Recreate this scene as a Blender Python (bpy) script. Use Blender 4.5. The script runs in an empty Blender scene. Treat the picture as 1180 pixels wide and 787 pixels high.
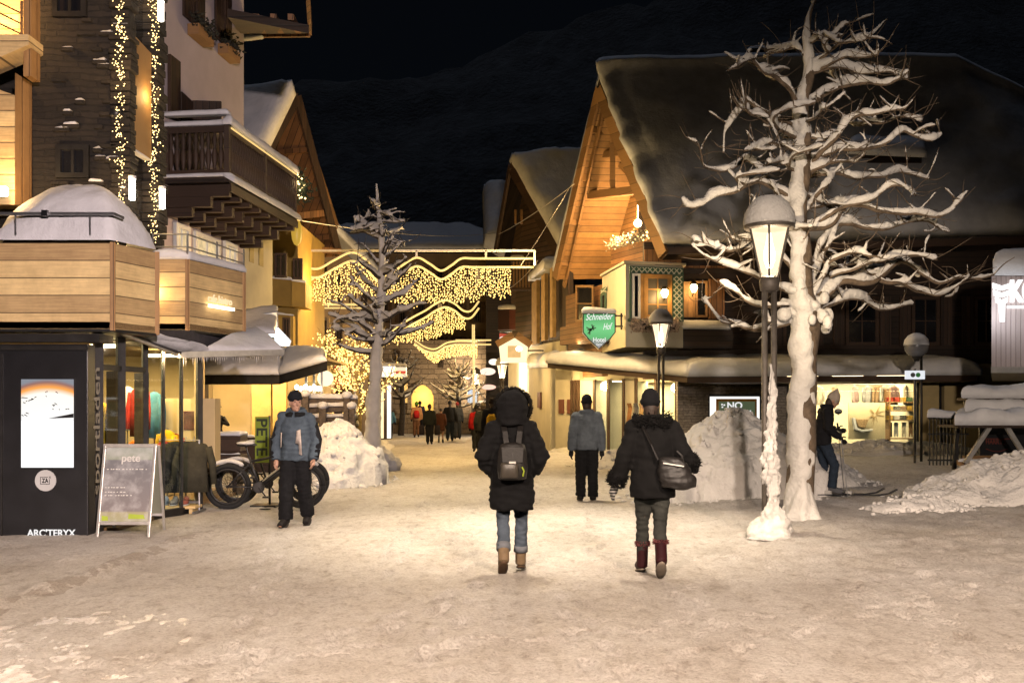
import bpy, bmesh, math, random
from mathutils import Vector, Matrix, noise
random.seed(7)
V = Vector
F, CX, HY, EYE = 1147.0, 590.0, 470.0, 1.55
PI = math.pi
sc = bpy.context.scene
col = sc.collection

def P(px, py, d):
    """world point seen at photo pixel (px, py) at distance d down the street"""
    return V(((px - CX) / F * d, d, EYE + (HY - py) / F * d))
def X(px, d): return (px - CX) / F * d
def Z(py, d): return EYE + (HY - py) / F * d
def nz(p, s=1.0, o=0.0): return noise.noise(V((p[0] * s + o, p[1] * s + 3.1 * o, p[2] * s - o)))
def lerp(a, b, t): return a + (b - a) * t
def spline(pts, n):
    out = []
    for i in range(len(pts) - 1):
        p0 = pts[max(i - 1, 0)]; p1 = pts[i]; p2 = pts[i + 1]; p3 = pts[min(i + 2, len(pts) - 1)]
        for k in range(n):
            t = k / n
            out.append(0.5 * ((2 * p1) + (p2 - p0) * t + (2 * p0 - 5 * p1 + 4 * p2 - p3) * t * t + (3 * p1 - p0 - 3 * p2 + p3) * t ** 3))
    out.append(pts[-1].copy())
    return out

W = {}
class MB:
    def __init__(s):
        s.v = []; s.f = []; s.m = []; s.cur = 0
    def add(s, vs, fs):
        o = len(s.v)
        s.v += [tuple(v) for v in vs]
        s.f += [tuple(i + o for i in f) for f in fs]
        s.m += [s.cur] * len(fs)
        return s
    def hexa(s, b, t):
        return s.add(list(b) + list(t), [(3, 2, 1, 0), (4, 5, 6, 7), (0, 1, 5, 4), (1, 2, 6, 5), (2, 3, 7, 6), (3, 0, 4, 7)])
    def box(s, c, size, rz=0.0, M=None):
        hx, hy, hz = [q / 2 for q in size]
        R = M if M is not None else Matrix.Rotation(rz, 3, 'Z')
        c = V(c)
        pts = [c + R @ V((x * hx, y * hy, z * hz)) for z in (-1, 1) for x, y in ((-1, -1), (1, -1), (1, 1), (-1, 1))]
        return s.hexa(pts[:4], pts[4:])
    def bar(s, a, b, w, h, up=V((0, 0, 1))):
        a, b = V(a), V(b); d = (b - a).normalized()
        x = d.cross(up)
        if x.length < 1e-4: x = d.cross(V((1, 0, 0)))
        x.normalize(); u = x.cross(d)
        q = [x * -w / 2 + u * -h / 2, x * w / 2 + u * -h / 2, x * w / 2 + u * h / 2, x * -w / 2 + u * h / 2]
        return s.hexa([a + k for k in q], [b + k for k in q])
    def prism(s, poly, vec):
        n = len(poly); vec = V(vec)
        vs = [V(p) for p in poly] + [V(p) + vec for p in poly]
        fs = [tuple(range(n - 1, -1, -1)), tuple(range(n, 2 * n))] + [(i, (i + 1) % n, n + (i + 1) % n, n + i) for i in range(n)]
        return s.add(vs, fs)
    def quad(s, a, b, c, d): return s.add([a, b, c, d], [(0, 1, 2, 3)])
    def tube(s, pts, r, n=8, sq=1.0):
        pts = [V(p) for p in pts]; N = len(pts)
        if not hasattr(r, '__len__'): r = [r] * N
        t0 = (pts[1] - pts[0]).normalized()
        up = V((0, 0, 1)) if abs(t0.z) < .9 else V((0, 1, 0))
        vs = []; fs = []
        for i, p in enumerate(pts):
            t = (pts[min(i + 1, N - 1)] - pts[max(i - 1, 0)]).normalized()
            x = t.cross(up)
            if x.length < 1e-5: x = V((1, 0, 0))
            x.normalize(); u = x.cross(t).normalized(); up = u
            for k in range(n):
                a = 2 * PI * k / n
                vs.append(p + (x * math.cos(a) + u * math.sin(a) * sq) * r[i])
        for i in range(N - 1):
            for k in range(n):
                k2 = (k + 1) % n
                fs.append((i * n + k, i * n + k2, (i + 1) * n + k2, (i + 1) * n + k))
        fs.append(tuple(range(n - 1, -1, -1))); fs.append(tuple(range((N - 1) * n, N * n)))
        return s.add(vs, fs)
    def lathe(s, prof, n=16, c=(0, 0, 0), jit=0.0, seed=0.0):
        c = V(c); vs = []; fs = []
        for r, z in prof:
            for k in range(n):
                a = 2 * PI * k / n
                q = 1 + jit * nz((math.cos(a) * 1.3, math.sin(a) * 1.3, z * 3), 1.5, seed)
                vs.append(c + V((math.cos(a) * r * q, math.sin(a) * r * q, z)))
        N = len(prof)
        for i in range(N - 1):
            for k in range(n):
                k2 = (k + 1) % n
                fs.append((i * n + k, i * n + k2, (i + 1) * n + k2, (i + 1) * n + k))
        fs.append(tuple(range(n - 1, -1, -1))); fs.append(tuple(range((N - 1) * n, N * n)))
        return s.add(vs, fs)
    def ell(s, c, r, n=10, M=None):
        c = V(c); vs = []; fs = []; m = max(4, n // 2 + 1)
        for i in range(m + 1):
            th = PI * i / m
            for k in range(n):
                a = 2 * PI * k / n
                q = V((math.sin(th) * math.cos(a) * r[0], math.sin(th) * math.sin(a) * r[1], -math.cos(th) * r[2]))
                vs.append(c + (M @ q if M is not None else q))
        for i in range(m):
            for k in range(n):
                k2 = (k + 1) % n
                fs.append((i * n + k, i * n + k2, (i + 1) * n + k2, (i + 1) * n + k))
        return s.add(vs, fs)
    def octa(s, c, r):
        c = V(c)
        return s.add([c + V(q) * r for q in ((1, 0, 0), (-1, 0, 0), (0, 1, 0), (0, -1, 0), (0, 0, 1), (0, 0, -1))],
                     [(0, 2, 4), (2, 1, 4), (1, 3, 4), (3, 0, 4), (2, 0, 5), (1, 2, 5), (3, 1, 5), (0, 3, 5)])
    def loft(s, rings, n=16):
        vs = []; fs = []
        for c, rx, ry in rings:
            for k in range(n):
                a = 2 * PI * k / n
                vs.append(V(c) + V((math.cos(a) * rx, math.sin(a) * ry, 0)))
        N = len(rings)
        for i in range(N - 1):
            for k in range(n):
                k2 = (k + 1) % n
                fs.append((i * n + k, i * n + k2, (i + 1) * n + k2, (i + 1) * n + k))
        fs.append(tuple(range(n - 1, -1, -1))); fs.append(tuple(range((N - 1) * n, N * n)))
        return s.add(vs, fs)
    def patch(s, A, B, C, D, h, nu=24, nv=10, edge=.3, lip=.45, amp=.06, fr=1.2, seed=0., up=None, over=0.0, flat=None):
        """a closed blanket of snow lying on the quad ABCD: rounded rim, uneven top"""
        A, B, C, D = V(A), V(B), V(C), V(D)
        if up is None:
            up = (B - A).cross(D - A).normalized()
            if up.z < 0: up = -up
            up = (up + V((0, 0, 1))).normalized()
        Lu = ((B - A).length + (C - D).length) / 2; Lv = ((D - A).length + (C - B).length) / 2
        cen = (A + B + C + D) / 4
        top = []; bot = []
        def ts(n):
            o = [0.0]
            for i in range(n + 1):
                t = i / n; o.append(0.5 - 0.5 * math.cos(PI * t) if n < 12 else lerp(t, 0.5 - 0.5 * math.cos(PI * t), .5))
            return o[1:]
        for v in ts(nv):
            for u in ts(nu):
                p = lerp(lerp(A, B, u), lerp(D, C, u), v)
                d = min(u * Lu, (1 - u) * Lu, v * Lv, (1 - v) * Lv)
                t = min(d / edge, 1)
                prof = lip + (1 - lip) * math.sqrt(max(0, 1 - (1 - t) ** 2))
                hh = h * prof * (1 + amp / max(h, .01) * nz(p, fr, seed) + .4 * amp / max(h, .01) * nz(p, fr * 3.1, seed + 5))
                q = p + up * hh
                if over:
                    o = (p - cen); o.z = 0
                    if o.length > 0: q += o.normalized() * over * (1 - t) * (0.7 + .9 * nz(p, 1.9, seed + 9))
                q += V((nz(p, 2.3, seed + 1), nz(p, 2.3, seed + 2), 0)) * amp * .4
                top.append(q); bot.append(p)
        U = nu + 1; n = len(top); fs = []
        for j in range(nv):
            for i in range(nu):
                a = j * U + i
                fs.append((a, a + 1, a + U + 1, a + U)); fs.append((n + a, n + a + U, n + a + U + 1, n + a + 1))
        rim = [i for i in range(U)] + [j * U + nu for j in range(1, nv + 1)] + [nv * U + i for i in range(nu - 1, -1, -1)] + [j * U for j in range(nv - 1, 0, -1)]
        for k in range(len(rim)):
            a = rim[k]; b = rim[(k + 1) % len(rim)]
            fs.append((a, n + a, n + b, b))
        return s.add(top + bot, fs)
    def spike(s, p, d, L, r):
        p, d = V(p), V(d).normalized()
        x = d.orthogonal().normalized(); y = d.cross(x)
        return s.add([p + x * r, p - x * .5 * r + y * .87 * r, p - x * .5 * r - y * .87 * r, p + d * L], [(0, 1, 3), (1, 2, 3), (2, 0, 3), (0, 2, 1)])
    def build(s, name, mats, parent=None, smooth=False, bevel=0.0, props=None, fix=True):
        if not isinstance(mats, (list, tuple)): mats = [mats]
        me = bpy.data.meshes.new(name)
        if parent is not None:
            Mw = W[parent]
        else:
            xs = [v[0] for v in s.v]; ys = [v[1] for v in s.v]; zs = [v[2] for v in s.v]
            Mw = Matrix.Translation(((min(xs) + max(xs)) / 2, (min(ys) + max(ys)) / 2, min(zs)))
        inv = Mw.inverted()
        me.from_pydata([inv @ V(v) for v in s.v], [], s.f)
        for m in mats: me.materials.append(m)
        me.polygons.foreach_set('material_index', s.m)
        if smooth: me.polygons.foreach_set('use_smooth', [True] * len(me.polygons))
        if fix:
            bm = bmesh.new(); bm.from_mesh(me); bmesh.ops.recalc_face_normals(bm, faces=bm.faces); bm.to_mesh(me); bm.free()
        me.update()
        o = bpy.data.objects.new(name, me); col.objects.link(o)
        if parent is not None: o.parent = parent
        else: o.matrix_world = Mw
        W[o] = Mw
        if bevel:
            b = o.modifiers.new('edge', 'BEVEL'); b.width = bevel; b.segments = 2; b.limit_method = 'ANGLE'
        if props:
            for k, q in props.items(): o[k] = q
        return o

def tag(o, label=None, cat=None, group=None, kind=None):
    if label: o['label'] = label
    if cat: o['category'] = cat
    if group: o['group'] = group
    if kind: o['kind'] = kind
    return o
def thing(name, label, cat, loc=(0, 0, 0), rz=0.0, group=None):
    o = bpy.data.objects.new(name, None); col.objects.link(o)
    o.empty_display_size = .2
    o.location = loc; o.rotation_euler = (0, 0, rz)
    W[o] = Matrix.Translation(V(loc)) @ Matrix.Rotation(rz, 4, 'Z')
    return tag(o, label, cat, group)
def copy_tree(o, parent=None):
    c = o.copy(); col.objects.link(c); c.parent = parent
    for ch in list(o.children): copy_tree(ch, c)
    return c
def fuse(o, voxel, smooth=2, fold=0.0, ff=6.0, fac=.5):
    """melt the pieces of one mesh into one continuous surface"""
    m = o.modifiers.new('r', 'REMESH'); m.mode = 'VOXEL'; m.voxel_size = voxel; m.use_smooth_shade = True
    if smooth:
        k = o.modifiers.new('s', 'SMOOTH'); k.iterations = smooth; k.factor = fac
    dg = bpy.context.evaluated_depsgraph_get()
    me = bpy.data.meshes.new_from_object(o.evaluated_get(dg))
    o.modifiers.clear()
    mats = [q for q in o.data.materials]
    o.data = me
    if not me.materials:
        for q in mats: me.materials.append(q)
    if fold:
        nrm = [v.normal.copy() for v in me.vertices]
        for v, n in zip(me.vertices, nrm):
            c = v.co
            v.co = c + n * fold * (nz((c.x, c.y, c.z * .8), ff, 2.) + .9 * (.35 - abs(nz((c.x * .7 + c.z * .5, c.y * .7, c.z * 1.9), ff * 1.1, 4.)) * 2) + .4 * nz(c, ff * 2.6, 7.))
    me.polygons.foreach_set('use_smooth', [True] * len(me.polygons))
    return o
def text_mesh(name, s, mat, parent, origin, xdir, ydir, size, depth=.008, bold=0.0, shear=0.0, align='LEFT', width=None, squeeze=None):
    cu = bpy.data.curves.new(name, 'FONT'); cu.body = s; cu.size = 1.0; cu.offset = bold; cu.shear = shear; cu.align_x = align; cu.extrude = .001
    t = bpy.data.objects.new(name + '_tmp', cu); col.objects.link(t)
    dg = bpy.context.evaluated_depsgraph_get()
    me = bpy.data.meshes.new_from_object(t.evaluated_get(dg))
    bpy.data.objects.remove(t); bpy.data.curves.remove(cu)
    xd = V(xdir).normalized(); yd = V(ydir).normalized(); zd = xd.cross(yd)
    sx = size
    if width:
        xs = [v.co.x for v in me.vertices]; sx = width / (max(xs) - min(xs))
        x0 = min(xs)
        for v in me.vertices: v.co.x -= x0
    inv = W[parent].inverted()
    for v in me.vertices:
        c = v.co
        v.co = inv @ (V(origin) + xd * c.x * sx + yd * c.y * size + zd * (depth if c.z > 0 else 0))
    me.materials.clear(); me.materials.append(mat)
    o = bpy.data.objects.new(name, me); col.objects.link(o); o.parent = parent; W[o] = W[parent]
    return o

# ---------------------------------------------------------------- materials
def _nt(name):
    m = bpy.data.materials.new(name); m.use_nodes = True
    nt = m.node_tree; nt.nodes.clear()
    o = nt.nodes.new('ShaderNodeOutputMaterial'); b = nt.nodes.new('ShaderNodeBsdfPrincipled')
    nt.links.new(b.outputs[0], o.inputs[0])
    return m, nt, b, o
def N(nt, t, **k):
    n = nt.nodes.new(t)
    for a, q in k.items():
        if a in n.inputs: n.inputs[a].default_value = q
        else: setattr(n, a, q)
    return n
def math_(nt, op, a, b=None):
    n = nt.nodes.new('ShaderNodeMath'); n.operation = op
    for i, q in enumerate((a, b)):
        if q is None: continue
        if isinstance(q, (int, float)): n.inputs[i].default_value = q
        else: nt.links.new(q, n.inputs[i])
    return n.outputs[0]
def ramp(nt, fac, stops):
    r = nt.nodes.new('ShaderNodeValToRGB'); e = r.color_ramp.elements
    while len(e) < len(stops): e.new(.5)
    for i, (p, c) in enumerate(stops):
        e[i].position = p; e[i].color = (*c, 1) if len(c) == 3 else c
    nt.links.new(fac, r.inputs[0]); return r.outputs[0]
def mixc(nt, f, a, b, mode='MIX'):
    n = nt.nodes.new('ShaderNodeMix'); n.data_type = 'RGBA'; n.blend_type = mode
    for i, q in ((0, f), (6, a), (7, b)):
        if isinstance(q, (int, float)): n.inputs[i].default_value = q
        elif isinstance(q, (tuple, list)): n.inputs[i].default_value = (*q, 1)
        else: nt.links.new(q, n.inputs[i])
    return n.outputs[2]
def bump(nt, b, h, strength, dist=.02, prev=None):
    n = nt.nodes.new('ShaderNodeBump'); n.inputs['Strength'].default_value = strength; n.inputs['Distance'].default_value = dist
    nt.links.new(h, n.inputs['Height'])
    if prev is not None: nt.links.new(prev, n.inputs['Normal'])
    nt.links.new(n.outputs[0], b.inputs['Normal']); return n.outputs[0]
def tex(nt, scale, detail=4, rough=.6, vec=None, t='ShaderNodeTexNoise'):
    n = nt.nodes.new(t); n.inputs['Scale'].default_value = scale
    if 'Detail' in n.inputs: n.inputs['Detail'].default_value = detail
    if 'Roughness' in n.inputs: n.inputs['Roughness'].default_value = rough
    if vec is None:
        tc = nt.nodes.new('ShaderNodeTexCoord'); vec = tc.outputs['Object']
    nt.links.new(vec, n.inputs['Vector']); return n.outputs[0]
def mat(name, c, rough=.75, var=.3, scale=5, bmp=.25, bscale=45, metal=0.0, spec=.5, sheen=0.0, dist=.01):
    m, nt, b, o = _nt(name)
    n = tex(nt, scale, 5)
    lo = tuple(max(0, q * (1 - var)) for q in c); hi = tuple(min(1, q * (1 + var)) for q in c)
    nt.links.new(ramp(nt, n, [(.3, lo), (.7, hi)]), b.inputs['Base Color'])
    b.inputs['Roughness'].default_value = rough; b.inputs['Metallic'].default_value = metal
    b.inputs['Specular IOR Level'].default_value = spec
    if sheen: b.inputs['Sheen Weight'].default_value = sheen
    if bmp: bump(nt, b, tex(nt, bscale, 6), bmp, dist)
    return m
def glow(name, c, s, sample='AUTO', var=0.0, scale=3.0):
    m, nt, b, o = _nt(name)
    b.inputs['Base Color'].default_value = (*[min(q, .8) * .15 for q in c], 1)
    b.inputs['Roughness'].default_value = .4
    b.inputs['Emission Color'].default_value = (*c, 1); b.inputs['Emission Strength'].default_value = s
    if var:
        n = tex(nt, scale, 3)
        nt.links.new(ramp(nt, n, [(.3, tuple(q * (1 - var) for q in c)), (.7, c)]), b.inputs['Emission Color'])
    m.cycles.emission_sampling = sample if name.startswith('lamp_glass') or name == 'globe_glass' else 'NONE'
    return m
def snow_mat(name, c=(.80, .79, .80), b1=.5, s1=9, var=.06, rough=.65):
    m, nt, b, o = _nt(name)
    n = tex(nt, 2.2, 5)
    nt.links.new(ramp(nt, n, [(.3, tuple(q * (1 - var * 2) for q in c)), (.65, c)]), b.inputs['Base Color'])
    b.inputs['Roughness'].default_value = rough
    p = bump(nt, b, tex(nt, s1, 6, .65), b1, .05)
    bump(nt, b, tex(nt, 120, 3, .6), .35, .006, p)
    return m
def planks(name, c, w=.16, axis='z', gap=.04, var=.35, grain=1.0, rough=.65, knots=True):
    """boards: one tone per board, stretched grain, dark joints; axis z = horizontal boards, h = upright boards"""
    m, nt, b, o = _nt(name)
    tc = nt.nodes.new('ShaderNodeTexCoord'); sp = nt.nodes.new('ShaderNodeSeparateXYZ'); nt.links.new(tc.outputs['Object'], sp.inputs[0])
    xy = math_(nt, 'ADD', sp.outputs[0], math_(nt, 'MULTIPLY', sp.outputs[1], .83))
    across, along = (sp.outputs[2], xy) if axis == 'z' else (xy, sp.outputs[2])
    k = math_(nt, 'DIVIDE', across, w); idx = math_(nt, 'FLOOR', k); fr = math_(nt, 'FRACT', k)
    wn = nt.nodes.new('ShaderNodeTexWhiteNoise'); wn.noise_dimensions = '1D'; nt.links.new(idx, wn.inputs['W'])
    cmb = nt.nodes.new('ShaderNodeCombineXYZ')
    nt.links.new(math_(nt, 'MULTIPLY', along, 1.2), cmb.inputs[0]); nt.links.new(math_(nt, 'MULTIPLY', across, 22), cmb.inputs[1])
    nt.links.new(math_(nt, 'MULTIPLY', wn.outputs[0], 37), cmb.inputs[2])
    g = tex(nt, 2.0 * grain, 7, .65, cmb.outputs[0])
    f = math_(nt, 'ADD', math_(nt, 'MULTIPLY', wn.outputs[0], .45), math_(nt, 'MULTIPLY', g, .6))
    lo = tuple(q * (1 - var) for q in c); hi = tuple(min(1, q * (1 + var)) for q in c)
    colr = ramp(nt, f, [(.25, lo), (.8, hi)])
    if knots:
        cm2 = nt.nodes.new('ShaderNodeCombineXYZ'); nt.links.new(math_(nt, 'MULTIPLY', along, 2.2), cm2.inputs[0]); nt.links.new(math_(nt, 'MULTIPLY', across, 7), cm2.inputs[1])
        vo = tex(nt, 1.0, vec=cm2.outputs[0], t='ShaderNodeTexVoronoi')
        colr = mixc(nt, ramp(nt, vo, [(.05, (1, 1, 1)), (.13, (0, 0, 0))]), colr, tuple(q * .25 for q in c))
        colr = mixc(nt, .45, colr, ramp(nt, tex(nt, 2.3, 6, .7), [(.3, (.5, .44, .38)), (.62, (1.15, 1.15, 1.15))]), 'MULTIPLY')
    e = math_(nt, 'MINIMUM', fr, math_(nt, 'SUBTRACT', 1.0, fr))
    jt = math_(nt, 'LESS_THAN', e, gap)
    nt.links.new(mixc(nt, jt, colr, tuple(q * .18 for q in c)), b.inputs['Base Color'])
    b.inputs['Roughness'].default_value = rough
    p = bump(nt, b, math_(nt, 'MINIMUM', e, .12), .6, .06)
    bump(nt, b, g, .25, .01, p)
    return m
def stones(name, c, w=.5, h=.11, mortar=.02, var=.6, rough=.85, b1=.9):
    m, nt, b, o = _nt(name)
    tc = nt.nodes.new('ShaderNodeTexCoord'); sp = nt.nodes.new('ShaderNodeSeparateXYZ'); nt.links.new(tc.outputs['Object'], sp.inputs[0])
    nn = tex(nt, 2.5, 3)
    cmb = nt.nodes.new('ShaderNodeCombineXYZ')
    nt.links.new(math_(nt, 'ADD', math_(nt, 'ADD', sp.outputs[0], sp.outputs[1]), math_(nt, 'MULTIPLY', nn, .15)), cmb.inputs[0])
    nt.links.new(math_(nt, 'ADD', sp.outputs[2], math_(nt, 'MULTIPLY', nn, .10)), cmb.inputs[1])
    br = nt.nodes.new('ShaderNodeTexBrick'); nt.links.new(cmb.outputs[0], br.inputs['Vector'])
    br.inputs['Scale'].default_value = 1; br.inputs['Brick Width'].default_value = w; br.inputs['Row Height'].default_value = h
    br.inputs['Mortar Size'].default_value = mortar; br.inputs['Mortar Smooth'].default_value = .4; br.inputs['Bias'].default_value = -.1
    br.offset = .42; br.squash = 1.5; br.squash_frequency = 3
    br.inputs['Color1'].default_value = (*[q * (1 - var) for q in c], 1); br.inputs['Color2'].default_value = (*[min(1, q * (1 + var)) for q in c], 1)
    br.inputs['Mortar'].default_value = (*[q * .25 for q in c], 1)
    g = tex(nt, 14, 6)
    cc = mixc(nt, .5, br.outputs[0], ramp(nt, g, [(.3, tuple(q * .4 for q in c)), (.75, tuple(min(1, q * 1.6) for q in c))]))
    nt.links.new(cc, b.inputs['Base Color']); b.inputs['Roughness'].default_value = rough
    p = bump(nt, b, math_(nt, 'SUBTRACT', 1.0, br.outputs[1]), b1, .04)
    bump(nt, b, g, .5, .03, p)
    return m
def glass(name, tint=(.9, .95, .95), refl=.06):
    m, nt, b, o = _nt(name); nt.nodes.remove(b)
    t = N(nt, 'ShaderNodeBsdfTransparent'); t.inputs[0].default_value = (*tint, 1)
    g = N(nt, 'ShaderNodeBsdfGlossy'); g.inputs['Roughness'].default_value = .03
    lw = N(nt, 'ShaderNodeLayerWeight'); lw.inputs[0].default_value = .5
    fc = math_(nt, 'ADD', math_(nt, 'MULTIPLY', math_(nt, 'POWER', lw.outputs[1], 5.0), .5), refl)
    mx = N(nt, 'ShaderNodeMixShader'); nt.links.new(fc, mx.inputs[0]); nt.links.new(t.outputs[0], mx.inputs[1]); nt.links.new(g.outputs[0], mx.inputs[2])
    nt.links.new(mx.outputs[0], o.inputs[0]); return m

M = {}
M['snow'] = snow_mat('snow', (.80, .79, .80), .6, 5, .08)
M['snow_rough'] = snow_mat('snow_rough', (.80, .76, .72), .8, 16, .10)
M['snow_tree'] = snow_mat('snow_tree', (.74, .70, .64), .6, 22, .12)
M['black'] = mat('black_panel', (.012, .012, .014), .35, .3, 3, .04, 60)
M['dark_metal'] = mat('dark_metal', (.035, .033, .032), .45, .3, 6, .1, 60, .6)
M['steel'] = mat('steel', (.35, .35, .36), .35, .2, 8, .05, 60, .9)
M['lamp_metal'] = mat('lamp_metal', (.10, .085, .07), .55, .35, 8, .25, 50, .3)
M['alu'] = mat('aluminium', (.55, .53, .5), .4, .15, 8, .05, 60, .7)
M['white_paint'] = mat('white_paint', (.75, .74, .72), .5, .08, 4, .05)
M['plaster_pink'] = mat('plaster_pink', (.52, .44, .45), .9, .10, 1.2, .35, 60)
M['plaster_cream'] = mat('plaster_cream', (.56, .50, .36), .9, .10, 1.5, .3, 50)
M['plaster_yellow'] = mat('plaster_yellow', (.55, .42, .20), .9, .12, 1.5, .3, 50)
M['paint_yellow'] = mat('paint_yellow', (.30, .19, .035), .7, .15, 2, .15, 50)
M['plaster_brown'] = mat('plaster_brown', (.26, .18, .11), .9, .2, .8, .3, 30)
M['pine'] = planks('pine_boards', (.80, .52, .24), .21, 'z', .03, .42)
M['pine_up'] = planks('pine_boards_upright', (.40, .22, .08), .16, 'h', .03, .3)
M['timber'] = planks('brown_timber', (.20, .095, .035), .18, 'h', .05, .4)
M['timber_h'] = planks('brown_timber_level', (.22, .105, .04), .17, 'z', .05, .4)
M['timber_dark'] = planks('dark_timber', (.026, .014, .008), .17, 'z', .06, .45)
M['timber_dark_up'] = planks('dark_timber_upright', (.04, .021, .012), .14, 'h', .06, .45)
M['beam'] = planks('beam_wood', (.26, .14, .055), .6, 'z', .01, .4, 1.6, knots=False)
M['beam_dark'] = planks('beam_wood_dark', (.045, .024, .013), .6, 'z', .01, .4, 1.6, knots=False)
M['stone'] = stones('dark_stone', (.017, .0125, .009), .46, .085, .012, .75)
M['brick'] = stones('grey_brick', (.30, .26, .22), .26, .085, .012, .3, .9, .6)
M['bark'] = mat('bark', (.10, .075, .055), .9, .5, 9, .9, 22, dist=.03)
M['bark_dark'] = mat('bark_dark', (.045, .036, .03), .9, .5, 9, .9, 22, dist=.03)
M['glass'] = glass('window_glass')
M['dark_pane'] = mat('dark_pane', (.012, .012, .014), .12, .3, 2, .0)
M['bulb'] = glow('bulb_light', (1.0, .60, .17), 3.2, 'NONE')
M['bulb_white'] = glow('bulb_warm_white', (1.0, .68, .28), 4.5, 'NONE')
M['tube_light'] = glow('rope_light', (1.0, .66, .24), 1.05, 'NONE')
M['cable'] = mat('cable', (.02, .02, .02), .6, .2, 5, 0)
# ---------------------------------------------------------------- camera, sky, ground
cam = bpy.data.cameras.new('camera'); cam.sensor_width = 36; cam.lens = 35.0; cam.shift_y = 76.5 / 1180; cam.clip_end = 2000
co = bpy.data.objects.new('camera', cam); co.location = (0, 0, EYE); co.rotation_euler = (PI / 2, 0, 0); col.objects.link(co); sc.camera = co
wd = bpy.data.worlds.new('World'); sc.world = wd; wd.use_nodes = True
nt = wd.node_tree; bg = nt.nodes['Background']
sky = nt.nodes.new('ShaderNodeTexSky'); sky.sky_type = 'NISHITA'; sky.sun_disc = False
sky.sun_elevation = math.radians(63); sky.sun_rotation = math.radians(-16)
nt.links.new(sky.outputs[0], bg.inputs[0]); bg.inputs[1].default_value = 0.0005
sun = bpy.data.lights.new('moon', 'SUN'); sun.energy = .19; sun.angle = math.radians(6); sun.color = (.72, .80, 1.0)
so = bpy.data.objects.new('moon', sun); so.rotation_euler = (math.radians(-26), math.radians(-8), 0); col.objects.link(so)
vs = sc.view_settings; vs.view_transform = 'Standard'; vs.look = 'None'; vs.exposure = 0; vs.gamma = 1; vs.use_curve_mapping = False
sc.cycles.max_bounces = 6; sc.cycles.diffuse_bounces = 0; sc.cycles.glossy_bounces = 3; sc.cycles.transparent_max_bounces = 12; sc.cycles.transmission_bounces = 3
sc.cycles.sample_clamp_indirect = 3.0; sc.cycles.sample_clamp_direct = 0; sc.cycles.use_denoising = True
sc.cycles.caustics_reflective = False; sc.cycles.caustics_refractive = False; sc.cycles.use_light_tree = True

def sstep(a, b, x):
    t = min(1, max(0, (x - a) / (b - a))); return t * t * (3 - 2 * t)
FOOT = {}
rnd = random.Random(44)
def footline(x0, y0, x1, y1, sway=.25):
    L = math.hypot(x1 - x0, y1 - y0); n = int(L / .36); d = V((x1 - x0, y1 - y0, 0)) / L; s = V((-d.y, d.x, 0))
    for k in range(n):
        p = V((x0, y0, 0)) + d * (k * .36 + rnd.uniform(-.05, .05)) + s * ((-.09 if k % 2 else .09) + sway * math.sin(k * .17 + x0))
        FOOT.setdefault((int(p.x * 2 // 1), int(p.y * 2 // 1)), []).append((p.x, p.y, d.x, d.y, rnd.uniform(.022, .05)))
for a_ in ((.9, 4.6, .55, 9.2), (1.6, 4.6, 1.35, 9.2), (2.4, 5, 3.9, 10), (-.6, 4.7, -.1, 9.2), (-1.8, 5, -2.6, 12.8), (-3.0, 6.0, 2.2, 7.6), (.2, 5.2, 4.6, 8.8), (3.2, 6, 2.0, 11), (-.5, 9.5, -.4, 20), (1.2, 9.4, 1.0, 22), (-1.5, 9, -1.0, 18), (.3, 10, .4, 24), (4.2, 8.5, 6.5, 12), (2.2, 5, 5, 7.2), (-2.4, 5, -.4, 8.5)): footline(*a_)
def gz(x, y):
    if y < 1 or y > 120: return 0.0
    z = .010 * nz((x, y, 0), .9, 1.) + .010 * nz((x, y * .8, 0), 2.6, 4.)
    if y < 30:
        z += .008 * nz((x, y, 0), 6.5, 8.)
        v = noise.voronoi(V((x * 5.2 + .3 * nz((x, y, 0), 3, 1), y * 3.6, .3)))[0]; z += .024 * (v[1] - v[0]) * (.6 + nz((x, y, 0), .7, 5))
    if y < 13: z += .006 * nz((x, y, 0), 15, 2.)
    if y < 26:
        cx_, cy_ = int(x * 2 // 1), int(y * 2 // 1)
        for ix in (-1, 0, 1):
            for iy in (-1, 0, 1):
                for (fx, fy, ux, uy, dp) in FOOT.get((cx_ + ix, cy_ + iy), ()):
                    al = (x - fx) * ux + (y - fy) * uy; ac = -(x - fx) * uy + (y - fy) * ux; q = (al / .155) ** 2 + (ac / .062) ** 2
                    if q < 2.6: z += -dp * math.exp(-q * q * 1.2) + dp * .45 * math.exp(-((q - 1.5) / .45) ** 2)
    for (xa, sl, wv) in ((-1.1, .035, .2), (-.45, .035, .2), (1.9, .02, .3)):       # sledge and tyre ruts
        xr = xa + sl * y + wv * math.sin(y * .22 + xa); z -= .022 * math.exp(-((x - xr) / .055) ** 2)
    lx = -3.75 + .16 * nz((x * .3, y, 0), .9, 3) + .03 * (y - 10)                 # low kerb of pushed slush before the shop
    if y < 16:
        z += .015 * sstep(lx + .1, lx - .35, x) + .05 * math.exp(-((x - lx + .12) / .13) ** 2) * (.7 + 1.2 * nz((x, y, 0), 3, 2)) * (1 - sstep(11, 13, y))
    z += .09 * sstep(2.1, 3.6, x) * sstep(9.3, 11.6, y) * (1 + .7 * nz((x, y, 0), 1.1, 6)) * (1 - sstep(40, 60, y))
    if x > 2 and 8 < y < 18: z += .05 * max(0, nz((x, y, 0), 2.2, 11)) * sstep(2.0, 3.4, x) + .02 * nz((x, y, 0), 5, 3) * sstep(2.0, 3.4, x)
    z += .16 * sstep(4.8, 8.0, x) * sstep(15, 24, y) * (1 - sstep(40, 60, y))
    return z * (1 - sstep(60, 120, y))
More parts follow.
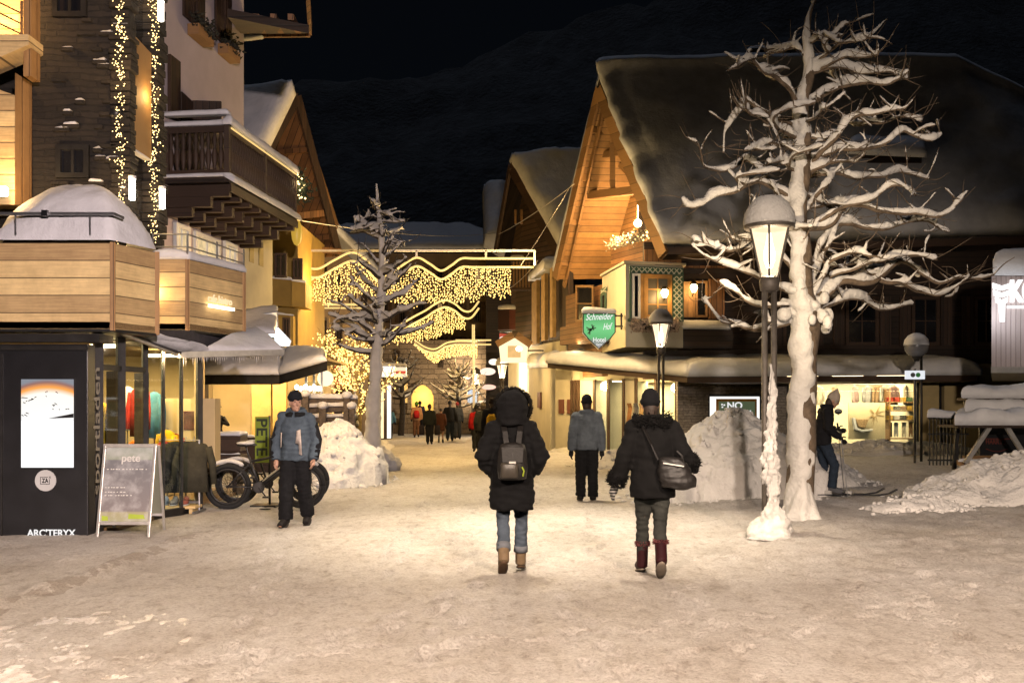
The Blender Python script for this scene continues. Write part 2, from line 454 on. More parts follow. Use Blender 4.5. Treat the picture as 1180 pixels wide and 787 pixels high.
def G(px, py):
    d = F * EYE / (py - HY); x = X(px, d); return V((x, d, gz(x, d)))

ys = [-15, -9, -5, -2, 0, 1.5, 2.6, 3.4, 4.0]
y = 4.0
while y < 26: y *= 1.0042; ys.append(y)
while y < 42: y *= 1.009; ys.append(y)
while y < 600: y *= 1.09; ys.append(y)
cs = [-12, -6, -3, -1.6] + [lerp(-1.1, 1.1, i / 440) for i in range(441)] + [1.6, 3, 6, 12]
g = MB(); vs_ = []; fs_ = []
for y in ys:
    wdt = max(y, 4) * .62 + 2.2
    for c in cs:
        x = c * wdt; vs_.append((x, y, gz(x, y)))
n = len(cs)
for j in range(len(ys) - 1):
    for i in range(n - 1): fs_.append((j * n + i, j * n + i + 1, (j + 1) * n + i + 1, (j + 1) * n + i))
g.add(vs_, fs_)
m, nt, b, o = _nt('trodden_snow')
tc = nt.nodes.new('ShaderNodeTexCoord'); ob = tc.outputs['Object']
mp = nt.nodes.new('ShaderNodeMapping'); mp.inputs['Scale'].default_value = (1.0, .55, 1); nt.links.new(ob, mp.inputs[0])
big = tex(nt, 1.3, 7, .62, mp.outputs[0]); mid = tex(nt, 9, 8, .68, mp.outputs[0]); fine = tex(nt, 38, 6, .75, ob)
c1 = ramp(nt, big, [(.30, (.56, .51, .455)), (.48, (.68, .64, .59)), (.68, (.75, .72, .68))])
c2 = mixc(nt, .8, c1, ramp(nt, mid, [(.30, (.56, .50, .45)), (.46, (.96, .94, .93)), (.68, (1.10, 1.10, 1.10))]), 'MULTIPLY')
c3 = mixc(nt, .85, c2, ramp(nt, fine, [(.34, (.62, .58, .55)), (.50, (.98, .97, .96)), (.66, (1.12, 1.12, 1.12))]), 'MULTIPLY')
sp = nt.nodes.new('ShaderNodeSeparateXYZ'); geo = nt.nodes.new('ShaderNodeNewGeometry'); nt.links.new(geo.outputs['Position'], sp.inputs[0])
ln = math_(nt, 'SUBTRACT', math_(nt, 'SUBTRACT', sp.outputs[0], math_(nt, 'MULTIPLY', sp.outputs[1], .03)), -4.17)       # brown slush along the kerb line
ln = math_(nt, 'ADD', ln, math_(nt, 'MULTIPLY', math_(nt, 'SUBTRACT', tex(nt, 1.1, 3), .5), .5))
slush = math_(nt, 'MULTIPLY', math_(nt, 'LESS_THAN', math_(nt, 'ABSOLUTE', ln), .11), math_(nt, 'GREATER_THAN', tex(nt, 5, 5), .47))
slush = math_(nt, 'MULTIPLY', slush, math_(nt, 'LESS_THAN', sp.outputs[1], 12.5))
c3 = mixc(nt, math_(nt, 'MULTIPLY', slush, .4), c3, (.22, .15, .10))
nt.links.new(c3, b.inputs['Base Color'])
dx = math_(nt, 'DIVIDE', math_(nt, 'ADD', sp.outputs[0], 2.95), .85); dy = math_(nt, 'DIVIDE', math_(nt, 'SUBTRACT', sp.outputs[1], 6.25), 1.5)
rr = math_(nt, 'ADD', math_(nt, 'MULTIPLY', dx, dx), math_(nt, 'MULTIPLY', dy, dy))
icy = math_(nt, 'MULTIPLY', math_(nt, 'LESS_THAN', rr, 1.0), math_(nt, 'GREATER_THAN', tex(nt, 3.4, 6, .7, mp.outputs[0]), .555))
inv = math_(nt, 'SUBTRACT', 1.0, icy)
nt.links.new(math_(nt, 'ADD', math_(nt, 'MULTIPLY', inv, .56), .09), b.inputs['Roughness'])
h = math_(nt, 'ADD', math_(nt, 'MULTIPLY', mid, .5), math_(nt, 'MULTIPLY', fine, .6))
h = math_(nt, 'MULTIPLY', h, math_(nt, 'ADD', math_(nt, 'MULTIPLY', inv, .92), .08))
p_ = bump(nt, b, h, 1.0, .085)
vor = tex(nt, 24, t='ShaderNodeTexVoronoi', vec=ob)
bump(nt, b, math_(nt, 'MULTIPLY', vor, inv), .3, .012, p_)
gr = g.build('ground', m, smooth=True); gr['kind'] = 'structure'

# mountain beyond the village, wooded and dark
mm = MB(); vs_ = []; fs_ = []
prof = [(-420, 150), (-250, 205), (-120, 175), (-40, 195), (60, 230), (200, 260), (420, 240)]
nx, ny = 90, 26
for j in range(ny + 1):
    t = j / ny
    for i in range(nx + 1):
        x = lerp(-420, 420, i / nx)
        for (x0, h0), (x1, h1) in zip(prof, prof[1:]):
            if x0 <= x <= x1: h = lerp(h0, h1, (x - x0) / (x1 - x0))
        yy = 300 + 260 * t
        vs_.append((x, yy, -1 + h * (t ** .8) + 26 * t * nz((x, yy, 0), .012, 3) + 7 * nz((x, yy, 0), .06, 5) * min(1, t * 4)))
for j in range(ny):
    for i in range(nx): a = j * (nx + 1) + i; fs_.append((a, a + 1, a + nx + 2, a + nx + 1))
mm.add(vs_, fs_)
M['forest'] = mat('forest_slope', (.05, .055, .06), .95, .8, .12, .8, .4, dist=2.0)
mo = mm.build('mountain', M['forest'], smooth=True); mo['kind'] = 'structure'

# ---------------------------------------------------------------- street lamps
LAMP_W = {'lamp_glass_near': 380, 'lamp_glass_mid': 420, 'lamp_glass_far': 2300}
def frosted(name, c, e):
    m, nt, b, o = _nt(name); nt.nodes.remove(b)
    t = N(nt, 'ShaderNodeBsdfTransparent'); em = N(nt, 'ShaderNodeEmission'); em.inputs[0].default_value = (*c, 1); em.inputs[1].default_value = e
    mx = N(nt, 'ShaderNodeMixShader'); mx.inputs[0].default_value = .55; nt.links.new(t.outputs[0], mx.inputs[1]); nt.links.new(em.outputs[0], mx.inputs[2]); nt.links.new(mx.outputs[0], o.inputs[0])
    m.cycles.emission_sampling = 'NONE'; return m
M['lamp_glass_near'] = frosted('lamp_pane_near', (1.0, .76, .48), 1.9); M['lamp_glass_mid'] = frosted('lamp_pane_mid', (1.0, .76, .48), 1.9); M['lamp_glass_far'] = frosted('lamp_pane_far', (1.0, .72, .40), 2.2)
M['lamp_bulb'] = glow('lamp_bulb', (1.0, .86, .62), 9)
def lamp_parts(root, pane_mat, snow=True, seed=0.):
    q = MB()
    for sx in (-.06, .06):
        q.tube([(sx, 0, -.15), (sx, 0, 2.82)], .034, 10)
    q.build('post', M['lamp_metal'], root, smooth=True)
    q = MB(); q.lathe([(.05, 2.78), (.105, 2.80), (.115, 2.90), (.10, 2.95), (.06, 2.96)], 14)
    q.build('collar', M['lamp_metal'], root, smooth=True)
    q = MB(); q.lathe([(.085, 2.975), (.15, 3.16), (.235, 3.515)], 6); q.build('lamp_glass', pane_mat, root)
    q = MB(); q.lathe([(.03, 3.06), (.06, 3.14), (.065, 3.24), (.04, 3.34), (.02, 3.46)], 12); q.build('bulb', M['lamp_bulb'], root, smooth=True)
    q = MB()
    for k in range(6):
        a = 2 * PI * k / 6
        q.tube([(math.cos(a) * .10, math.sin(a) * .10, 2.95), (math.cos(a) * .16, math.sin(a) * .16, 3.16), (math.cos(a) * .25, math.sin(a) * .25, 3.53)], .014, 6)
    q.build('lamp_frame', M['lamp_metal'], root)
    q = MB(); q.lathe([(.26, 3.50), (.29, 3.52), (.285, 3.56), (.25, 3.64), (.16, 3.72), (.02, 3.75)], 24); c = q.build('lamp_cap', M['lamp_metal'], root, smooth=True)
    if snow:
        q = MB(); q.lathe([(.26, 3.548), (.298, 3.555), (.302, 3.60), (.28, 3.70), (.22, 3.80), (.14, 3.875), (.03, 3.90)], 24, jit=.05, seed=seed)
        q.build('snow_cap', M['snow_tree'], c, smooth=True)
def lamp(px, d, label, pane='lamp_glass_mid', x=None, y=None, seed=0.):
    xx = X(px, d) if x is None else x; yy = d if y is None else y
    r = thing('street_lamp', label, 'street lamp', (xx, yy, gz(xx, yy)), .26, 'street lamps along the lane')
    w = W[r]; W[r] = Matrix(); lamp_parts(r, M[pane], True, seed); W[r] = w
    l = bpy.data.lights.new('lamp_or_fill', 'POINT'); l.energy = LAMP_W[pane]; l.color = (1.0, .78, .52); l.shadow_soft_size = .03
    o = bpy.data.objects.new('lamp_or_fill', l); o.location = (xx + .0, yy, gz(xx, yy) + 3.02); col.objects.link(o)
    return r
lamp1 = lamp(886.5, 11.5, 'tall twin-post street lamp with snow cap standing before the big bare snowy tree', 'lamp_glass_near', seed=1.)
q = MB(); L1 = W[lamp1]; n_ = 34; H_ = 90                                    # wind-packed snow stuck between the two posts
vs_, fs_ = [], []
for j in range(H_ + 1):
    z = -.05 + 2.0 * j / H_; t = j / H_
    for i in range(n_):
        a = 2 * PI * i / n_; c3 = V((math.cos(a) * .5, math.sin(a) * .5, z * 2.2)); vd = noise.voronoi(c3 * 2.4)[0]
        r = .062 * (1 - .35 * t) * (1 + .8 * nz(c3, 1.5, 3) + .7 * nz(c3, 4, 6) + .6 * nz(c3, 10, 2)) + .03 * (vd[1] - vd[0] - .25) + .17 * math.exp(-(z / .22) ** 2) * (1 + .5 * nz(c3, 2, 9)) + .03 * math.exp(-((z - .75) / .25) ** 2)
        r *= max(0.02, min(1, (1.93 - z) / .25 + .5 * nz(c3, 2, 4))) if z > 1.6 else 1
        r = max(r, .012); vs_.append(L1 @ V((math.cos(a) * r * 1.15 + .03 * nz((0, 0, z), 2.2, 5), math.sin(a) * r * .95 - .03, z)))
for j in range(H_):
    for i in range(n_): fs_.append((j * n_ + i, j * n_ + (i + 1) % n_, (j + 1) * n_ + (i + 1) % n_, (j + 1) * n_ + i))
fs_.append(tuple(range(H_ * n_, (H_ + 1) * n_))); q.add(vs_, fs_); q.build('snow_crust', M['snow_tree'], lamp1, smooth=True)
lamp(761.5, 24.6, 'snow-capped street lamp before the white plastered bay window', 'lamp_glass_mid', seed=2.)
lamp(578.5, 46.0, 'small snow-capped street lamp just below the lit hut-shaped sign', 'lamp_glass_far', seed=3.)
lamp(548, 58.0, 'small far lamp by the white square notice, left of the lit hut-shaped sign', 'lamp_glass_far', seed=4.)
lamp(555, 76.0, 'tiny farthest lamp glowing just above the yellow backpack wearer', 'lamp_glass_far', seed=5.)
# unseen lights: downlights stand in for lamps behind the camera, other spots are added
def spot(p, look, e, size, blend, c, name, r=.12):
    l = bpy.data.lights.new(name, 'SPOT'); l.energy = e; l.spot_size = math.radians(size); l.spot_blend = blend; l.color = c; l.shadow_soft_size = r
    o = bpy.data.objects.new(name, l); o.location = p; o.rotation_euler = (V(look) - V(p)).to_track_quat('-Z', 'Y').to_euler(); col.objects.link(o); return o
spot((3.6, -1.5, 6.6), (3.6, -.6, 0), 7800, 141, .35, (1, .77, .60), 'offcam_downlight', .15)
spot((-2.6, -1.0, 6.2), (-2.6, 0, 0), 6200, 136, .35, (1, .78, .62), 'offcam_downlight', .15)
spot((2.2, -3.0, 4.2), (-6.6, 16.0, 5.2), 11500, 42, .45, (1, .81, .78), 'fill_flood', .15)  # added fill for the left houses, cone kept off the chalet roof
spot((.35, 12.6, 8.2), (.35, 12.2, 0), 7000, 56, 1.0, (1, .84, .64), 'lane_fill_spot', .08)  # added unseen spot that makes the bright pool on the snow
spot((-.6, 18.6, 9.7), (-.6, 18.4, 0), 3900, 66, .9, (1, .82, .56), 'lane_fill_spot', .08)  # second added spot, brightens the lane farther up
spot((.6, -4.0, 3.6), (6.0, 20.0, 2.2), 9000, 30, .75, (1, .82, .68), 'fill_flood', .15)  # added fill for the tree, near lamp, heap and lower roof
# ---------------------------------------------------------------- helpers for buildings
def rect4(bl, br, tl, tr): return [V(bl), V(br), V(tr), V(tl)]
def window(parent, bl, br, tr, tl, n, fm, pm, fw=.07, mull=(1, 1), dep=.06, name='window'):
    """frame of four bars round a pane with glazing bars; the pane is its sub-part"""
    bl, br, tr, tl = V(bl), V(br), V(tr), V(tl); n = V(n).normalized() * dep
    q = MB(); u = (br - bl).normalized(); w = (tl - bl).normalized()
    def bar(a, b, t, wd): q.prism([a, b, b + t * wd, a + t * wd], n)
    bar(bl, br, w, fw); bar(tl, tr, -w, fw); bar(bl + w * fw, tl - w * fw, u, fw); bar(br + w * fw, tr - w * fw, -u, fw)
    for k in range(1, mull[0]):
        t = k / mull[0]; q.prism([lerp(bl, br, t) - u * .018 + w * fw, lerp(bl, br, t) + u * .018 + w * fw, lerp(tl, tr, t) + u * .018 - w * fw, lerp(tl, tr, t) - u * .018 - w * fw], n * .7)
    for k in range(1, mull[1]):
        t = k / mull[1]; q.prism([lerp(bl, tl, t) - w * .016 + u * fw, lerp(br, tr, t) - w * .016 - u * fw, lerp(br, tr, t) + w * .016 - u * fw, lerp(bl, tl, t) + w * .016 + u * fw], n * .6)
    f = q.build(name, fm, parent)
    q = MB(); q.prism([bl + n * .1, br + n * .1, tr + n * .1, tl + n * .1], n * .15); q.build('pane', pm, f)
    return f
def bulbs(parent, pts, r, m=None, seed=0):
    """up to 100 bulbs as parts of their own, the rest of a curtain as one part"""
    pts = [V(p) for p in pts]; random.Random(seed).shuffle(pts)
    inv = W[parent].inverted(); first = None
    for i, p in enumerate(pts[:100]):
        if first is None:
            q = MB(); q.octa((0, 0, 0), r); me = bpy.data.meshes.new('bulb'); me.from_pydata(q.v, [], q.f); me.materials.append(m or M['bulb'])
            first = bpy.data.objects.new('bulb', me); o = first
        else: o = first.copy()
        col.objects.link(o); o.parent = parent; o.location = inv @ p; W[o] = W[parent] @ Matrix.Translation(o.location)
    if len(pts) > 100:
        q = MB()
        for p in pts[100:]: q.octa(p, r)
        q.build('bulb', m or M['bulb'], parent, fix=False)['kind'] = 'stuff'
def plight(p, e, c=(1, .66, .32), r=.15, name='lamp_or_fill'):
    l = bpy.data.lights.new(name, 'POINT'); l.energy = e; l.color = c; l.shadow_soft_size = r
    o = bpy.data.objects.new(name, l); o.location = p; col.objects.link(o); return o
def area(p, look, e, sx, sy, c=(1, .8, .5), name='ceiling_or_fill'):
    l = bpy.data.lights.new(name, 'AREA'); l.energy = e; l.color = c; l.shape = 'RECTANGLE'; l.size = sx; l.size_y = sy
    o = bpy.data.objects.new(name, l); o.location = p; o.rotation_euler = (V(look) - V(p)).to_track_quat('-Z', 'Y').to_euler(); col.objects.link(o); return o

M['white_lamp'] = glow('white_lamp', (1, .92, .78), 14)
M['warm_lamp'] = glow('warm_lamp', (1, .68, .32), 30)
M['lit_wall'] = mat('shop_wall', (.70, .52, .26), .9, .08, 2, .1)
M['shop_floor'] = mat('shop_floor', (.25, .15, .07), .4, .2, 3, .1)
M['ceil_lamp'] = glow('ceiling_lamp', (1, .74, .40), 9)
CLOTH = {}
def cloth(c, rough=.9):
    k = tuple(round(q, 3) for q in c)
    if k not in CLOTH: CLOTH[k] = mat('cloth_%d' % len(CLOTH), c, rough, .25, 9, .4, 70, sheen=.0, spec=.2)
    return CLOTH[k]

# ================================================================ stone corner house with the sports shop
SX = -5.18                                                     # its street side runs along x = SX
sh = thing('stone_house', 'dark stone and pine corner house with fairy-lit pillars above the sports shop', 'house', (-6.5, 14.2, 0))
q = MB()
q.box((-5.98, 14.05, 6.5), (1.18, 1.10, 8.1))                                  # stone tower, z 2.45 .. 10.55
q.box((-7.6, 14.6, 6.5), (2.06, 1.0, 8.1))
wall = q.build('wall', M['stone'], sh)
random.seed(11)
# quoin pillars at both edges of the recessed bay
for (x, y, wx, wy) in ((-5.29, 13.55, .26, .22), (-5.27, 14.62, .24, .30)):
    q = MB(); z = 2.45
    while z < 10.5:
        h = random.uniform(.06, .15); e = random.uniform(-.02, .06)
        q.box((x + e * .3, y - e * .3, z + h / 2), (wx + e, wy + e, h - .012), random.uniform(-.04, .04)); z += h
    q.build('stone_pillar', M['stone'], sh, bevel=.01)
q = MB(); q.box((-5.42, 14.1, 6.5), (.12, .92, 8.0)); q.build('bay_back', M['dark_pane'], sh)
q = MB()                                                                      # oak panel of the recessed bay
q.prism([P(150, 166, 13.62), P(174.5, 184, 14.42), P(174.5, 62, 14.42), P(150, 36, 13.62)], (-.08, 0, 0)); q.build('bay_panel', planks('oak_panel', (.33, .19, .07), 2.5, 'h', .005, .25, 2.2, knots=False), sh)
q = MB(); q.patch(P(148, 169, 13.6), P(175, 186, 14.45), P(175, 186, 14.45) + V((-.1, 0, 0)), P(148, 169, 13.6) + V((-.12, 0, 0)), .035, 8, 4, .04, up=V((0, 0, 1))); q.build('snow_ledge', M['snow'], sh, smooth=True)
# protruding stones carrying snow
q = MB(); r = MB()
for k in range(34):
    t = random.random(); px = lerp(60, 143, t ** .5); py = random.uniform(15, 235); c = P(px, py, 13.48)
    w = random.uniform(.10, .26); q.box(c, (w, .10, .05), 0); 
    if random.random() < .5: r.patch(c + V((-w * .42, -.05, .026)), c + V((w * .38, -.05, .026)), c + V((w * .42, .04, .026)), c + V((-w * .4, .04, .026)), random.uniform(.015, .05), 8, 4, .06, amp=.03, fr=9, lip=.1)
q.build('ledge_stone', M['stone'], sh, bevel=.008)['kind'] = 'stuff'; r.build('snow_speck', M['snow'], sh, smooth=True)['kind'] = 'stuff'
for (a, b_, c_, d_) in ((62, 101, -12, 21), (66, 104, 168, 206)):
    window(sh, P(a, d_, 13.49), P(b_, d_, 13.49), P(b_, c_, 13.49), P(a, c_, 13.49), (0, -1, 0), M['dark_metal'], M['dark_pane'], .07, (2, 1))
q = MB()
for k in range(3):
    for s_ in (0, 1):
        pass
q.tube([P(134, 131, 13.40) + V((0, 0, 0)), P(134, 131, 13.5)], .085, 14); q.build('vent', M['black'], sh, smooth=True)
# pine-clad wing at the far edge, lit by its own lamps
q = MB(); q.prism([P(-40, 236, 13.1), P(17, 236, 13.1), P(17, 110, 13.1), P(-40, 90, 13.1)], (0, .3, 0)); q.build('pine_front', M['pine'], sh)
q = MB(); q.prism([P(17.5, 236, 13.1), P(36, 236, 13.45), P(36, 96, 13.45), P(17.5, 84, 13.1)], (-.05, .2, 0)); q.build('pine_side', M['pine_up'], sh)
q = MB(); q.prism([P(-60, 92, 12.9), P(33, 52, 12.9), P(33, 40, 12.9), P(-60, 40, 12.9)], (0, .4, 0)); q.build('balcony_front', M['pine'], sh)
q = MB(); q.prism([P(27, 88, 13.0), P(36, 88, 13.0), P(36, -60, 13.0), P(27, -60, 13.0)], (0, .25, 0)); q.build('corner_board', M['pine_up'], sh)
q = MB(); q.prism([P(-60, 60, 13.6), P(36, 60, 13.6), P(36, -80, 13.6), P(-60, -80, 13.6)], (0, .1, 0)); q.build('balcony_wall', M['pine'], sh)
q = MB()
for py0 in (4, 16, 28): q.tube([P(-40, py0 - 20, 12.92), P(25, py0 + 12, 12.92)], .012, 6)
q.tube([P(25, 40, 12.92), P(25, 2, 12.92)], .02, 6); q.build('balcony_rail', M['beam'], sh)
plight(P(-14, 4, 13.15), 70, (1, .55, .18), .1); plight(P(4, 214, 12.75), 42, (1, .62, .25), .08)
q = MB(); q.lathe([(.05, 0), (.06, .02), (.06, .10), (.04, .12)], 12, P(4, 226, 12.9)); q.build('uplight', M['white_lamp'], sh, smooth=True)

# fairy lights wound round the two pillars
for (x, y, lab, dz, sd) in ((-5.27, 13.5, 'string of fairy lights wound round the pillar beside the stone wall', 2.62, 1), (-5.20, 14.58, 'string of fairy lights wound round the pillar beside the pink house', 2.62, 2)):
    gth = tag(thing('fairy_lights', lab, 'fairy lights', (x, y, dz)), group='fairy lights on the stone pillars')
    pts = []; q = MB(); path = []
    rnd = random.Random(sd); z = dz; a = 0
    while z < 9.9:
        p = V((x + .02 + .06 * nz((0, 0, z), 5, sd) + .05 * nz((0, 0, z), 17, sd), y - .13, z))
        path.append(p)
        if rnd.random() < .97:
            pts += [V((p.x + rnd.gauss(0, .036), p.y - .015 - .04 * rnd.random(), p.z + rnd.uniform(-.03, .03))) for _ in range(rnd.choice((1, 2, 3, 4, 6)))]
        a += .85 + rnd.uniform(-.2, .3); z += .028 + rnd.uniform(0, .02)
    q.tube(path, .006, 4); q.build('cable', M['cable'], gth); bulbs(gth, pts, .0095, M['bulb_white'], sd)
    for z in (3.2, 4.6, 6.0, 7.4, 8.8): plight((x + .08, y - .34, z), 10, (1, .62, .24), .12)
for (px, py, d, lab) in ((152.5, 217, 13.3, 'small white tube lantern on the pillar beside the stone wall'), (187, 228, 14.3, 'small white tube lantern on the pillar by the balcony corner'), (185.5, 12, 14.3, 'small white tube lantern high on the pillar at the top edge')):
    l = thing('wall_lantern', lab, 'lantern', P(px, py, d), 0, 'tube lanterns on the pillars')
    q = MB(); q.lathe([(.03, -.16), (.04, -.155), (.04, .12), (.025, .13)], 12, P(px, py, d)); q.build('shade', M['white_lamp'], l, smooth=True)
    q = MB(); q.bar(P(px, py, d) + V((0, .02, -.05)), P(px, py, d) + V((-.08, .16, -.05)), .025, .03); q.lathe([(.05, .12), (.05, .16), (.01, .17)], 12, P(px, py, d)); q.build('bracket', M['white_paint'], l)

# wooden parapet boxes with snow
def parapet(name_lab, pts, h, snow, sign=None, back=None):
    """pts: plan corners (front edge, then round the street side), each at its own spot"""
    t = thing('balcony', name_lab, 'balcony', pts[1])
    q = MB()
    for a, b in zip(pts, pts[1:]):
        nrm = (b - a).cross(V((0, 0, 1))).normalized() * -.09
        q.prism([a, b, b + V((0, 0, h)), a + V((0, 0, h))], nrm)
    q.build('parapet', M['pine'], t)
    q = MB()
    for p in pts[1:]: q.box(p + V((0, 0, h / 2)), (.06, .06, h + .01), .3)
    q.build('corner_post', M['pine_up'], t)
    q = MB(); poly = [p + V((0, 0, .02)) for p in pts] + back
    q.prism(poly, (0, 0, .08)); q.build('floor_slab', M['beam'], t)
    q = MB(); q.prism([p + V((0, 0, -.02)) + (V((0, -.03, 0))) for p in pts] + [b_ + V((0, 0, -.04)) for b_ in back], (0, 0, .035)); q.build('drip_edge', M['dark_metal'], t)
    return t
zb = Z(380.5, 12)
p0, p1, p2 = V((-8.2, 12, zb)), V((X(130, 12), 12, zb)), V((X(181, 12.74), 12.74, zb)); hh = Z(280, 12) - zb
bx = parapet('pine balcony of the dark stone house, heaped with a tall dome of snow', [p0, p1, p2], hh, None, back=[V((-5.1, 13.45, zb + .02)), V((-8.2, 13.45, zb + .02))])
# the heap: its own dome over the balcony
vs_ = []; fs_ = []; q = MB(); nu, nv = 54, 24
for j in range(nv + 1):
    for i in range(nu + 1):
        u = i / nu; v = j / nv
        A = lerp(p0, p1, min(1, u / .86)) if u < .86 else lerp(p1, p2, (u - .86) / .14)
        B = lerp(V((-8.2, 13.4, zb)), V((-5.15, 13.4, zb)), u); p = lerp(A, B, v) + V((0, 0, hh + .01))
        px = (p.x) / p.y * F + CX
        prof = 0
        e = min(u * 3.2, (1 - u) * 3.7, v * 1.3); t = min(e / .62, 1)
        s_ = math.sin(PI * min(1, max(0, (px - 0) / 190))) ** .55
        hgt = .10 + .74 * max(s_, 0) * (1 - (1 - t) ** 2) ** .7
        if v == 0 or u == 1 or u == 0: hgt = .02
        hgt *= 1 + .10 * nz(p, 2.2, 3) + .05 * nz(p, 5.5, 6); hgt += .035 * (nz((p.x * .6, p.y, 1), 5, 2)) * (1 if 0 < v < 1 else 0)
        dx_ = 0
        vs_.append(p + V((0, -.03 * (1 - v) + .0, hgt)))
for j in range(nv):
    for i in range(nu): a = j * (nu + 1) + i; fs_.append((a, a + 1, a + nu + 2, a + nu + 1))
q.add(vs_, fs_); q.build('snow_heap', M['snow'], bx, smooth=True)
q = MB(); zr = Z(246.5, 11.93)
q.bar(V((-8.2, 11.93, zr)), V((X(131, 11.93), 11.93, zr)), .03, .035); q.bar(V((X(131, 11.93), 11.93, zr)), V((X(142, 12.1), 12.1, zr - .02)), .03, .03)
for px in (18, 104): q.bar(V((X(px, 11.94), 11.94, zr)), V((X(px, 11.94), 11.94, zr - .25)), .015, .015)
q.build('hand_rail', M['steel'], bx)
q = MB(); q.box(V((X(52, 11.9), 11.9, zr)), (.07, .05, .07)); q.build('rail_lamp', M['black'], bx)

zb2 = Z(381, 14.3)
a0, a1, a2 = V((SX + .02, 14.3, zb2)), V((X(216, 14.3), 14.3, zb2)), V((X(281, 15.7), 15.7, zb2)); h2 = Z(299, 14.3) - zb2
b2 = parapet('pine balcony of the pink house with lit lettering and a thin snow rim', [a0, a1, a2], h2, None, back=[V((SX, 15.9, zb2 + .02)), V((SX, 14.5, zb2 + .02))])
q = MB(); up = V((0, 0, 1))
q.patch(a0 + up * h2 + V((0, -.04, 0)), a1 + up * h2 + V((.03, -.04, 0)), a1 + up * h2 + V((-.12, .22, 0)), a0 + up * h2 + V((0, .22, 0)), .12, 10, 6, .1)
q.patch(a1 + up * h2 + V((.04, -.04, 0)), a2 + up * h2 + V((.05, 0, 0)), a2 + up * h2 + V((-.2, .1, 0)), a1 + up * h2 + V((-.2, .12, 0)), .13, 22, 6, .1)
q.build('snow_rim', M['snow'], b2, smooth=True)
q = MB()
for z in (.18, .36): q.tube([a0 + up * (h2 + z), a1 + up * (h2 + z), a2 + up * (h2 + z * .8)], .012, 6)
for p in (a0, a1, lerp(a1, a2, .5), a2): q.tube([p + up * h2, p + up * (h2 + .37)], .014, 6)
q.build('hand_rail', M['steel'], b2)
sd = (a2 - a1).normalized(); nrm = sd.cross(up).normalized()
M['sign_warm'] = glow('lit_letters', (1, .74, .42), 1.0)
so_ = lerp(a1, a2, .30) + up * .46 + nrm * .035
text_mesh('lettering', 'cafe.bistro', M['sign_warm'], b2, so_, sd, up, .17, .02, .008, width=.62)
q = MB(); q.bar(so_ + up * -.06 + nrm * .03, so_ + sd * .64 + up * -.06 + nrm * .03, .04, .045); q.build('light_bar', glow('lit_bar', (1, .86, .6), 4), b2)

# ================================================================ shop at street level
shop = thing('sports_shop', 'sports shop front with black panel wall and warmly lit glass beside it', 'shop', (-5.6, 12.4, 0))
zt = 2.46
q = MB(); q.box((-6.65, 12.12, (zt - .14) / 2), (3.06, .22, zt - .14)); q.build('panel_wall', M['black'], shop, bevel=.006)
q = MB(); q.box((X(6, 12) - .04, 12.0, 1.1), (.02, .02, 2.2)); q.build('panel_joint', M['dark_metal'], shop)
q = MB(); q.box((-6.6, 12.15, zt - .07), (3.3, .42, .10)); q.box((-6.6, 12.0, zt - .19), (3.0, .05, .05)); q.build('soffit_trim', M['dark_metal'], shop)
d0 = 12.005
q = MB()
M['screen_white'] = glow('screen_white', (.86, .88, .9), 1.25)
sx0, sx1, sz0, sz1, szm = X(25, d0), X(85.5, d0), Z(538.5, d0), Z(437, d0), Z(484, d0)
sy = d0 - .012
q.prism([V((sx0 - .012, d0, sz0 - .012)), V((sx1 + .012, d0, sz0 - .012)), V((sx1 + .012, d0, sz1 + .012)), V((sx0 - .012, d0, sz1 + .012))], (0, -.010, 0)); scr = q.build('screen', M['black'], shop)
q = MB(); q.quad(V((sx0, sy, sz0)), V((sx1, sy, sz0)), V((sx1, sy, szm)), V((sx0, sy, szm))); q.build('screen_picture', M['screen_white'], scr, fix=False)
m, nt, b, o = _nt('screen_sunset')
tc = nt.nodes.new('ShaderNodeTexCoord'); sp = nt.nodes.new('ShaderNodeSeparateXYZ'); nt.links.new(tc.outputs['Generated'], sp.inputs[0])
wob = math_(nt, 'ADD', sp.outputs[2], math_(nt, 'MULTIPLY', math_(nt, 'POWER', math_(nt, 'ABSOLUTE', math_(nt, 'SUBTRACT', sp.outputs[0], .5)), 2.0), .5))
cc = ramp(nt, wob, [(0, (.86, .86, .86)), (.66, (.92, .88, .80)), (.80, (.95, .35, .05)), (.92, (.25, .12, .10)), (1, (.20, .22, .26))])
nt.links.new(cc, b.inputs['Emission Color']); b.inputs['Emission Strength'].default_value = 1.15; b.inputs['Base Color'].default_value = (.02, .02, .02, 1)
q = MB(); q.prism([V((sx0, sy, szm + .001)), V((sx1, sy, szm + .001)), V((sx1, sy, sz1)), V((sx0, sy, sz1))], (0, .004, 0)); q.build('screen_picture', m, scr)
random.seed(5)
q = MB()
for k in range(20):
    u, v = random.choice(((random.uniform(.03, .28), random.uniform(.08, .62)), (random.uniform(.4, .95), random.uniform(.25, .72))))
    c = V((lerp(sx0, sx1, u), sy - .003, lerp(szm, sz1, v))); l = random.uniform(.008, .03) * (1.5 if u < .3 else .8)
    a = random.uniform(-.6, .6); e = V((math.cos(a) * l, 0, math.sin(a) * l)); q.prism([c - e, c + e, c + e * .7 + V((0, 0, .008)), c - e * .6 + V((0, 0, .012))], (0, -.002, 0))
q.prism([V((lerp(sx0, sx1, .52), sy - .003, szm + .02)), V((sx1, sy - .003, szm + .03)), V((sx1, sy - .003, szm + .08))], (0, -.002, 0))
q.build('screen_silhouette', M['black'], scr)['kind'] = 'stuff'
cb = V((X(53, d0), d0, Z(553.5, d0)))
M['badge'] = mat('grey_badge', (.42, .42, .42), .5, .05, 3, 0)
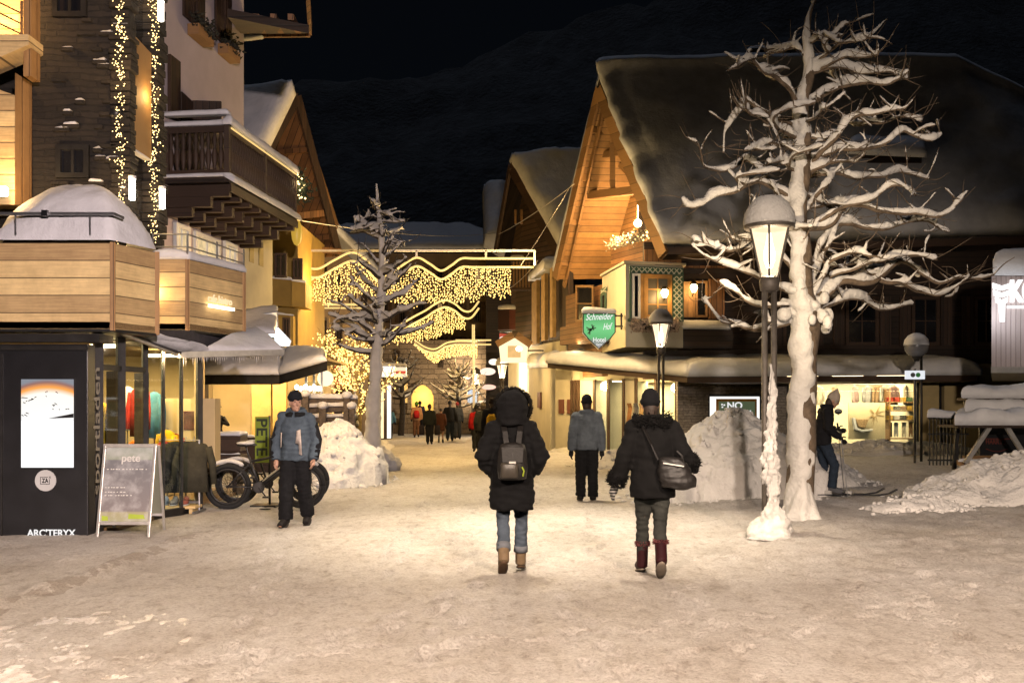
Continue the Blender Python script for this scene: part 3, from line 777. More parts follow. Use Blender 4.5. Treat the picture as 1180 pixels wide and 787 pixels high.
q = MB(); ring = [cb + V((math.cos(2 * PI * k / 40) * .128, 0, math.sin(2 * PI * k / 40) * .128)) for k in range(40)]; q.prism(ring, (0, -.012, 0)); bd = q.build('badge', M['badge'], shop)
q = MB()
for (x0, z0, x1, z1) in ((-.062, -.045, .052, -.039), (-.062, .039, .03, .045), (-.062, -.039, -.056, .039), (.046, -.039, .052, .02)): q.prism([cb + V((x0, -.0125, z0)), cb + V((x1, -.0125, z0)), cb + V((x1, -.0125, z1)), cb + V((x0, -.0125, z1))], (0, -.002, 0))
q.build('badge_frame', M['black'], bd)
text_mesh('lettering', 'ZA', M['black'], bd, cb + V((-.043, -.013, -.025)), (1, 0, 0), (0, 0, 1), .075, .002, .03, width=.08)
text_mesh('lettering', 'X', M['black'], bd, cb + V((.042, -.013, .028)), (1, 0, 0), (0, 0, 1), .035, .002, .02)
M['sign_white'] = glow('lit_white_letters', (1, 1, 1), .8)
text_mesh('lettering', "ARC'TERYX", M['sign_white'], shop, V((X(31.5, d0), d0 - .003, Z(617.5, d0))), (1, 0, 0), (0, 0, 1), .115, .006, .02, width=(88 - 32) / F * 12)
# glazed corner: posts and panes from the black wall round to the awning bar
gp = [P(112, 500, 12.35), P(138, 500, 12.9), P(166, 500, 13.45), P(187, 500, 13.9), P(208, 500, 14.3), P(229, 500, 14.8)]
for p in gp: p.z = 0
q = MB()
for i, p in enumerate(gp):
    w = (.10, .10, .07, .045, .045, .08)[i]; q.box(p + V((0, .03, 1.25)), (w, w, 2.5), -.9)
q.build('glazing_post', M['dark_metal'], shop)
for i in range(5):
    a, b_ = gp[i], gp[i + 1]
    q = MB(); q.prism([a + up * .12, b_ + up * .12, b_ + up * 2.5, a + up * 2.5], (b_ - a).cross(up).normalized() * .012)
    q.build('glass_pane', M['glass'], shop)
    if i in (0, 1): 
        q = MB(); q.bar(a + up * 2.06, b_ + up * 2.06, .06, .07); q.build('transom', M['dark_metal'], shop)
    q = MB(); q.bar(a + up * .06, b_ + up * .06, .07, .12); q.build('plinth', M['dark_metal'], shop)
q = MB(); q.box(lerp(gp[1], gp[2], .80) + V((-.1, .35, 1.0)), (.28, .06, 2.06), -.7); q.box(lerp(gp[0], gp[1], .75) + V((-.1, .25, 1.0)), (.30, .06, 2.06), -.7); q.build('sliding_door', M['black'], shop)
# vertical lettering on the edge of the black wall
text_mesh('lettering', 'sportladen', mat('gold_letters', (.075, .06, .025), .5, .1, 4, 0), shop, P(115, 570, 12.15), (0, 0, 1), (-.75, -.45, 0), .10, .004, .01, width=1.55)
# shop room
q = MB(); ro = [V((-5.15, 12.5, 0)), V((-9.0, 12.5, 0)), V((-9.0, 18.5, 0)), V((-4.4, 18.5, 0))]
q.box((-7.55, 18.6, 1.25), (3.5, .1, 2.5)); q.box((-9.3, 15.5, 1.25), (.1, 6.2, 2.5)); q.prism([V((-4.78, 14.98, 0)), V((-5.80, 18.6, 0)), V((-5.80, 18.6, 2.5)), V((-4.78, 14.98, 2.5))], (.06, 0, 0)); q.build('room_wall', M['lit_wall'], shop)
q = MB(); q.box((-7.1, 15.5, .03), (4.4, 6.2, .06)); q.build('room_floor', M['shop_floor'], shop)
q = MB(); q.prism([V((-9.3, 12.24, 2.5)), V((-5.2, 12.3, 2.5)), V((-4.72, 14.95, 2.5)), V((-5.8, 18.6, 2.5)), V((-9.3, 18.6, 2.5))], (0, 0, .05)); q.build('room_ceiling', M['lit_wall'], shop)
for (x, y) in ((-5.75, 13.7), (-5.6, 16.2), (-7.6, 15.8)):
    q = MB(); q.box((x, y, 2.40), (.7, .16, .04)); q.build('ceiling_lamp', M['ceil_lamp'], shop)
random.seed(21)
cols = ((.50, .30, .02), (.42, .04, .03), (.08, .22, .30), (.45, .42, .38), (.06, .06, .07), (.50, .14, .02), (.12, .20, .08), (.55, .38, .05))
def garment(parent, c, m_, w=.42, h=.7, rz=0.0, name='jacket'):
    """a hanging jacket: sloping shoulders, sleeves and an open hem"""
    q = MB(); R = Matrix.Rotation(rz, 3, 'Z')
    rings = [(c + V((0, 0, 0)), .05, .03), (c + V((0, 0, -.04)), w * .34, .05), (c + V((0, 0, -.10)), w * .42, .065), (c + V((0, 0, -.35)), w * .36, .075), (c + V((0, 0, -h)), w * .42, .085)]
    q.loft([(r_[0], r_[1], r_[2]) for r_ in rings], 12)
    for s_ in (-1, 1): q.tube([c + V((s_ * w * .38, 0, -.08)), c + V((s_ * w * .50, -.01, -.32)), c + V((s_ * w * .54, -.02, -h * .85))], [.06, .055, .045], 8)
    cc = V(c); q.v = [tuple(cc + R @ (V(v) - cc)) for v in q.v]
    o = q.build(name, m_, parent, smooth=True); return o
k = 0
for (px_, y, z, lab, spot_) in ((118, 13.5, 1.62, 'yellow', 'just behind the glass edge of the black panel wall'), (121, 14.3, 1.02, 'orange', 'low behind the glass beside the black panel wall'), (160, 14.6, 1.85, 'red', 'high behind the shop doorway'), (193, 14.9, 1.22, 'yellow', 'low behind the glass above the outdoor clothes rail'), (178, 15.6, 1.8, 'blue', 'hanging high deep in the shop beside the red jacket'), (156, 15.4, 1.05, 'orange', 'low in the shop doorway'), (201, 15.8, 1.15, 'red', 'low in the shop behind the clothes rail'), (214, 16.0, 1.1, 'green', 'low by the lit pale shelf'), (147, 16.4, 1.9, 'white', 'high on the lit back wall of the sports shop'), (186, 16.8, 1.75, 'black', 'high deep inside the sports shop')):
    cdict = {'yellow': (.60, .36, .01), 'orange': (.60, .15, .01), 'red': (.42, .03, .02), 'blue': (.08, .24, .32), 'black': (.03, .03, .03), 'green': (.10, .20, .07), 'white': (.6, .58, .52)}
    x = X(px_, y)
    t = thing('jacket_display', '%s jacket %s' % (lab, spot_), 'jacket', (x, y, 0), 0, 'jackets on show in the sports shop')
    garment(t, V((x, y, z)), cloth(cdict[lab]), .5, .72, -.7)
    q = MB(); q.tube([V((x, y, .05)), V((x, y, z + .03))], .014, 6); q.box((x, y, .07), (.3, .3, .03)); q.build('stand', M['steel'], t)
area((-5.15, 13.6, 2.35), (-6.6, 15.5, 1.0), 130, 1.2, .3, (1, .68, .32)); area((-6.6, 16.0, 2.38), (-6.6, 16.0, 0), 260, 2.5, 2.5, (1, .70, .34))  # first is an added fill on the goods, second the ceiling lamps
sf = thing('display_shelf', 'lit pale shelf with dark picture in the sports shop window', 'shelf', (-5.0, 15.6, 0))
q = MB(); q.box((-5.15, 15.9, 1.15), (.9, .3, 1.1)); q.build('back', M['lit_wall'], sf)
q = MB(); q.box((-5.05, 15.74, 1.35), (.28, .02, .3)); q.build('picture', mat('dark_picture', (.10, .03, .02), .5, .6, 9, 0), sf)

# awning over the glazed corner, bar in front, snow on top
aw = thing('awning', 'striped shop awning with snow and bare dark cloth under the pine balconies', 'awning', P(212, 409, 14.0))
A, B, C, D = P(140, 384, 12.45), P(211, 409, 14.0), P(326, 406, 15.2), P(292, 381, 16.6)
q = MB(); q.prism([A, B, C, D], (0, 0, .02)); q.build('cloth', mat('awning_cloth', (.05, .045, .05), .9, .3, 6, .2), aw)
q = MB(); q.bar(B + V((-.05, -.03, 0)), C, .08, .085); q.tube([B + V((-.06, -.03, 0)), A], .03, 8); q.build('front_bar', M['alu'], aw)
q = MB(); q.patch(A + up * .025, B + up * .03, lerp(B, C, .22) + up * .025 + V((0, .10, 0)), lerp(A, D, .12) + up * .02 , .09, 16, 8, .1, amp=.05)
q.patch(lerp(B, C, .20) + V((0, .05, .03)), C + up * .03 + V((0, .04, 0)), D + up * .02, lerp(lerp(B, C, .45), lerp(A, D, .7), .45) + up * .02, .10, 20, 8, .12, amp=.05)
q.build('snow_layer', M['snow'], aw, smooth=True)
q = MB(); random.seed(2)
for k in range(46):
    p = lerp(B, C, k / 46) + V((0, .02, -.04)); q.spike(p, (0, 0, -1), random.uniform(.02, .13), .009)
q.build('icicle', M['snow_tree'], aw)['kind'] = 'stuff'

# ================================================================ pink house
PX0 = -8.857; pdir = V((.113, 1, 0)).normalized(); pout = V((1, -.113, 0)).normalized()
def pk(px, py, off=0.0):
    d = PX0 / ((px - CX) / F - .113); return P(px, py, d) + pout * off
def pz(px, z, off=0.0):
    d = PX0 / ((px - CX) / F - .113); return V((X(px, d), d, z)) + pout * off
ph = thing('pink_house', 'pink rendered house with dark timber balcony and shuttered windows', 'house', pz(240, 0))
q = MB(); zz = 3.0
q.prism([pz(178, zz), pz(281, zz), pz(281, 12), pz(178, 12)], -pout * 4.0); q.build('wall', M['plaster_pink'], ph)
q = MB(); q.prism([pz(281.2, zz), pz(314, zz), pz(314, 6.35), pz(281.2, 6.35)], -pout * 3.0); q.build('wall', M['plaster_cream'], ph)
q = MB()                                                       # painted pillars on the cream part
for (a, b_) in ((287, 292), (298, 303)): q.prism([pz(a, 5.0, .004), pz(b_, 5.0, .004), pz(b_, 6.2, .004), pz(a, 6.2, .004)], pout * .012)
q.build('painted_pillar', mat('ochre_paint', (.45, .36, .16), .9, .2, 5, .1), ph)
# eaves far up
q = MB(); q.prism([pk(268, -30, .0), pk(283, -30, .0), pk(283, -30, 1.55) + pdir * .5, pk(268, -30, 1.55)], (0, 0, .1))
e0, e1, e2, e3 = P(279, 42, 23.0), P(279, -40, 23.0), P(348, -40, 22.0), P(355, 39, 22.5)
q = MB(); q.prism([P(278, 40, 23.3), P(356, 39, 23.3), P(356, 39, 19), P(262, 20, 19)], (0, 0, .16)); q.build('eaves', M['timber_dark'], ph)
q = MB()
q.bar(P(356, 39, 23.4) + V((.03, 0, .1)), P(349, -60, 20) + V((.03, 0, .1)), .08, .3); q.bar(P(278, 41, 23.35) + V((0, .03, .08)), P(357, 40, 23.35) + V((0, .03, .08)), .08, .26)
for k in range(4): q.bar(P(284 + 20 * k, 36, 23.1), P(275 + 20 * k, 20, 20), .12, .12)
q.build('eaves_board', M['timber'], ph)
q = MB()
for k in range(6): q.ell(P(280 + 4 * k, 43, 23.3), (.09, .16, .10 - .012 * k), 8)
fuse(q.build('snow_lip', M['snow'], ph, smooth=True), .03, 2)
# shuttered windows with flower boxes, high up
for (a, b_, t, bo) in ((209, 232, -60, 30), (246, 263, -20, 50)):
    bot = lambda p_, s_: 470 - (470 - s_) * 1.0
    dA = PX0 / ((a - CX) / F - .113)
    z0 = Z(bo + 8, PX0 / ((b_ - CX) / F - .113)); z1 = z0 + 1.5
    mid = lerp(a, b_, .35); mid2 = lerp(a, b_, .72)
    window(ph, pz(mid, z0, .01), pz(mid2, z0, .01), pz(mid2, z1, .01), pz(mid, z1, .01), pout, M['beam_dark'], M['dark_pane'], .06, (2, 3))
    for (u, v) in ((a, mid - .5), (mid2 + .5, b_ + 1)):
        q = MB(); q.prism([pz(u, z0, .02), pz(v, z0, .02), pz(v, z1, .02), pz(u, z1, .02)], pout * .05); q.build('shutter', M['timber_dark_up'], ph)
    q = MB(); q.prism([pz(mid - 2, z0 - .30, .02), pz(b_ + 1, z0 - .30, .02), pz(b_ + 1, z0 - .08, .02), pz(mid - 2, z0 - .08, .02)], pout * .24); fb = q.build('flower_box', M['beam'], ph)
    q = MB(); rnd = random.Random(a)
    for k in range(160):
        p = pz(rnd.uniform(mid - 3, b_ + 2), z0 - .06 + rnd.uniform(-.12, .22), rnd.uniform(.05, .34)); q.spike(p, (rnd.uniform(-1, 1), rnd.uniform(-1, 1), rnd.uniform(-.6, 1)), rnd.uniform(.05, .14), .03)
    q.build('plant', mat('dry_plant', (.03, .03, .02), .9, .5, 9, .2), fb)
# balcony door with open shutter
zf = Z(146, PX0 / ((215 - CX) / F - .113))
q = MB(); q.prism([pz(192, zf, .02), pz(204, zf, .02), pz(204, zf + 1.15, .02), pz(192, zf + 1.15, .02)], pout * .06); q.build('balcony_door', M['timber_dark_up'], ph)
q = MB(); q.prism([pk(206, 150, .02), pk(219, 150, .02), pk(219, 118, .02), pk(206, 106, .02)], pout * .05); q.prism([pk(220, 150, .03), pk(222, 150, .6), pk(222, 118, .6), pk(220, 116, .03)], pdir * .05); q.build('shutter', M['timber_dark_up'], ph)
# lit windows below the balcony
for (a, b_, t, bo) in ((199.5, 216, 256, 288), (222, 251, 266, 292), (256.5, 270.5, 277, 298)):
    z1 = Z(t, PX0 / ((a - CX) / F - .113)); z0 = z1 - .95
    q = MB(); m_ = glow('lit_window_%d' % a, (1, .78, .45), .75, var=.5, scale=6); 
    f = window(ph, pz(a, z0, .005), pz(b_, z0, .005), pz(b_, z1, .005), pz(a, z1, .005), pout, M['white_paint'], m_, .09, (2, 2), .07)
plight(pk(215, 300, .8), 16, (1, .62, .28), .2)
# the long dark timber balcony
bal = thing('balcony', 'dark carved timber balcony with snow-laden rails on the pink house', 'balcony', pk(191, 210))
Lb = 3.9; ob_ = 1.25
n0 = pz(190, Z(206, 19.5)); n0.z = 5.98; 
def bp(s_, o_, z): return n0 + pdir * s_ + pout * o_ + V((0, 0, z))
q = MB(); q.prism([bp(-.05, 0, -.12), bp(Lb + .05, 0, -.12), bp(Lb + .05, ob_ + .05, -.12), bp(-.05, ob_ + .05, -.12)], (0, 0, .10)); q.build('deck', M['timber_dark'], bal)
q = MB()
for z, w in ((.08, .09), (.90, .12)):
    q.bar(bp(0, .0, z), bp(0, ob_ + .03, z), .07, w); q.bar(bp(0, ob_, z), bp(Lb, ob_, z), .07, w); q.bar(bp(Lb, 0, z), bp(Lb, ob_, z), .07, w)
for s_, o_ in ((0, .04), (0, ob_), (Lb, ob_), (Lb * .5, ob_)): q.bar(bp(s_, o_, -.1), bp(s_, o_, 1.02), .10, .10)
q.build('rail', M['beam_dark'], bal)
q = MB()
def baluster(p): q.lathe([(.03, .12), (.03, .18), (.055, .30), (.06, .42), (.03, .56), (.055, .70), (.03, .80), (.03, .86)], 8, p)
for k in range(1, 10): baluster(bp(0, ob_ * k / 10, 0))
for k in range(1, 30): baluster(bp(Lb * k / 30, ob_, 0))
q.build('baluster', M['beam_dark'], bal, smooth=True)['kind'] = 'stuff'
q = MB()
for (a, b_) in ((bp(-.07, -.02, .97), bp(-.07, ob_ + .09, .97)), (bp(-.07, -.02, 1.17), bp(-.07, ob_ + .05, 1.17))):
    q.patch(a, b_, b_ + pdir * .16, a + pdir * .16, .10, 14, 5, .07, amp=.03)
q.patch(bp(-.07, ob_ + .10, .97), bp(Lb + .05, ob_ + .10, .97), bp(Lb + .05, ob_ - .08, .97), bp(-.07, ob_ - .08, .97), .17, 30, 5, .08, amp=.05)
q.patch(bp(-.1, -.02, -.02), bp(-.1, ob_ + .14, -.02), bp(.14, ob_ + .14, -.02), bp(.14, -.02, -.02), .09, 14, 5, .07, amp=.03)
q.patch(bp(-.1, ob_ + .16, -.14), bp(Lb + .05, ob_ + .16, -.14), bp(Lb + .05, ob_ - .04, -.02), bp(-.1, ob_ - .04, -.02), .13, 30, 5, .08, amp=.04)
q.build('snow_rim', M['snow'], bal, smooth=True)
q = MB(); q.bar(bp(.05, ob_ + .06, .93), bp(Lb, ob_ + .06, .93), .02, .025); q.build('light_strip', M['tube_light'], bal)
q = MB(); r = MB()
for k in range(8):
    s_ = .1 + k * (Lb - .2) / 7
    q.bar(bp(s_, -.05, -.26), bp(s_, ob_ + .02, -.26), .13, .22); q.bar(bp(s_, -.05, -.47), bp(s_, ob_ * .72, -.47), .13, .19)
    q.bar(bp(s_, -.05, -.66), bp(s_, ob_ * .42, -.66), .12, .17)
    r.bar(bp(s_ - .07, .1, -.575), bp(s_ - .07, ob_ * .66, -.575), .012, .012)
q.build('bracket_beam', M['beam_dark'], bal)
q = MB(); q.prism([bp(-.02, ob_ + .05, -.14), bp(Lb, ob_ + .05, -.14), bp(Lb, ob_ + .05, -.30), bp(-.02, ob_ + .05, -.30)], pout * .04); q.build('fascia', M['beam_dark'], bal)
# bulbs and evergreen sprays on the far end of the balcony
gr_ = thing('garland', 'evergreen garland with dangling bulbs on the far corner of the dark balcony', 'garland', bp(Lb, ob_, .9))
q = MB(); rnd = random.Random(4); e_ = P(343, 200, 23.4)
for k in range(420):
    u = rnd.random(); p = lerp(P(335, 203, 23.3), P(349, 225, 23.3), u) + V([rnd.gauss(0, .12) for _ in range(3)]); q.spike(p, [rnd.gauss(0, 1) for _ in range(3)], rnd.uniform(.08, .2), .025)
q.build('spray', mat('evergreen', (.03, .045, .025), .9, .4, 9, .2), gr_)
pts = [lerp(P(335, 200, 23.15), P(349, 225, 23.15), rnd.random()) + V([rnd.gauss(0, .11) for _ in range(3)]) for _ in range(26)] + [P(338.5, 203 + 6.4 * k, 23.2) for k in range(9)]
bulbs(gr_, pts, .028, M['bulb_white'], 3)
plight(P(343, 212, 22.9), 9, (1, .7, .35), .15)

# ================================================================ second shop: canopy and lit window
s2 = thing('boutique', 'yellow lit boutique window with snow-topped canopy under the pink house', 'shop', P(300, 540, 22.6))
K0, K1, K2 = P(222, 443, 22.6), P(322, 443, 22.4), P(377, 427, 21.0)
bk = V((.1, 2.6, .95))
q = MB(); q.prism([K0, K1, K1 + up * .22, K0 + up * .22], (0, .06, 0)); q.prism([K1, K2, K2 + up * .20, K1 + up * .22], (-.02, .06, 0)); q.build('canopy_fascia', M['dark_metal'], s2)
q = MB(); q.prism([K0 + up * .2, K1 + up * .2, K1 + V((-.3, 2.2, .9)), K0 + V((.0, 2.2, .9))], (0, 0, -.04)); q.prism([K1 + up * .2, K2 + up * .18, K2 + V((-.5, 2.4, .5)), K1 + V((-.3, 2.2, .9))], (0, 0, -.04)); q.build('canopy', M['timber_dark'], s2)
q = MB(); q.patch(K0 + up * .215, K1 + up * .215, K1 + V((-.3, 2.2, .92)), K0 + V((0, 2.2, .92)), .16, 20, 8, .25, amp=.06)
q.patch(K1 + up * .215, K2 + up * .2, K2 + V((-.5, 2.4, .52)), K1 + V((-.3, 2.2, .92)), .16, 14, 8, .25, amp=.06); q.build('snow_layer', M['snow'], s2, smooth=True)
q = MB()
yb = 24.2
q.box((X(160, yb), yb, 1.1), (X(236, yb) - X(110, yb) - 1.0, .2, 2.2)); q.box((X(235, 24), 24.0, 1.2), (.14, .3, 2.4)); q.build('pier', M['timber_dark_up'], s2)
q = MB(); q.box((X(293, yb), yb - .05, (Z(504, yb)) / 2), (X(352, yb) - X(235, yb), .25, Z(504, yb))); q.build('sill_wall', M['beam_dark'], s2)
q = MB(); q.patch(V((X(234, 24), 23.95, Z(503.5, 24))), V((X(292, 24), 23.95, Z(503.5, 24))), V((X(292, 24), 24.2, Z(503.5, 24))), V((X(234, 24), 24.2, Z(503.5, 24))), .06, 12, 5, .06); q.build('snow_sill', M['snow'], s2, smooth=True)
q = MB(); q.box((X(285, 27.4), 27.4, 1.4), (4.6, .1, 2.8)); q.box((X(232, 26.5), 25.8, 1.4), (.1, 3.2, 2.8)); q.build('room_wall', M['lit_wall'], s2)
q = MB(); q.box((X(305, 26.6), 26.4, 1.55), (.5, .3, 1.5)); q.box((X(327, 26.6), 26.2, 1.6), (.35, .2, 1.6)); q.build('room_pillar', mat('amber_panel', (.55, .34, .10), .8, .2, 3, .1), s2)
q = MB(); q.box((X(290, 25.8), 25.8, .5), (5, 3.2, .05)); q.build('room_floor', M['shop_floor'], s2)
q = MB(); q.box((X(285, 25.8), 25.8, 2.75), (4.6, 3.2, .06)); q.build('room_ceiling', M['lit_wall'], s2)
for x in (250, 300, 338):
    q = MB(); q.box((X(x, 25.2), 25.2, 2.68), (.5, .25, .05)); q.build('ceiling_lamp', M['ceil_lamp'], s2)
q = MB()
for x in (353, 362, 371): q.box((X(x, 24), 24, 1.3), (.05, .08, 2.6))
q.build('glazing_post', M['alu'], s2)
q = MB(); q.prism([P(353, 520, 24.3), P(371, 520, 24.3), P(371, 440, 24.3), P(353, 440, 24.3)], (0, .02, 0)); q.build('glass_pane', M['glass'], s2)
q = MB()
for k in range(6):
    q.ell(P(342 + 5 * k, 446 + (k % 2) * 2, 23.9), (.05, .05, .06), 8)
area((X(285, 25.7), 25.7, 2.66), (X(285, 25.7), 26.4, 0), 330, 3.4, 1.6, (1, .72, .36))
q.build('pendant_lamp', M['white_lamp'], s2, smooth=True)['kind'] = 'stuff'
plight(P(352, 398, 19.3), 150, (1, .64, .28), .2)  # added fill warming the canopy snow
plight(P(300, 424, 20.3), 50, (1, .62, .26), .2)  # another added fill, low in front of the canopy
# figure display in the window
dp = thing('mannequin', 'dark-suited display mannequin standing in the yellow boutique window', 'mannequin', P(248, 503, 25.0))
bz = Z(503, 25.0); c = V((X(248, 25), 25.0, bz)); q = MB()
q.loft([(c + up * .0, .24, .14), (c + up * .2, .17, .12), (c + up * .42, .22, .13), (c + up * .52, .20, .10), (c + up * .58, .06, .06)], 12)
for s_ in (-1, 1): q.tube([c + V((s_ * .20, 0, .48)), c + V((s_ * .33, -.05, .30)), c + V((s_ * .22, -.16, .36))], [.06, .05, .04], 8)
q.build('suit', cloth((.025, .02, .018)), dp, smooth=True)
q = MB(); q.ell(c + V((0, -.02, .69)), (.08, .09, .11), 10); q.build('head', mat('skin_display', (.45, .30, .20), .6, .1, 3, 0), dp, smooth=True)
q = MB(); q.lathe([(.16, .74), (.17, .755), (.10, .77), (.09, .86), (.02, .875)], 14, c); q.build('hat', cloth((.03, .02, .015)), dp, smooth=True)

# white box sign / snowy lit dormer at the corner of the canopy
bs = thing('light_box', 'bluish-white lit box sign with snow lip above the boutique canopy', 'sign', P(318, 392, 20.5))
d_ = 20.5
poly = [P(301, 361, d_), P(320, 358, d_), P(321, 377, d_), P(336, 393, d_), P(334, 399, d_), P(314, 398, d_), P(303, 378, d_)]
q = MB(); q.prism(poly, (-.5, .55, .0)); q.build('housing', M['steel'], bs)
M['led_white'] = glow('led_white', (.80, .90, 1.0), 2.2)
q = MB(); q.prism([P(303, 362, d_ - .02), P(319, 360, d_ - .02), P(320, 376, d_ - .02), P(304, 378, d_ - .02)], (0, -.03, 0)); q.build('light_panel', mat('frosted_panel', (.75, .80, .82), .5, .1, 5, .1), bs)
q = MB(); q.prism([P(304.5, 379, d_ - .02), P(320.5, 378, d_ - .02), P(335, 393, d_ - .02), P(333, 398, d_ - .02), P(314.5, 397, d_ - .02)], (0, -.04, 0)); q.build('light_panel', M['led_white'], bs)
q = MB(); q.ell(P(314, 391, d_ - .08), (.05, .03, .05), 10); q.build('spot', M['black'], bs, smooth=True)
plight(P(318, 404, 20.2), 14, (.85, .92, 1.0), .12)
q = MB(); q.patch(P(282, 385, 19.0), P(318, 385, 19.0), P(320, 358, 21.5), P(280, 361, 21.5), .14, 14, 10, .3, amp=.06); q.build('snow_lip', M['snow'], bs, smooth=True)

# bench with planter, jackets on the clothes rail, tray, board, flag
pl = thing('planter_box', 'long dark brown planter box with snow rims below the boutique window', 'planter', P(255, 545, 17.6))
pz0 = 17.6
for (py0, py1) in ((502, 520), (524, 541)):
    q = MB(); q.prism([P(229, py1, pz0), P(277, py1, pz0), P(277, py0, pz0), P(229, py0, pz0)], (.0, .5, 0)); q.build('trough', M['beam_dark'], pl, bevel=.01)
q = MB(); q.patch(P(229, 502, pz0), P(277, 502, pz0), P(277, 502, pz0) + V((0, .5, 0)), P(229, 502, pz0) + V((0, .5, 0)), .05, 14, 6, .06); q.patch(P(229, 523.5, pz0 - .1), P(277, 523.5, pz0 - .1), P(277, 523.5, pz0 + .1), P(229, 523.5, pz0 + .1), .03, 14, 5, .04); q.build('snow_rim', M['snow'], pl, smooth=True)
q = MB()
for x in (232, 274): q.box((X(x, pz0 + .25), pz0 + .25, .24), (.08, .4, .5))
q.build('foot', M['beam_dark'], pl)

rk = thing('clothes_rail', 'low steel clothes rail standing on snow in front of the sports shop', 'clothes rail', G(205, 590))
rb = G(206, 592); zr = Z(507, rb.y)
q = MB(); q.tube([rb + V((-.28, 0, .02)), V((rb.x - .28, rb.y, zr)), V((rb.x + .30, rb.y, zr)), rb + V((.30, 0, .02))], .016, 8)
q.bar(rb + V((-.28, -.28, .03)), rb + V((-.28, .28, .03)), .03, .03); q.bar(rb + V((.30, -.28, .03)), rb + V((.30, .28, .03)), .03, .03)
q.bar(rb + V((-.28, 0, .16)), rb + V((.3, 0, .16)), .03, .03); q.build('frame', M['steel'], rk)
for k, (cx_, cl, lab) in enumerate(((-.20, (.30, .03, .03), 'dark red jacket on the clothes rail beside the sandwich board'), (-.06, (.03, .028, .02), 'olive black jacket in the middle of the clothes rail'), (.10, (.018, .018, .02), 'long black jacket on the clothes rail, before the planter'), (.22, (.05, .045, .03), 'dark khaki jacket on the clothes rail end near the bicycles'))):
    t = thing('jacket', lab, 'jacket', rb + V((cx_, 0, 0)), 0, 'jackets on the outdoor clothes rail')
    o = garment(t, V((rb.x + cx_, rb.y, zr - .02)), cloth(cl), .52, .74 if k else .35, 1.15 - .28 * k); 
    q = MB(); q.tube([V((rb.x + cx_, rb.y, zr - .03)), V((rb.x + cx_, rb.y + .02, zr + .05)), V((rb.x + cx_ + .02, rb.y, zr + .03))], .006, 6); q.build('hanger', M['steel'], t)
tr = thing('shoe_bench', 'low wooden bench with pale trainers under the clothes rail', 'bench', G(205, 596))
q = MB(); q.box(rb + V((-.02, -.05, .10)), (.66, .34, .04)); q.build('top', M['pine'], tr, bevel=.006)
q = MB()
for x_ in (-.28, .24): q.box(rb + V((x_, -.05, .03)), (.05, .3, .12))
q.build('leg', M['pine'], tr)
for k, (x_, c_) in enumerate(((-.18, (.4, .45, .5)), (-.04, (.25, .24, .23)), (.12, (.4, .12, .08)))):
    t = thing('trainer', ('pale blue trainer', 'grey trainer', 'reddish trainer')[k] + ' on the low bench under the clothes rail', 'shoe', rb + V((x_, -.1, .12)), 0, 'trainers on the bench')
    q = MB(); q.ell(rb + V((x_, -.10, .165)), (.05, .13, .05), 10); q.ell(rb + V((x_, -.02, .20)), (.045, .06, .06), 10); u_ = q.build('upper', cloth(c_), t, smooth=True); fuse(u_, .012, 2)
    q = MB(); q.ell(rb + V((x_, -.09, .132)), (.052, .14, .014), 10); q.build('sole', M['white_paint'], t, smooth=True)

# sandwich board
sb = thing('sandwich_board', 'grey framed sandwich board with chalky notice standing on the snow', 'sandwich board', G(150, 617))
bl, br = G(113, 620), G(168, 620); bl = V((bl.x, 11.9, 0.0)); br = V((br.x, 11.9, 0))
zlo, zhi = Z(596, 11.9), Z(514, 11.9); lean = .16
bl.x, br.x = X(115, 11.9), X(173, 11.9); tl = V((X(121, 12.05), 12.06, zhi)); trr = V((X(179, 12.05), 12.06, zhi))
bl0 = V((X(112, 11.86), 11.86, 0)); br0 = V((X(171, 11.86), 11.86, 0))
f1 = lerp(bl0, tl, .16); f2 = lerp(br0, trr, .16)
q = MB()
q.bar(bl0, tl, .035, .03); q.bar(br0, trr, .035, .03); q.bar(tl + V((-.02, 0, 0)), trr + V((.02, 0, 0)), .03, .045); q.bar(f1, f2, .03, .04)
q.build('frame', M['alu'], sb, bevel=.005)
n_ = (f2 - f1).cross(tl - f1).normalized()
if n_.y > 0: n_ = -n_
m, nt, b, o = _nt('board_notice')
tc = nt.nodes.new('ShaderNodeTexCoord'); sp = nt.nodes.new('ShaderNodeSeparateXYZ'); nt.links.new(tc.outputs['Generated'], sp.inputs[0])
na = tex(nt, 6, 5); 
cc = ramp(nt, sp.outputs[2], [(0, (.30, .30, .20)), (.12, (.30, .28, .17)), (.14, (.19, .17, .17)), (.82, (.16, .16, .17)), (.84, (.26, .29, .23)), (1, (.30, .33, .30))])
cc = mixc(nt, ramp(nt, na, [(.45, (0, 0, 0)), (.75, (.6, .6, .6))]), cc, (.5, .5, .5))
nt.links.new(cc, b.inputs['Base Color']); b.inputs['Roughness'].default_value = .25
q = MB(); q.prism([f1 + V((.015, .004, .02)), f2 + V((-.015, .004, .02)), trr + V((-.02, .004, -.02)), tl + V((.02, .004, -.02))], n_ * .008); pan = q.build('panel', m, sb)
xd = (f2 - f1).normalized(); yd = (tl - f1).normalized()
M['chalk'] = mat('chalk', (.55, .53, .5), .8, .1, 9, 0); M['lime'] = mat('lime_paint', (.28, .36, .03), .6, .15, 4, 0)
text_mesh('lettering', 'pete', M['chalk'], sb, lerp(f1, f2, .36) + yd * .74 + n_ * .009, xd, yd, .13, .003, .015, width=.22)
rnd = random.Random(9); q = MB()
def scribble(u0, u1, v, h):
    u = u0
    while u < u1:
        w = rnd.uniform(.012, .03); a = lerp(f1, f2, u) + yd * v + n_ * .0095
        q.prism([a, a + xd * w, a + xd * w + yd * h * rnd.uniform(.6, 1), a + yd * h * rnd.uniform(.6, 1)], n_ * .001); u += (w + rnd.uniform(.006, .03)) / .6
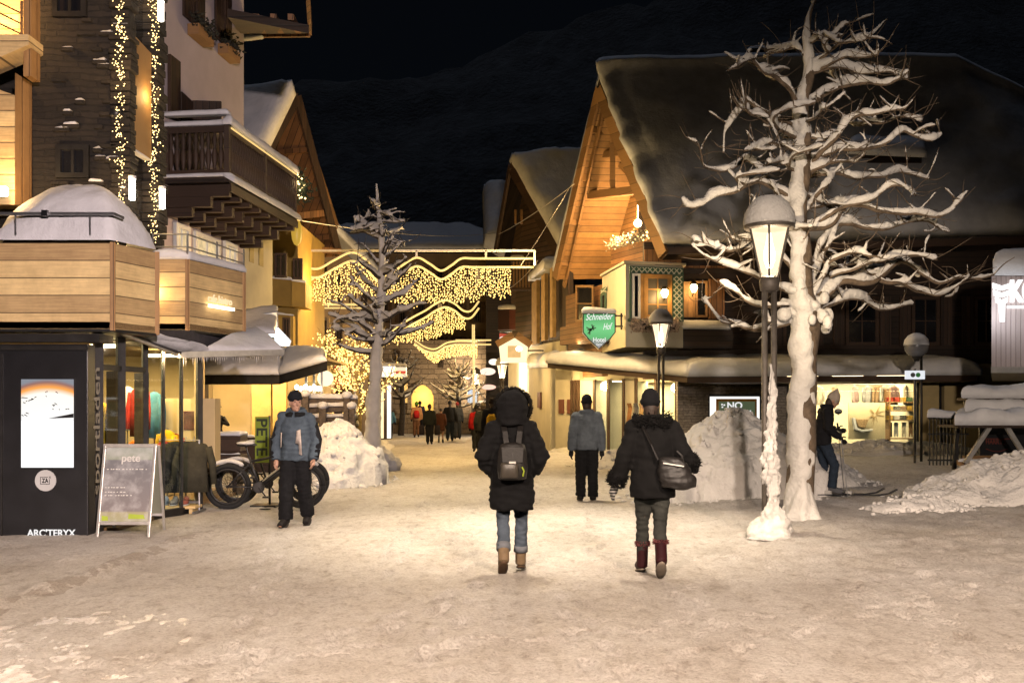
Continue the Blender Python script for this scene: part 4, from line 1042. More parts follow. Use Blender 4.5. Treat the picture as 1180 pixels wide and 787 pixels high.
scribble(.08, .85, .64, .016)
for v in (.42, .365, .325): scribble(.08, rnd.uniform(.5, .85), v, .014)
q.build('chalk_writing', M['chalk'], sb)['kind'] = 'stuff'
q = MB()
for u, v, w in ((.06, .03, .08), (.58, .05, .2)): a = lerp(f1, f2, u) + yd * v + n_ * .0095; q = MB(); q.prism([a, a + xd * w, a + xd * w * .9 + yd * .05, a + yd * .06], n_ * .001); q.build('lime_print', M['lime'], sb)
q = MB(); bb0 = V((X(130, 12.4), 12.45, 0)); bb1 = V((X(188, 12.5), 12.55, 0))
q.bar(bb0, tl + V((.02, .05, 0)), .03, .03); q.bar(bb1, trr + V((.02, .05, 0)), .03, .03); q.bar(lerp(bb0, tl, .2), lerp(bb1, trr, .2), .03, .03); q.build('rear_frame', M['alu'], sb)
q = MB(); r0, r1 = lerp(bb0, tl + V((.02, .05, 0)), .2), lerp(bb1, trr + V((.02, .05, 0)), .2); q.prism([r0, r1, trr + V((.02, .05, -.02)), tl + V((.02, .05, -.02))], (0, .01, 0)); q.build('rear_panel', mat('board_back', (.22, .22, .16), .5, .1, 3, 0), sb)

# green upright banner
bn = thing('banner', 'upright lime green banner with dark letters reading PETE', 'banner', P(303, 590, 15.9))
d_ = 15.6
q = MB(); q.prism([P(294, 533, d_), P(310, 533, d_), P(310, 480, d_), P(294, 480, d_)], (0, .03, 0)); q.build('cloth', mat('lime_cloth', (.14, .19, .015), .8, .15, 4, .1), bn)
q = MB(); q.tube([P(310.5, 479, d_ + .02), V((X(310.5, d_), d_ + .02, 0))], .018, 8); q.box((X(306, d_), d_ + .02, .02), (.4, .4, .04)); q.build('pole', M['dark_metal'], bn)
text_mesh('lettering', 'PETE', mat('dark_green_letters', (.01, .018, .008), .8, .1, 4, 0), bn, P(296.0, 482.5, d_ - .004), (0, 0, -1), (1, 0, 0), .235, .004, .02, width=.58)
# ================================================================ houses further along the left side
gh = thing('gabled_house', 'gabled timber house with deep snow on its roof, behind the pink house', 'house', P(340, 470, 31))
dN = 31.0
ap, el, er = P(343, 108, dN), P(300, 190, 29.5), P(391, 290, 33)
bk = V((-9.0, 3.2, 0))
q = MB(); q.patch(P(299, 196, 29.2), ap + V((.0, -.2, -.1)), ap + bk + V((0, 0, -.1)), P(299, 196, 29.2) + bk, .62, 16, 20, .5, amp=.1, lip=.7); q.build('roof_snow', M['snow'], gh, smooth=True)
q = MB(); q.prism([P(300, 190, 29.4), ap, ap + bk, P(300, 190, 29.4) + bk], (0, 0, -.16)); q.prism([ap, er, er + bk, ap + bk], (0, 0, -.16)); q.build('roof', M['timber'], gh)
q = MB(); q.bar(ap + V((0, -.06, -.1)), er + V((0, -.06, -.1)), .08, .34); q.bar(ap + V((0, -.06, -.1)), P(300, 190, 29.3), .08, .34); q.build('barge_board', M['timber_dark_up'], gh)
q = MB(); a2, e2 = P(352, 150, 36), P(388, 262, 39); q.bar(a2, e2, .1, .3); q.prism([a2, e2, e2 + bk, a2 + bk], (0, 0, -.14)); q.build('rear_gable', M['beam'], gh)
q = MB(); q.patch(a2 + V((0, 0, .05)), lerp(a2, e2, .97), lerp(a2, e2, .97) + bk * .3, a2 + bk * .3, .28, 16, 6, .2, amp=.06); q.build('roof_snow', M['snow'], gh, smooth=True)
ins = V((-.9, .9, 0))
q = MB(); q.prism([er + ins + V((-.3, 0, -2.8)), er + ins + V((-.4, 0, -.1)), ap + ins + V((0, 0, -.35)), P(302, 196, 29.6) + ins, P(302, 290, 29.6) + ins], (-.1, .2, 0)); q.build('gable_wall', planks('olive_boards', (.075, .052, .028), .17, 'h', .05, .3), gh)
q = MB()
for t in (.30, .58, .86):
    a = lerp(ap, er, t) + V((-.05, 0, -.22)); q.bar(a, a + bk * .22 , .14, .16)
q.build('purlin', M['timber'], gh)
q = MB(); q.bar(P(318, 252, 30.2), P(372, 246, 32), .12, .2); q.build('tie_beam', M['timber'], gh)
q = MB(); q.bar(P(345, 286, 30.6), P(392, 290, 32.8), .1, .18); q.build('tie_beam', M['timber'], gh)
plight(P(352, 262, 29.5), 12, (1, .66, .30), .3)

yh = thing('yellow_house', 'yellow painted house with stacked bay balconies beside the pink house', 'house', P(335, 520, 27.5))
dy_ = 27.5
q = MB(); q.box((X(318, dy_ + 2) - .6, dy_ + 2.6, 3.4), (3.1, 4, 6.8)); q.build('wall', M['paint_yellow'], yh)
for (a, b_, t, bo) in ((314, 336, 321, 352), (336, 352, 324, 353), (314, 338, 362, 404)):
    q = MB(); c0 = P(a, bo, dy_ - .4); q.prism([P(a, bo, dy_), P(b_, bo + 1, dy_ + .25 * (b_ - a) / 20), P(b_, t + 2, dy_ + .25 * (b_ - a) / 20), P(a, t, dy_)], (0, .9, 0)); bb_ = q.build('bay', M['paint_yellow'], yh)
    q = MB(); q.patch(P(a, t, dy_ - .04), P(b_ + .5, t + 2, dy_ + .2), P(b_ + .5, t + 2, dy_ + .8), P(a, t, dy_ + .5), .07, 10, 5, .1); q.build('snow_rim', M['snow'], bb_, smooth=True)
for (a, b_, t, bo) in ((317, 331, 292, 320), (338, 349, 298, 322), (326, 335, 366, 396)):
    window(yh, P(a, bo, dy_ - .06), P(b_, bo, dy_ - .06), P(b_, t, dy_ - .06), P(a, t, dy_ - .06), (0, -1, 0), M['beam_dark'], M['dark_pane'], .05, (2, 1))
plight(P(344, 330, 25.5), 9, (1, .66, .22), .3)
q = MB(); q.ell(P(342, 268, 25.0), (.14, .14, .34), 10); q.build('lantern', glow('amber_lantern', (1, .6, .08), .5), yh, smooth=True)
# hanging round sign
rs = thing('round_sign', 'round glowing white sign on the wall past the boutique canopy', 'sign', P(375, 436, 24))
c = P(374.5, 436, 24); q = MB(); q.prism([c + V((math.cos(2 * PI * k / 32) * .19, 0, math.sin(2 * PI * k / 32) * .19)) for k in range(32)], (0, .08, 0)); q.build('disc', glow('sign_disc', (1, .80, .50), 1.5), rs)
q = MB(); q.bar(c + V((-.02, .05, .19)), c + V((-.02, .05, .45)), .03, .03); q.bar(c + V((-.5, .05, .45)), c + V((.05, .05, .45)), .03, .03); q.build('bracket', M['dark_metal'], rs)
rs = thing('oval_sign', 'tall oval sign with red rim and glowing heart, left of the yellow lit small tree', 'sign', P(393, 432, 30))
c = P(393, 432, 30); q = MB(); q.prism([c + V((math.cos(2 * PI * k / 32) * .24, 0, math.sin(2 * PI * k / 32) * .42)) for k in range(32)], (0, .08, 0)); q.build('rim', mat('red_paint', (.35, .03, .02), .5, .1, 4, 0), rs)
q = MB(); q.prism([c + V((.04 + math.cos(2 * PI * k / 32) * .15, -.01, math.sin(2 * PI * k / 32) * .30)) for k in range(32)], (0, .02, 0)); q.build('face', glow('oval_face', (1, .70, .40), .9), rs)
q = MB(); q.bar(c + V((0, .04, .4)), c + V((-.5, .04, .55)), .03, .03); q.build('bracket', M['dark_metal'], rs)

# long brown building closing the left of the lane
lb = thing('shop_building', 'long brown rendered building with glowing shop windows behind the small lit tree', 'building', P(390, 480, 40))
q = MB(); w0, w1 = V((X(335, 36), 36, 0)), V((X(441, 58), 58, 0))
q.prism([w0, w1, w1 + up * 8.5, w0 + up * 9.0], (-.3, .2, 0)); q.build('wall', M['plaster_brown'], lb)
nw = (w1 - w0).cross(up).normalized()
def on(t, z, o=0): return lerp(w0, w1, t) + up * z + nw * o
q = MB(); q.prism([on(.0, .2, .02), on(.52, .2, .02), on(.52, 2.9, .02), on(.0, 2.9, .02)], nw * .06); q.build('shop_window', glow('shop_glow', (1, .52, .20), .75, var=.55, scale=2.0), lb)
q = MB()
for k in range(7): q.prism([on(.0 + .085 * k, .2, .08), on(.0 + .085 * k + .02, .2, .08), on(.0 + .085 * k + .02, 3.0, .08), on(.0 + .085 * k, 3.0, .08)], nw * .08)
q.prism([on(0, 2.85, .08), on(.55, 2.85, .08), on(.55, 3.2, .08), on(0, 3.2, .08)], nw * .12); q.build('pilaster', M['beam'], lb)
for r_ in range(2):
    for k in range(6):
        t = .05 + k * .155; z = 3.9 + r_ * 2.3
        window(lb, on(t, z, .01), on(t + .07, z, .01), on(t + .07, z + 1.45, .01), on(t, z + 1.45, .01), nw, M['beam_dark'], M['dark_pane'] if (k + r_) % 4 else glow('lit_far_window_%d%d' % (r_, k), (1, .6, .2), .5, var=.4), .12, (2, 2))
q = MB(); q.patch(on(-.02, 8.9, .7), on(1.0, 8.4, .7), on(1.0, 9.4, -2), on(-.02, 9.9, -2), .5, 24, 8, .4, amp=.1); q.build('roof_snow', M['snow'], lb, smooth=True)
hb = thing('kiosk_hut', 'small dark hut with shingled pitched roof behind the snowy fence', 'hut', P(395, 470, 32))
q = MB(); q.prism([P(388, 458, 32), P(412, 458, 32), P(412, 434, 32), P(386, 447, 32)], (0, 1.4, 0)); q.build('roof', M['timber_dark'], hb)
q = MB(); q.box((X(400, 32.8), 32.8, .9), (.6, 1.2, 1.9)); q.build('wall', M['timber_dark_up'], hb)

# buildings at the end of the lane
eb = thing('hotel_building', 'wide brown hotel facade with rows of dark windows closing the lane', 'building', P(500, 470, 66))
de = 66.0
q = MB(); q.prism([P(335, 480, de), P(585, 480, de), P(585, 292, de), P(335, 292, de)], (0, 9, 0)); q.build('wall', M['plaster_brown'], eb)
q = MB(); q.prism([P(330, 288, de - 1.5), P(610, 288, de - 1.5), P(540, 262, de + 6), P(400, 262, de + 6)], (0, 0, .3)); q.build('roof', M['timber_dark'], eb)
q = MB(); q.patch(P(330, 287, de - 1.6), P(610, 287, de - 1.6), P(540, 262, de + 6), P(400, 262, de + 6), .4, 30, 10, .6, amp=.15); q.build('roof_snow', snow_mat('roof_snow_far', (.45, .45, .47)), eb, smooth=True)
k = 0
for row in range(3):
    for i in range(11):
        px = 352 + i * 21.5; py = 308 + row * 40
        lit = (i * 7 + row * 5) % 9 == 0
        window(eb, P(px, py + 24, de - .02), P(px + 9, py + 24, de - .02), P(px + 9, py, de - .02), P(px, py, de - .02), (0, -1, 0), M['beam_dark'], glow('lit_hotel_window_%d_%d' % (row, i), (1, .62, .25), .5, var=.5) if lit else M['dark_pane'], .12, (2, 1))
        q = MB()
        for s_ in (-4.6, 9.4): q.prism([P(px + s_, py + 24, de - .05), P(px + s_ + 4.2, py + 24, de - .05), P(px + s_ + 4.2, py, de - .05), P(px + s_, py, de - .05)], (0, -.06, 0))
        q.build('shutter', mat('shutter_brown', (.12, .07, .035), .8, .3, 5, .1) if row == 0 and i == 0 else bpy.data.materials['shutter_brown'], eb)
cs_ = thing('stone_church', 'stone building with a lit pointed arch doorway at the far end of the lane', 'building', P(487, 470, 96))
dc = 60.0
q = MB(); 
def cp(px, py): return P(px, py, dc)
arch = [(512 - 24, 0)]
A_ = [cp(440, 476), cp(472, 476)] 
apt = [(472, 476), (472, 456), (475, 449), (480, 444), (487, 440.5), (494, 444), (499, 449), (502, 456), (502, 476)]
q.prism([cp(*p) for p in [(436, 504), (487, 504), (487, 476.5)] + apt[:5] + [(487, 392), (436, 392)]], (0, .8, 0)); q.prism([cp(*p) for p in apt[4:] + [(487, 476.5), (487, 504), (566, 504), (566, 392), (487, 392)]], (0, .8, 0)); q.build('wall', stones('church_stone', (.30, .22, .14), .8, .3, .03, .35), cs_)
q = MB(); q.prism([cp(470, 478) + V((0, 2.2, 0)), cp(505, 478) + V((0, 2.2, 0)), cp(505, 430) + V((0, 2.2, 0)), cp(470, 430) + V((0, 2.2, 0))], (0, .2, 0)); q.build('porch_wall', M['plaster_yellow'], cs_)
q = MB(); 
for i in range(8):
    a, b_ = apt[i], apt[i + 1]; q.bar(cp(*a) + V((0, -.03, 0)), cp(*b_) + V((0, -.03, 0)), .16, .25)
q.build('arch_trim', stones('arch_stone', (.36, .27, .17), .4, .3, .02, .2), cs_)
for (a, b_, t, bo) in ((464, 472, 440, 466), (540, 546, 430, 446), (456, 461, 404, 424), (506, 511, 404, 424)): window(cs_, cp(a, bo) + V((0, -.02, 0)), cp(b_, bo) + V((0, -.02, 0)), cp(b_, t) + V((0, -.02, 0)), cp(a, t) + V((0, -.02, 0)), (0, -1, 0), M['beam_dark'], M['dark_pane'] if a != 464 else glow('amber_window', (1, .55, .15), 1.2), .10, (1, 2))
plight(P(487, 455, dc + 1.2), 260, (1, .66, .22), .3)

# hotel sign and lit shop front under it
hs = thing('light_box', 'white and red lit box sign above the bright doorway behind the middle tree', 'sign', P(456, 428, 44))
q = MB(); q.prism([P(439, 434, 44), P(455, 434, 44), P(455, 422, 44), P(439, 422, 44)], (0, .4, 0)); q.build('sign_face', glow('sign_face_white', (1, .90, .80), 1.4), hs)
q = MB(); q.prism([P(455.5, 434, 44.2), P(468, 434, 44.2), P(468, 423, 44.2), P(455.5, 423, 44.2)], (0, .3, 0)); q.build('sign_face', glow('sign_face_cream', (1, .76, .52), 1.0), hs)
q = MB(); q.prism([P(456, 430.5, 44.15), P(467.5, 430.5, 44.15), P(467.5, 427.5, 44.15), P(456, 427.5, 44.15)], (0, .03, 0)); q.build('stripe', glow('sign_red', (.8, .05, .03), .8), hs)
q = MB(); q.patch(P(438, 421.5, 43.9), P(469, 422, 43.9), P(469, 422, 44.6), P(438, 421.5, 44.6), .12, 14, 6, .1); q.build('snow_cap', M['snow'], hs, smooth=True)
q = MB(); q.bar(P(441, 428, 44.3), P(441, 428, 44.3) + V((-2.0, 0, 0)), .08, .08); q.build('bracket', M['dark_metal'], hs)
ls = thing('bright_shop', 'narrow shop front with bright white door strips behind the middle tree', 'shop', P(445, 490, 47))
q = MB(); q.prism([P(430, 512, 47), P(452, 509, 50), P(452, 440, 50), P(430, 438, 47)], (-.3, .5, 0)); q.build('wall', M['beam_dark'], ls)
for (a, b_, cc_) in ((432, 436, (1, .75, .35)), (438.5, 442, (1, .8, .45)), (446, 450.5, (1, .95, .88))):
    q = MB(); q.prism([P(a, 505, 46.7), P(b_, 505, 46.8), P(b_, 444, 46.8), P(a, 444, 46.7)], (0, .05, 0)); q.build('door_light', glow('door_light_%d' % a, cc_, 1.3), ls)
gl = thing('globe_lamp', 'glowing globe lamp on a thin post behind the small lit tree', 'street lamp', G(423, 502))
gp_ = G(423, 502); q = MB(); q.tube([gp_, V((gp_.x, gp_.y, Z(459, gp_.y)))], .04, 8); q.build('post', M['dark_metal'], gl, smooth=True)
q = MB(); q.ell(V((gp_.x, gp_.y, Z(452, gp_.y))), (.24, .24, .24), 16); q.build('globe', glow('globe_glass', (1, .72, .36), 30), gl, smooth=True)

# ================================================================ festive light curtains over the lane
def curtain(name_lab, d, wave, bottom, n, br, seed, tube_r=.045, gap=7, wire=True, truss=None):
    t = thing('light_curtain', name_lab, 'light curtain', P(wave[0][0], wave[0][1], d), 0, 'festive light curtains across the lane')
    pts = spline([P(a, b_, d) for a, b_ in wave], 8)
    for off in (0, gap):
        q = MB(); q.tube([p - up * (off / F * d) for p in pts], tube_r, 8); q.build('rope_light', M['tube_light'], t, smooth=True)
    rnd = random.Random(seed)
    def ztop(x):
        for a, b_ in zip(pts, pts[1:]):
            if a.x <= x <= b_.x: return lerp(a.z, b_.z, (x - a.x) / max(1e-5, b_.x - a.x))
    bpts = [P(a, b_, d) for a, b_ in bottom]
    def zbot(x):
        for a, b_ in zip(bpts, bpts[1:]):
            if a.x <= x <= b_.x: return lerp(a.z, b_.z, (x - a.x) / max(1e-5, b_.x - a.x))
    B = []; x = bpts[0].x; q = MB()
    step = .068
    while x < bpts[-1].x:
        zt_, zb_ = ztop(x), zbot(x)
        if zt_ is not None and zb_ is not None and zt_ - gap / F * d > zb_:
            zb_ += rnd.uniform(-.08, .10); z = zt_ - gap / F * d
            q.tube([V((x, d, z)), V((x, d, zb_))], .004, 3)
            while z > zb_:
                if rnd.random() < n: B.append(V((x + rnd.uniform(-.03, .03), d + rnd.uniform(-.05, .05), z)))
                z -= rnd.uniform(.03, .09)
        x += step * rnd.uniform(.8, 1.2)
    q.build('drop_wire', M['cable'], t)['kind'] = 'stuff'
    bulbs(t, B, br, M['bulb'], seed)
    if truss:
        q = MB()
        for (a, b_) in truss: q.bar(P(*a, d), P(*b_, d), .05, .06)
        q.build('truss', M['alu'], t)
    return t
curtain('nearest wide light curtain with wavy rope-light top edge hung across the lane', 30.0,
        [(333, 287), (345, 303), (365, 310), (385, 300), (405, 291), (420, 298), (433, 312), (448, 318), (462, 307), (480, 297), (495, 304), (508, 312), (520, 306), (532, 298), (550, 298), (615, 298)],
        [(346, 338), (357, 350), (380, 352), (400, 344), (420, 338), (440, 345), (465, 354), (490, 350), (515, 350), (540, 347), (560, 344), (590, 342)], .92, .023, 1, .034, 10,
        truss=[((330, 289), (616, 289)), ((616, 289), (616, 306)), ((480, 289), (480, 298)), ((560, 289), (560, 298)), ((405, 289), (405, 293))])
for px in (375, 440, 510, 570): plight(P(px, 330, 29.4), 210, (1, .62, .20), .5)
plight(P(604, 312, 29.0), 850, (1, .70, .32), .4)  # added fill lighting the chalet's snowy gable edge
curtain('second light curtain, narrower with curled end, hanging behind the widest one', 39.0,
        [(440, 392), (456, 378), (475, 366), (490, 358), (502, 350), (513, 346), (524, 350), (534, 358), (543, 358), (552, 347)],
        [(440, 397), (456, 396), (475, 394), (497, 391), (515, 384), (537, 378)], .97, .026, 2, .038, 8)
for px in (470, 520): plight(P(px, 378, 38.3), 330, (1, .62, .20), .5)
curtain('smallest and farthest light curtain, a low scalloped band above the far lamps', 50.0,
        [(478, 392), (490, 400), (502, 402), (515, 395), (530, 393), (550, 394)],
        [(478, 399), (490, 411), (502, 418), (515, 412), (530, 410), (550, 412)], .97, .032, 3, .042, 4)
plight(P(510, 420, 49), 520, (1, .62, .20), .5)
lt = thing('rope_light_bar', 'single straight rope-light bar crossing behind the slim dark tree', 'light bars', P(390, 351, 34))
q = MB(); q.bar(P(366, 351, 34), P(420, 351, 34), .07, .07); q.bar(P(366, 355, 34), P(420, 355, 34), .05, .05); q.build('rope_light', M['tube_light'], lt)
q = MB()
for px in (372, 412): q.bar(P(px, 351, 34.05), P(px, 292, 34.05), .02, .02)
q.build('hanger', M['alu'], lt)
lt = thing('rope_light_bar', 'pair of straight rope-light bars on a post right of the scalloped light band', 'light bars', P(550, 393, 44))
q = MB(); q.bar(P(525, 392, 44), P(566, 392, 44), .07, .06); q.bar(P(525, 397, 44), P(566, 397, 44), .07, .06); q.build('rope_light', M['tube_light'], lt)
q = MB(); q.bar(P(546, 374, 44.1), P(546, 470, 44.1), .10, .10); q.build('post', M['alu'], lt)
q = MB(); q.bar(P(544.5, 374, 43.98), P(544.5, 398, 43.98), .05, .05); q.build('post_light', M['tube_light'], lt)
# wires over the lane
for (a, b_, d1, d2, sag, lab) in (((333, 252), (572, 268), 24, 55, .3, 'thin pale wire sagging over the lane from the dark balcony to the far roof'),
                                  ((600, 306), (660, 210), 30, 31.5, .05, 'thin guy wire rising steeply from the light truss to the steep roof'),
                                  ((575, 270), (662, 212), 44, 31.4, .1, 'thin wire from the dark timber chalet gable to the steep roof'),
                                  ((566, 340), (620, 300), 43, 40, .3, 'thin wire drooping beside the dark timber chalet balcony')):
    A_, B_ = P(*a, d1), P(*b_, d2); q = MB(); q.tube([lerp(A_, B_, k / 16) - up * sag * 4 * (k / 16) * (1 - k / 16) for k in range(17)], .011, 5)
    tag(q.build('wire', M['alu']), lab, 'wire')
# ================================================================ the steep-roofed chalet on the right
ch = thing('chalet', 'large timber chalet with steep snow-laden roof, lit gable and white bay window', 'house', P(760, 520, 32))
apx, nee, fee = P(690, 92, 32.8), P(765, 284, 30.0), P(640, 314, 36.0)
rdg = P(1095, 88, 33.2); ee = P(1290, 268, 30.0); hip = P(1215, 150, 33.0)
roofm = planks('roof_shingle', (.05, .035, .025), .25, 'h', .04, .4)
q = MB(); q.prism([nee, ee, hip, rdg, apx], (0, 0, -.2)); bk2 = fee + (rdg - apx); 
q.prism([apx, rdg, bk2, fee], (0, 0, -.2)); q.build('roof', roofm, ch)
rf = ch.children[0]
# the roof snow: a thick blanket that sags into a rolled edge over the gutter
q = MB(); nu, nv = 70, 34; vs_ = []; fs_ = []; bot = []
upn = (ee - nee).cross(apx - nee).normalized()
if upn.z < 0: upn = -upn
upn = (upn + up * 1.0).normalized()
def roofpt(u, v):
    a = lerp(nee, ee, u)
    if u < .86: b_ = lerp(apx, rdg, u / .86)
    else: b_ = lerp(rdg, hip, (u - .86) / .14)
    return lerp(a, b_, v)
for j in range(nv + 1):
    for i in range(nu + 1):
        u = (i / nu) ** 1.25; v = (j / nv) ** .85; p = roofpt(u, v)
        d = min(u * 16.0 / .9, v * 6.2 / .9, (1 - u) * 16, 1); prof = .62 + .38 * math.sqrt(max(0, 1 - (1 - d) ** 2))
        h = .66 * prof + .10 * nz(p, .35, 3) + .04 * nz(p, 1.2, 5) + .10 * math.exp(-((v - .05) / .06) ** 2) * (1 + nz(p, 1.1, 9))
        if v > .93: h += .12 * math.sin((v - .93) / .07 * PI / 2)
        q_ = p + upn * h
        if i <= 3: q_ += V((-.22, -.12, .06)) * (1 - i / 4) * (1 + 1.2 * nz(p, 1.1, 4) + .5 * nz(p, 3.3, 6))
        if j == 0: q_ += V((0, -.20 + .12 * nz(p, .8, 7), -.14))
        q_ += V((0, -.04 * nz(p, 1.6, 2), 0)) * (1 - v)
        vs_.append(q_); bot.append(p + V((.02, .02, .0)))
U = nu + 1; n = len(vs_)
for j in range(nv):
    for i in range(nu): a = j * U + i; fs_ += [(a, a + 1, a + U + 1, a + U), (n + a, n + a + U, n + a + U + 1, n + a + 1)]
rim = [i for i in range(U)] + [j * U + nu for j in range(1, nv + 1)] + [nv * U + i for i in range(nu - 1, -1, -1)] + [j * U for j in range(nv - 1, 0, -1)]
for k in range(len(rim)): a, b_ = rim[k], rim[(k + 1) % len(rim)]; fs_.append((a, n + a, n + b_, b_))
q.add(vs_ + bot, fs_); q.patch(fee + up * .05 + V((-.1, 0, 0)), apx + up * .05, rdg + up * .05, bk2 + up * .05, .5, 14, 14, .5); q.build('roof_snow', snow_mat('shaded_roof_snow', (.58, .58, .60), .5, 3, .12), rf, smooth=True)  # snow tone darkened so the unlit roof stays dark
# small dormer half sunk in the roof snow
q = MB(); q.prism([P(985, 188, 30.6), P(1062, 188, 30.6), P(1062, 168, 31.0), P(1030, 160, 31.0), P(985, 166, 31.0)], (0, 3, .2)); dm = q.build('dormer', M['timber_dark'], ch)
q = MB(); q.patch(P(976, 178, 30.3), P(1068, 182, 30.3), P(1062, 162, 33), P(978, 158, 33), .40, 18, 8, .4, amp=.1); q.build('dormer_snow', M['snow'], dm, smooth=True)
q = MB(); q.box(P(885, 92, 33.4), (1.2, 1.0, 1.6)); cm = q.build('chimney', M['brick'], ch)
q = MB(); q.box(P(885, 66, 33.4), (1.5, 1.3, .12)); q.build('chimney_cap', M['dark_metal'], cm)
q = MB(); q.patch(P(860, 64, 32.8), P(910, 64, 32.8), P(910, 64, 34.0), P(860, 64, 34.0), .3, 10, 8, .4); q.build('chimney_snow', M['snow'], cm, smooth=True)
# barge boards, soffit, purlins
gin = V((.875, .477, 0))
q = MB()
q.bar(apx + V((0, -.03, -.30)), fee + V((0, -.03, -.22)), .09, .40); q.bar(apx + V((-.02, -.04, -.34)), nee + V((-.02, -.04, -.26)), .09, .40)
q.bar(apx + gin * .25 + V((0, 0, -.62)), fee + gin * .25 + V((.1, 0, -.5)), .07, .22)
q.build('barge_board', M['beam'], ch)
soff = planks('soffit_boards', (.36, .19, .065), .20, 'z', .04, .35)
q = MB(); rd_ = (rdg - apx).normalized() * 5; q.prism([apx + V((0, 0, -.26)), fee + V((0, 0, -.26)), fee + rd_ + V((0, 0, -.26)), apx + rd_ + V((0, 0, -.26))], (0, 0, .03)); q.prism([apx + V((0, 0, -.24)), nee + V((0, 0, -.24)), nee + gin * 3 + V((0, 0, -.24)), apx + gin * 3 + V((0, 0, -.24))], (0, 0, .03)); q.build('soffit', soff, ch)
q = MB()
for t, e in ((.18, 1), (.42, 1), (.66, 1), (.88, 1)):
    a = lerp(apx, fee, t) + V((0, 0, -.42)); q.bar(a, a + gin * 2.6, .16, .22)
for t in (.4, .75): a = lerp(apx, nee, t) + V((0, 0, -.42)); q.bar(a, a + gin * 2.6, .16, .22)
g0 = gin * .45
q.bar(P(664, 224, 34.6) + g0, P(737, 216, 31.2) + g0, .22, .26); q.bar(P(676, 178, 34.2) + g0, P(716, 172, 32.0) + g0, .18, .2)
q.bar(P(693, 130, 32.9) + g0, P(693, 218, 33.2) + g0, .18, .18); q.bar(P(702, 188, 32.8) + g0, P(732, 217, 31.4) + g0, .14, .16)
q.build('roof_beam', M['beam'], ch)
gb = 1.6
C0, C1 = nee + gin * gb + V((-.55, .95, 0)), fee + gin * gb + V((.35, -.4, 0))
def gw(t, z, o=0.0):
    d_ = (C1 - C0).normalized(); nn_ = V((-gin.x, -gin.y, 0)); p = lerp(C0, C1, t); p.z = z; return p + nn_ * o
q = MB(); q.prism([gw(0, 2.4), gw(1, 2.4), gw(1, fee.z - .1), gw(.48, apx.z - .75), gw(0, nee.z - .1)], (.2, .12, 0)); q.build('wall', planks('gable_boards', (.24, .125, .045), .17, 'z', .05, .35), ch)
# gable window and little balcony with fairy-lit flowers
gwd = V((-gin.x, -gin.y, 0))
window(ch, gw(.52, 7.15, .01), gw(.16, 7.15, .01), gw(.16, 8.35, .01), gw(.52, 8.35, .01), gwd, M['beam'], M['dark_pane'], .10, (3, 1), .08)
q = MB(); q.prism([gw(.03, 6.9, .02), gw(.13, 6.9, .02), gw(.13, 8.3, .02), gw(.03, 8.3, .02)], gwd * .06); q.build('shutter', M['timber'], ch)
q = MB(); q.prism([gw(.02, 6.1, .75), gw(.62, 6.1, .75), gw(.62, 6.95, .75), gw(.02, 6.95, .75)], gwd * .08); q.prism([gw(.02, 6.1, .01), gw(.62, 6.1, .01), gw(.62, 6.1, .78), gw(.02, 6.1, .78)], (0, 0, -.12)); q.prism([gw(.62, 6.1, .0), gw(.62, 6.1, .75), gw(.62, 6.95, .75), gw(.62, 6.95, 0)], (.05, -.08, 0)); q.build('gable_balcony', M['timber_h'], ch)
fg = thing('garland', 'fairy-lit snowy flower garland on the small balcony of the steep gable', 'garland', gw(.3, 7.0, .8))
rnd = random.Random(8); q = MB(); pts = []
for k in range(500):
    p = gw(rnd.uniform(.02, .64), 7.0 + rnd.gauss(.08, .10) + .10 * rnd.random(), .82 + rnd.gauss(0, .1)); q.spike(p, [rnd.gauss(0, 1) for _ in range(3)], rnd.uniform(.08, .18), .03)
    if k % 8 == 0: pts.append(p + gwd * .06)
q.build('spray', mat('frosted_spray', (.35, .30, .22), .9, .5, 9, .2), fg)
bulbs(fg, pts, .034, M['bulb_white'], 6)
q = MB(); q.ell(gw(.30, 7.62, .75), (.13, .13, .13), 12); q.tube([gw(.30, 7.75, .75), gw(.30, 8.6, .75)], .012, 5); q.build('gable_lamp', M['warm_lamp'], ch, smooth=True)
plight(gw(.45, 7.6, 1.0), 330, (1, .60, .24), .15); plight(V((2.2, 33.2, 6.6)), 140, (1, .62, .26), .2); plight(gw(.62, 5.6, 1.1), 30, (1, .6, .24), .2)
# eaves of the long side
q = MB(); q.bar(nee + V((.1, -.05, -.16)), ee + V((0, -.05, -.16)), .10, .2); q.build('gutter', M['beam_dark'], ch)
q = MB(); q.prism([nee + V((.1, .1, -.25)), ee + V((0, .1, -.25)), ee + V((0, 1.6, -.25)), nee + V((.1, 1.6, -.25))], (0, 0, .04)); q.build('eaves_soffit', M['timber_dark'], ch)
yw = 31.2
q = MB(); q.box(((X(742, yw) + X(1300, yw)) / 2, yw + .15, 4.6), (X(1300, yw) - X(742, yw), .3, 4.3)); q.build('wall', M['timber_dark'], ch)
q = MB()
for (a, b_, t, bo) in ((742, 785, 288, 312),): q.box(((X(a, yw) + X(b_, yw)) / 2, yw - .04, (Z(t, yw) + Z(bo, yw)) / 2), (X(b_, yw) - X(a, yw), .1, Z(t, yw) - Z(bo, yw)))
q.box((X(812, yw), yw - .05, Z(308, yw)), (2.2, .12, .06)); q.build('wall_panel', M['timber'], ch)
